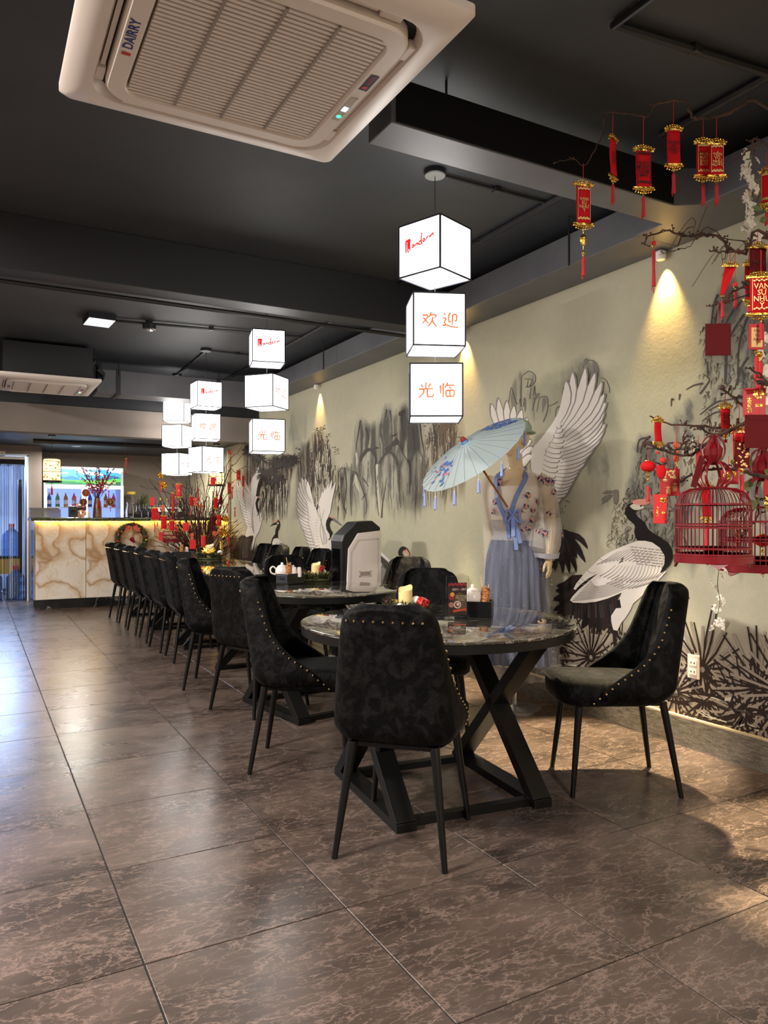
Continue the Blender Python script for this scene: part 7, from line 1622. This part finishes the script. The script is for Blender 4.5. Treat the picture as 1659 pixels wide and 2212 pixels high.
envelope('lucky_envelope', 'red envelope with gold coins behind the cage handle', at(1574, 985, 2.75), FACE, H_(2.75, 25), H_(2.75, 42), H_(2.75, 36), 'red_card', 'coin', group=G)
sc(1526, 1018, 1046, 1108, 20, 2.72, 'plain red scroll seen through the large cage', None, rot=.1, ytas=1165)
b = MB(); t = thing('red_strap', 'broad red ribbon slanting down to the large cage', 'ornament', at(1517, 985, 2.42), FACE, G); b.bar((0, 0, 0), (-H_(2.42, 22), -.01, -H_(2.42, 68)), H_(2.42, 13), .0015, up=(0, 1, 0)); b.build('ribbon', M['dark_red'], t)
envelope('red_card', 'narrow red card hanging behind the slanting ribbon', at(1509, 940, 2.62), FACE, H_(2.62, 30), H_(2.62, 12), H_(2.62, 60), 'red_card', group=G)
envelope('red_card', 'red card cut by the right edge of the photo above the second cage', at(1660, 1010, 2.5), FACE, H_(2.5, 28), H_(2.5, 22), H_(2.5, 36), 'red_card', group=G)
gold_flower('gold filigree flower at the right edge above the second cage', at(1657, 1060, 2.5), .01, .032, G)
charm('string of golden discs seen inside the second cage', at(1594, 1120, 2.72), H_(2.72, 24), [.014, .010, .010], 'gold', G, .02)
birdcage('large dark red bamboo birdcage hanging at the right', at(1540, 958, 2.42), H_(2.42, 96), H_(2.42, 76), H_(2.42, 164), rz=.3, group='dark red birdcages on the blossom tree')
birdcage('second dark red birdcage, cut by the right edge of the photo', at(1648, 1000, 2.75), H_(2.75, 96), H_(2.75, 86), H_(2.75, 140), rz=.9, group='dark red birdcages on the blossom tree')
ball_lantern('red ball lantern seen through the second cage', at(1648, 1125, 2.95), H_(2.95, 30), H_(2.95, 17), H_(2.95, 30), G)
def orchid(label, pts, d, n, seed, r=.022):
    t = thing('orchid_spray', label, 'flower', at(*pts[0], d), 0, 'hanging white orchid sprays'); O2 = at(*pts[0], d); c = [at(*p, d) - O2 for p in pts]; P_ = curve2([tuple(p) for p in c], 8)
    MB().tube(P_, .0016, 5).build('stem', M['leaf'], t); rn = random.Random(seed)
    pm_ = None
    for k in range(n):
        p = Vector(P_[int((k + .5) / n * (len(P_) - 1))]) + Vector((rn.uniform(-.022, .022), rn.uniform(-.02, .02), rn.uniform(-.01, .01)))
        if pm_ is None:
            b = MB()
            for q in range(5):
                a = 2 * PI * q / 5; e = Vector((cos(a), 0, sin(a))); s_ = Vector((-sin(a), 0, cos(a))); b.add([(0, 0, 0), e * r * .5 + s_ * r * .42 + Vector((0, -.005, 0)), e * r * .95 + s_ * r * .25, e * r + Vector((0, -.004, 0)), e * r * .95 - s_ * r * .25, e * r * .5 - s_ * r * .42 + Vector((0, -.005, 0))], [(0, 1, 2, 3, 4, 5)])
            o = b.build('blossom', M['petal'], t); pm_ = o.data
        else: o = part('blossom', pm_, t)
        o.location = p; o.rotation_euler = (rn.uniform(-.7, .7), rn.uniform(0, 6), rn.uniform(-1.2, 1)); sc_ = rn.uniform(.7, 1.15); o.scale = (sc_,) * 3
orchid('dense white orchid spray at the upper right edge', [(1624, 335), (1615, 380), (1625, 420), (1610, 470), (1630, 520)], 2.7, 24, 1)
orchid('white orchid spray at the right edge beside the plaque', [(1655, 720), (1648, 780), (1655, 830), (1650, 870)], 2.6, 14, 2)
orchid('thin orchid spray hanging below the large cage', [(1556, 1215), (1550, 1260), (1555, 1300), (1548, 1340), (1556, 1356)], 2.6, 13, 3, .017)
orchid('faint white orchid spray hanging left of the cage handle', [(1500, 955), (1492, 1000), (1497, 1030)], 2.85, 7, 4, .018)

# ================================================================== twig tree at the far end
TF = Vector((2.70, 9.98, 0))
ft_ = thing('twig_tree', 'tall vase of bare budded twigs hung with red ornaments before the counter', 'tree', TF)
MB().lathe([(.13, 0), (.17, .03), (.16, .30), (.10, .50), (.11, .54), (.09, .54), (.08, .45), (0, .44)], 24).build('vase', mat('dark_floor_vase', (50, 40, 38), .3), ft_, True)
rn = random.Random(31)
for k in range(84):
    a = rn.uniform(0, 2 * PI); tilt = rn.uniform(.05, 1.15); L_ = rn.uniform(.9, 1.45) if tilt < .55 else rn.uniform(.6, 1.0)
    e = Vector((cos(a) * sin(tilt), sin(a) * sin(tilt) * .55, cos(tilt)))
    if e.x > 0: e.x *= min(1, .44 / (L_ * e.x + .01))
    p0 = Vector((.03 * cos(a), .03 * sin(a), .45)); pts = [p0, p0 + e * L_ * .35 + Vector((0, 0, .08)), p0 + e * L_ * .7 + Vector((0, 0, .06)), p0 + e * L_ + Vector((rn.uniform(-.08, .08), 0, rn.uniform(-.1, .1)))]
    o = branch(ft_, pts, .0085, .0026, knots=5, seed=100 + k, wig=.012)
    for j in range(2):
        p1 = pts[1].lerp(pts[2], rn.random()); q1 = p1 + (e + Vector((rn.uniform(-.6, .6), rn.uniform(-.4, .3), rn.uniform(-.1, .6)))).normalized() * rn.uniform(.2, .4); q1.x = min(q1.x, .47); q1.y = min(q1.y, .5)
        branch(ft_, [p1, p1.lerp(q1, .5) + Vector((0, 0, .02)), q1], .004, .0016, knots=4, seed=500 + 2 * k + j, wig=.008)
    if k % 3 == 0:
        b = MB(); q = curve2([tuple(p) for p in pts], 8)
        for j in range(10, len(q)): b.ball(Vector(q[j]) + Vector((rn.uniform(-.008, .008),) * 3), .007, 6, 4)
        b.build('red_buds', mat('red_bud', (120, 30, 40), .5) if 'red_bud' not in bpy.data.materials else bpy.data.materials['red_bud'], ft_, kind='stuff')
for k, px in enumerate(([(480, 1060), (492, 1000), (510, 980), (530, 956)], [(484, 1050), (500, 1010), (518, 990), (538, 970)], [(490, 1030), (510, 1020), (530, 1008), (545, 1015)], [(420, 1080), (380, 1040), (345, 1010), (327, 998)], [(400, 1090), (350, 1060), (320, 1055), (305, 1050)], [(440, 1060), (430, 1020), (425, 990)], [(478, 1040), (470, 990), (486, 966)])):
    branch(ft_, [Vector((0, 0, .6))] + [aty(x, y, 9.9 if px[-1][0] < 470 else 9.75 - .22 * j) - TF for j, (x, y) in enumerate(px)], .006, .002, knots=8, seed=300 + k, wig=.01)
GF = 'ornaments on the twig tree by the counter'
def T_(x, y, d=0): return aty(320 + x / 6.9125, 960 + y / 6.9125, 9.75 + d)
MPP = 10.0 / FPX / 6.9125                     # metres per zoomed pixel at the tree
FR = 0
def fs(x, y, w, h, label, text=None, ink='gold_text', cloth='red_felt', d=0, tl=60): p = T_(x, y - h / 2 - 40, d); return scroll('couplet_scroll', label, p, FR, 40 * MPP, w * 1.12 * MPP, h * MPP, text, tl * MPP, cloth, ink, group=GF, s=.75)
def fe(x, y, w, h, label, mt='red_bright', deco=None, d=0, tas=0): p = T_(x, y - h / 2 - 40, d); return envelope('red_envelope', label, p, FR, 40 * MPP, w * MPP, h * MPP, mt, deco, mt == 'red_bright', GF, tas * MPP)
def ftl(x, y, h, label, d=0): p = T_(x, y - h / 2 - 30, d); return tassel_only(label, p, 30 * MPP, h * .6 * MPP, 1.2, GF)
fs(455, 670, 66, 170, 'golden-lettered scroll high on the left half of the twig tree', '福\n禄', cloth='red_bright', tl=100)
fe(62, 845, 60, 120, 'red envelope on the leftmost twig beside the stemmed glasses')
fs(95, 1020, 72, 160, 'red scroll with gold bars at the far left of the twig tree', tl=150)
fe(140, 1070, 50, 110, 'darker red card half behind the leftmost scroll', 'red_card', tas=60)
fs(235, 1145, 72, 180, 'large red scroll above the small far birdcage, left side', d=-.05)
fs(355, 1195, 60, 130, 'rounded red scroll in front of the small far birdcage', d=-.12, tl=100)
fe(565, 1230, 86, 120, 'plain red square envelope before the counter front')
fe(665, 1490, 90, 130, 'pinkish red envelope with flap directly above the wicker pot', d=-.1)
charm('red knot charm above the pinkish red envelope', T_(655, 1300), 20 * MPP, [30 * MPP, 26 * MPP], 'red_bright', GF, .02)
fs(825, 1430, 62, 150, 'bright red gold-edged scroll above the ivory candle', cloth='red_bright', d=-.1)
fe(700, 855, 84, 120, 'white and gold flecked envelope in the middle of the twig tree', 'red_card', 'speckle')
ftl(755, 780, 230, 'bright red tassel beside the flecked envelope')
fs(640, 830, 36, 130, 'narrow red strip scroll left of the flecked envelope', tl=110)
fs(1010, 860, 52, 150, 'red scroll right of the middle, under the upper red envelope', tl=90)
fe(1090, 840, 40, 120, 'narrow dark red envelope behind the right middle scroll', 'dark_red')
fe(970, 548, 74, 120, 'red envelope just below the third lamp')
fs(1060, 1120, 58, 150, 'red scroll with gold characters left of the gold flowers', '大\n吉', d=-.05)
fe(980, 1140, 58, 130, 'dark red card left of the lettered scroll', 'dark_red')
ftl(1180, 965, 150, 'bright red tassel above the upper gold flower')
ftl(1295, 1020, 150, 'red tassel hanging free before the crane painting')
ftl(1255, 745, 220, 'red tassel with golden bell shape high on the right')
fs(1210, 640, 46, 160, 'golden patterned scroll high on the right side of the twig tree', '寿', cloth='red_card')
fs(1350, 450, 56, 130, 'gold-bordered red scroll near the top right twigs', '春', cloth='red_bright')
fs(1420, 540, 32, 140, 'thin red scroll farthest right but one on the twig tree', cloth='red_card', tl=140)
ftl(1555, 640, 200, 'red tassel at the outermost right twig before the mural wing')
gold_flower('upper gold flower at the right of the twig tree', T_(1155, 1040), .01, 60 * MPP, GF)
gold_flower('lower larger gold flower at the right of the twig tree', T_(1130, 1220), .01, 84 * MPP, GF, 10)
fs(1095, 1500, 46, 120, 'gold strip ornament low on the right side of the twig tree', cloth='gold')
fs(1200, 1390, 32, 110, 'small red scroll before the cream edge strip', cloth='red_card')
gold_flower('golden butterfly-like flower at the upper left of the twig tree', T_(190, 390), .01, 52 * MPP, GF, 6)
gold_flower('dull gold flower left under the butterfly-like one', T_(215, 530), .01, 66 * MPP, GF, 6)
ftl(185, 640, 200, 'red tassel string in front of the dull gold flower', -.05)
birdcage('small bright red birdcage hanging from the far twig tree', T_(345, 1230, -.02), .02, 118 * MPP, 200 * MPP, group=None, nb=20)
fe(190, 1370, 58, 120, 'red card at the left side of the small far birdcage')
charm('round red charm right above the small far birdcage', T_(430, 1200), 20 * MPP, [30 * MPP, 28 * MPP], 'red_bright', GF, .02)
charm('pale red charm above the large left scroll', T_(215, 880), 20 * MPP, [28 * MPP, 24 * MPP], 'red_bright', GF, .02)
charm('square-looking pink charm in the middle of the twig tree', T_(790, 870), 20 * MPP, [32 * MPP], 'red_bright', GF, .06)
fs(370, 850, 34, 260, 'long red garland strip at the left middle of the twig tree', cloth='red_card', tl=100)
charm('round red charm at the top right under the fourth lamp row', T_(1220, 70), 20 * MPP, [32 * MPP], 'red_bright', GF, 0)
charm('dark pink round charm below the lettered scroll', T_(990, 1270), 20 * MPP, [38 * MPP], 'red_bright', GF, .03)
fe(950, 1240, 60, 70, 'small dark red card above the dark pink charm', 'dark_red')
p = aty(272, 990, 10.2); t = thing('firecracker_tassel', 'red firecracker tassel with gold top hanging alone from the dark ceiling', 'ornament', (p.x, p.y, 2.24)); MB().tube([(0, 0, 0), (0, 0, p.z - 2.24)], .001, 4).build('string', M['cord_red'], t); z = p.z - 2.24; MB().ball((0, 0, z), .02, 10, 8, 0, (1, 1, .7)).build('gold_top', M['gold'], t, True); MB().tube([(0, 0, z - .01), (0, 0, z - .12)], .014, 10).build('red_tube', M['red_card'], t, True); tassel_parts(t, z - .13, .06, 1.2)
# red lucky pendants on the berry vase
vz = Vector((vx, vy, 1.2)); GV = 'red pendants on the berry vase'
charm('large round red and gold charm on the left of the berry vase', vz + Vector((-.16, -.10, .40)), .01, [.052], 'red_card', GV, .05)
charm('dark red round charm under the large one on the berry vase', vz + Vector((-.19, -.08, .27)), .01, [.05], 'dark_red', GV, .05)
charm('round dark red fan charm on the right of the berry vase', vz + Vector((.16, -.08, .30)), .03, [.055], 'dark_red', GV, .06)
charm('string of small red beads left of the berry vase', vz + Vector((-.29, -.08, .33)), .04, [.014, .012, .014], 'red_bright', GV, .08)
tassel_only('small red tassel above the fan charm on the berry vase', vz + Vector((.14, -.07, .40)), .03, .07, 1, GV)
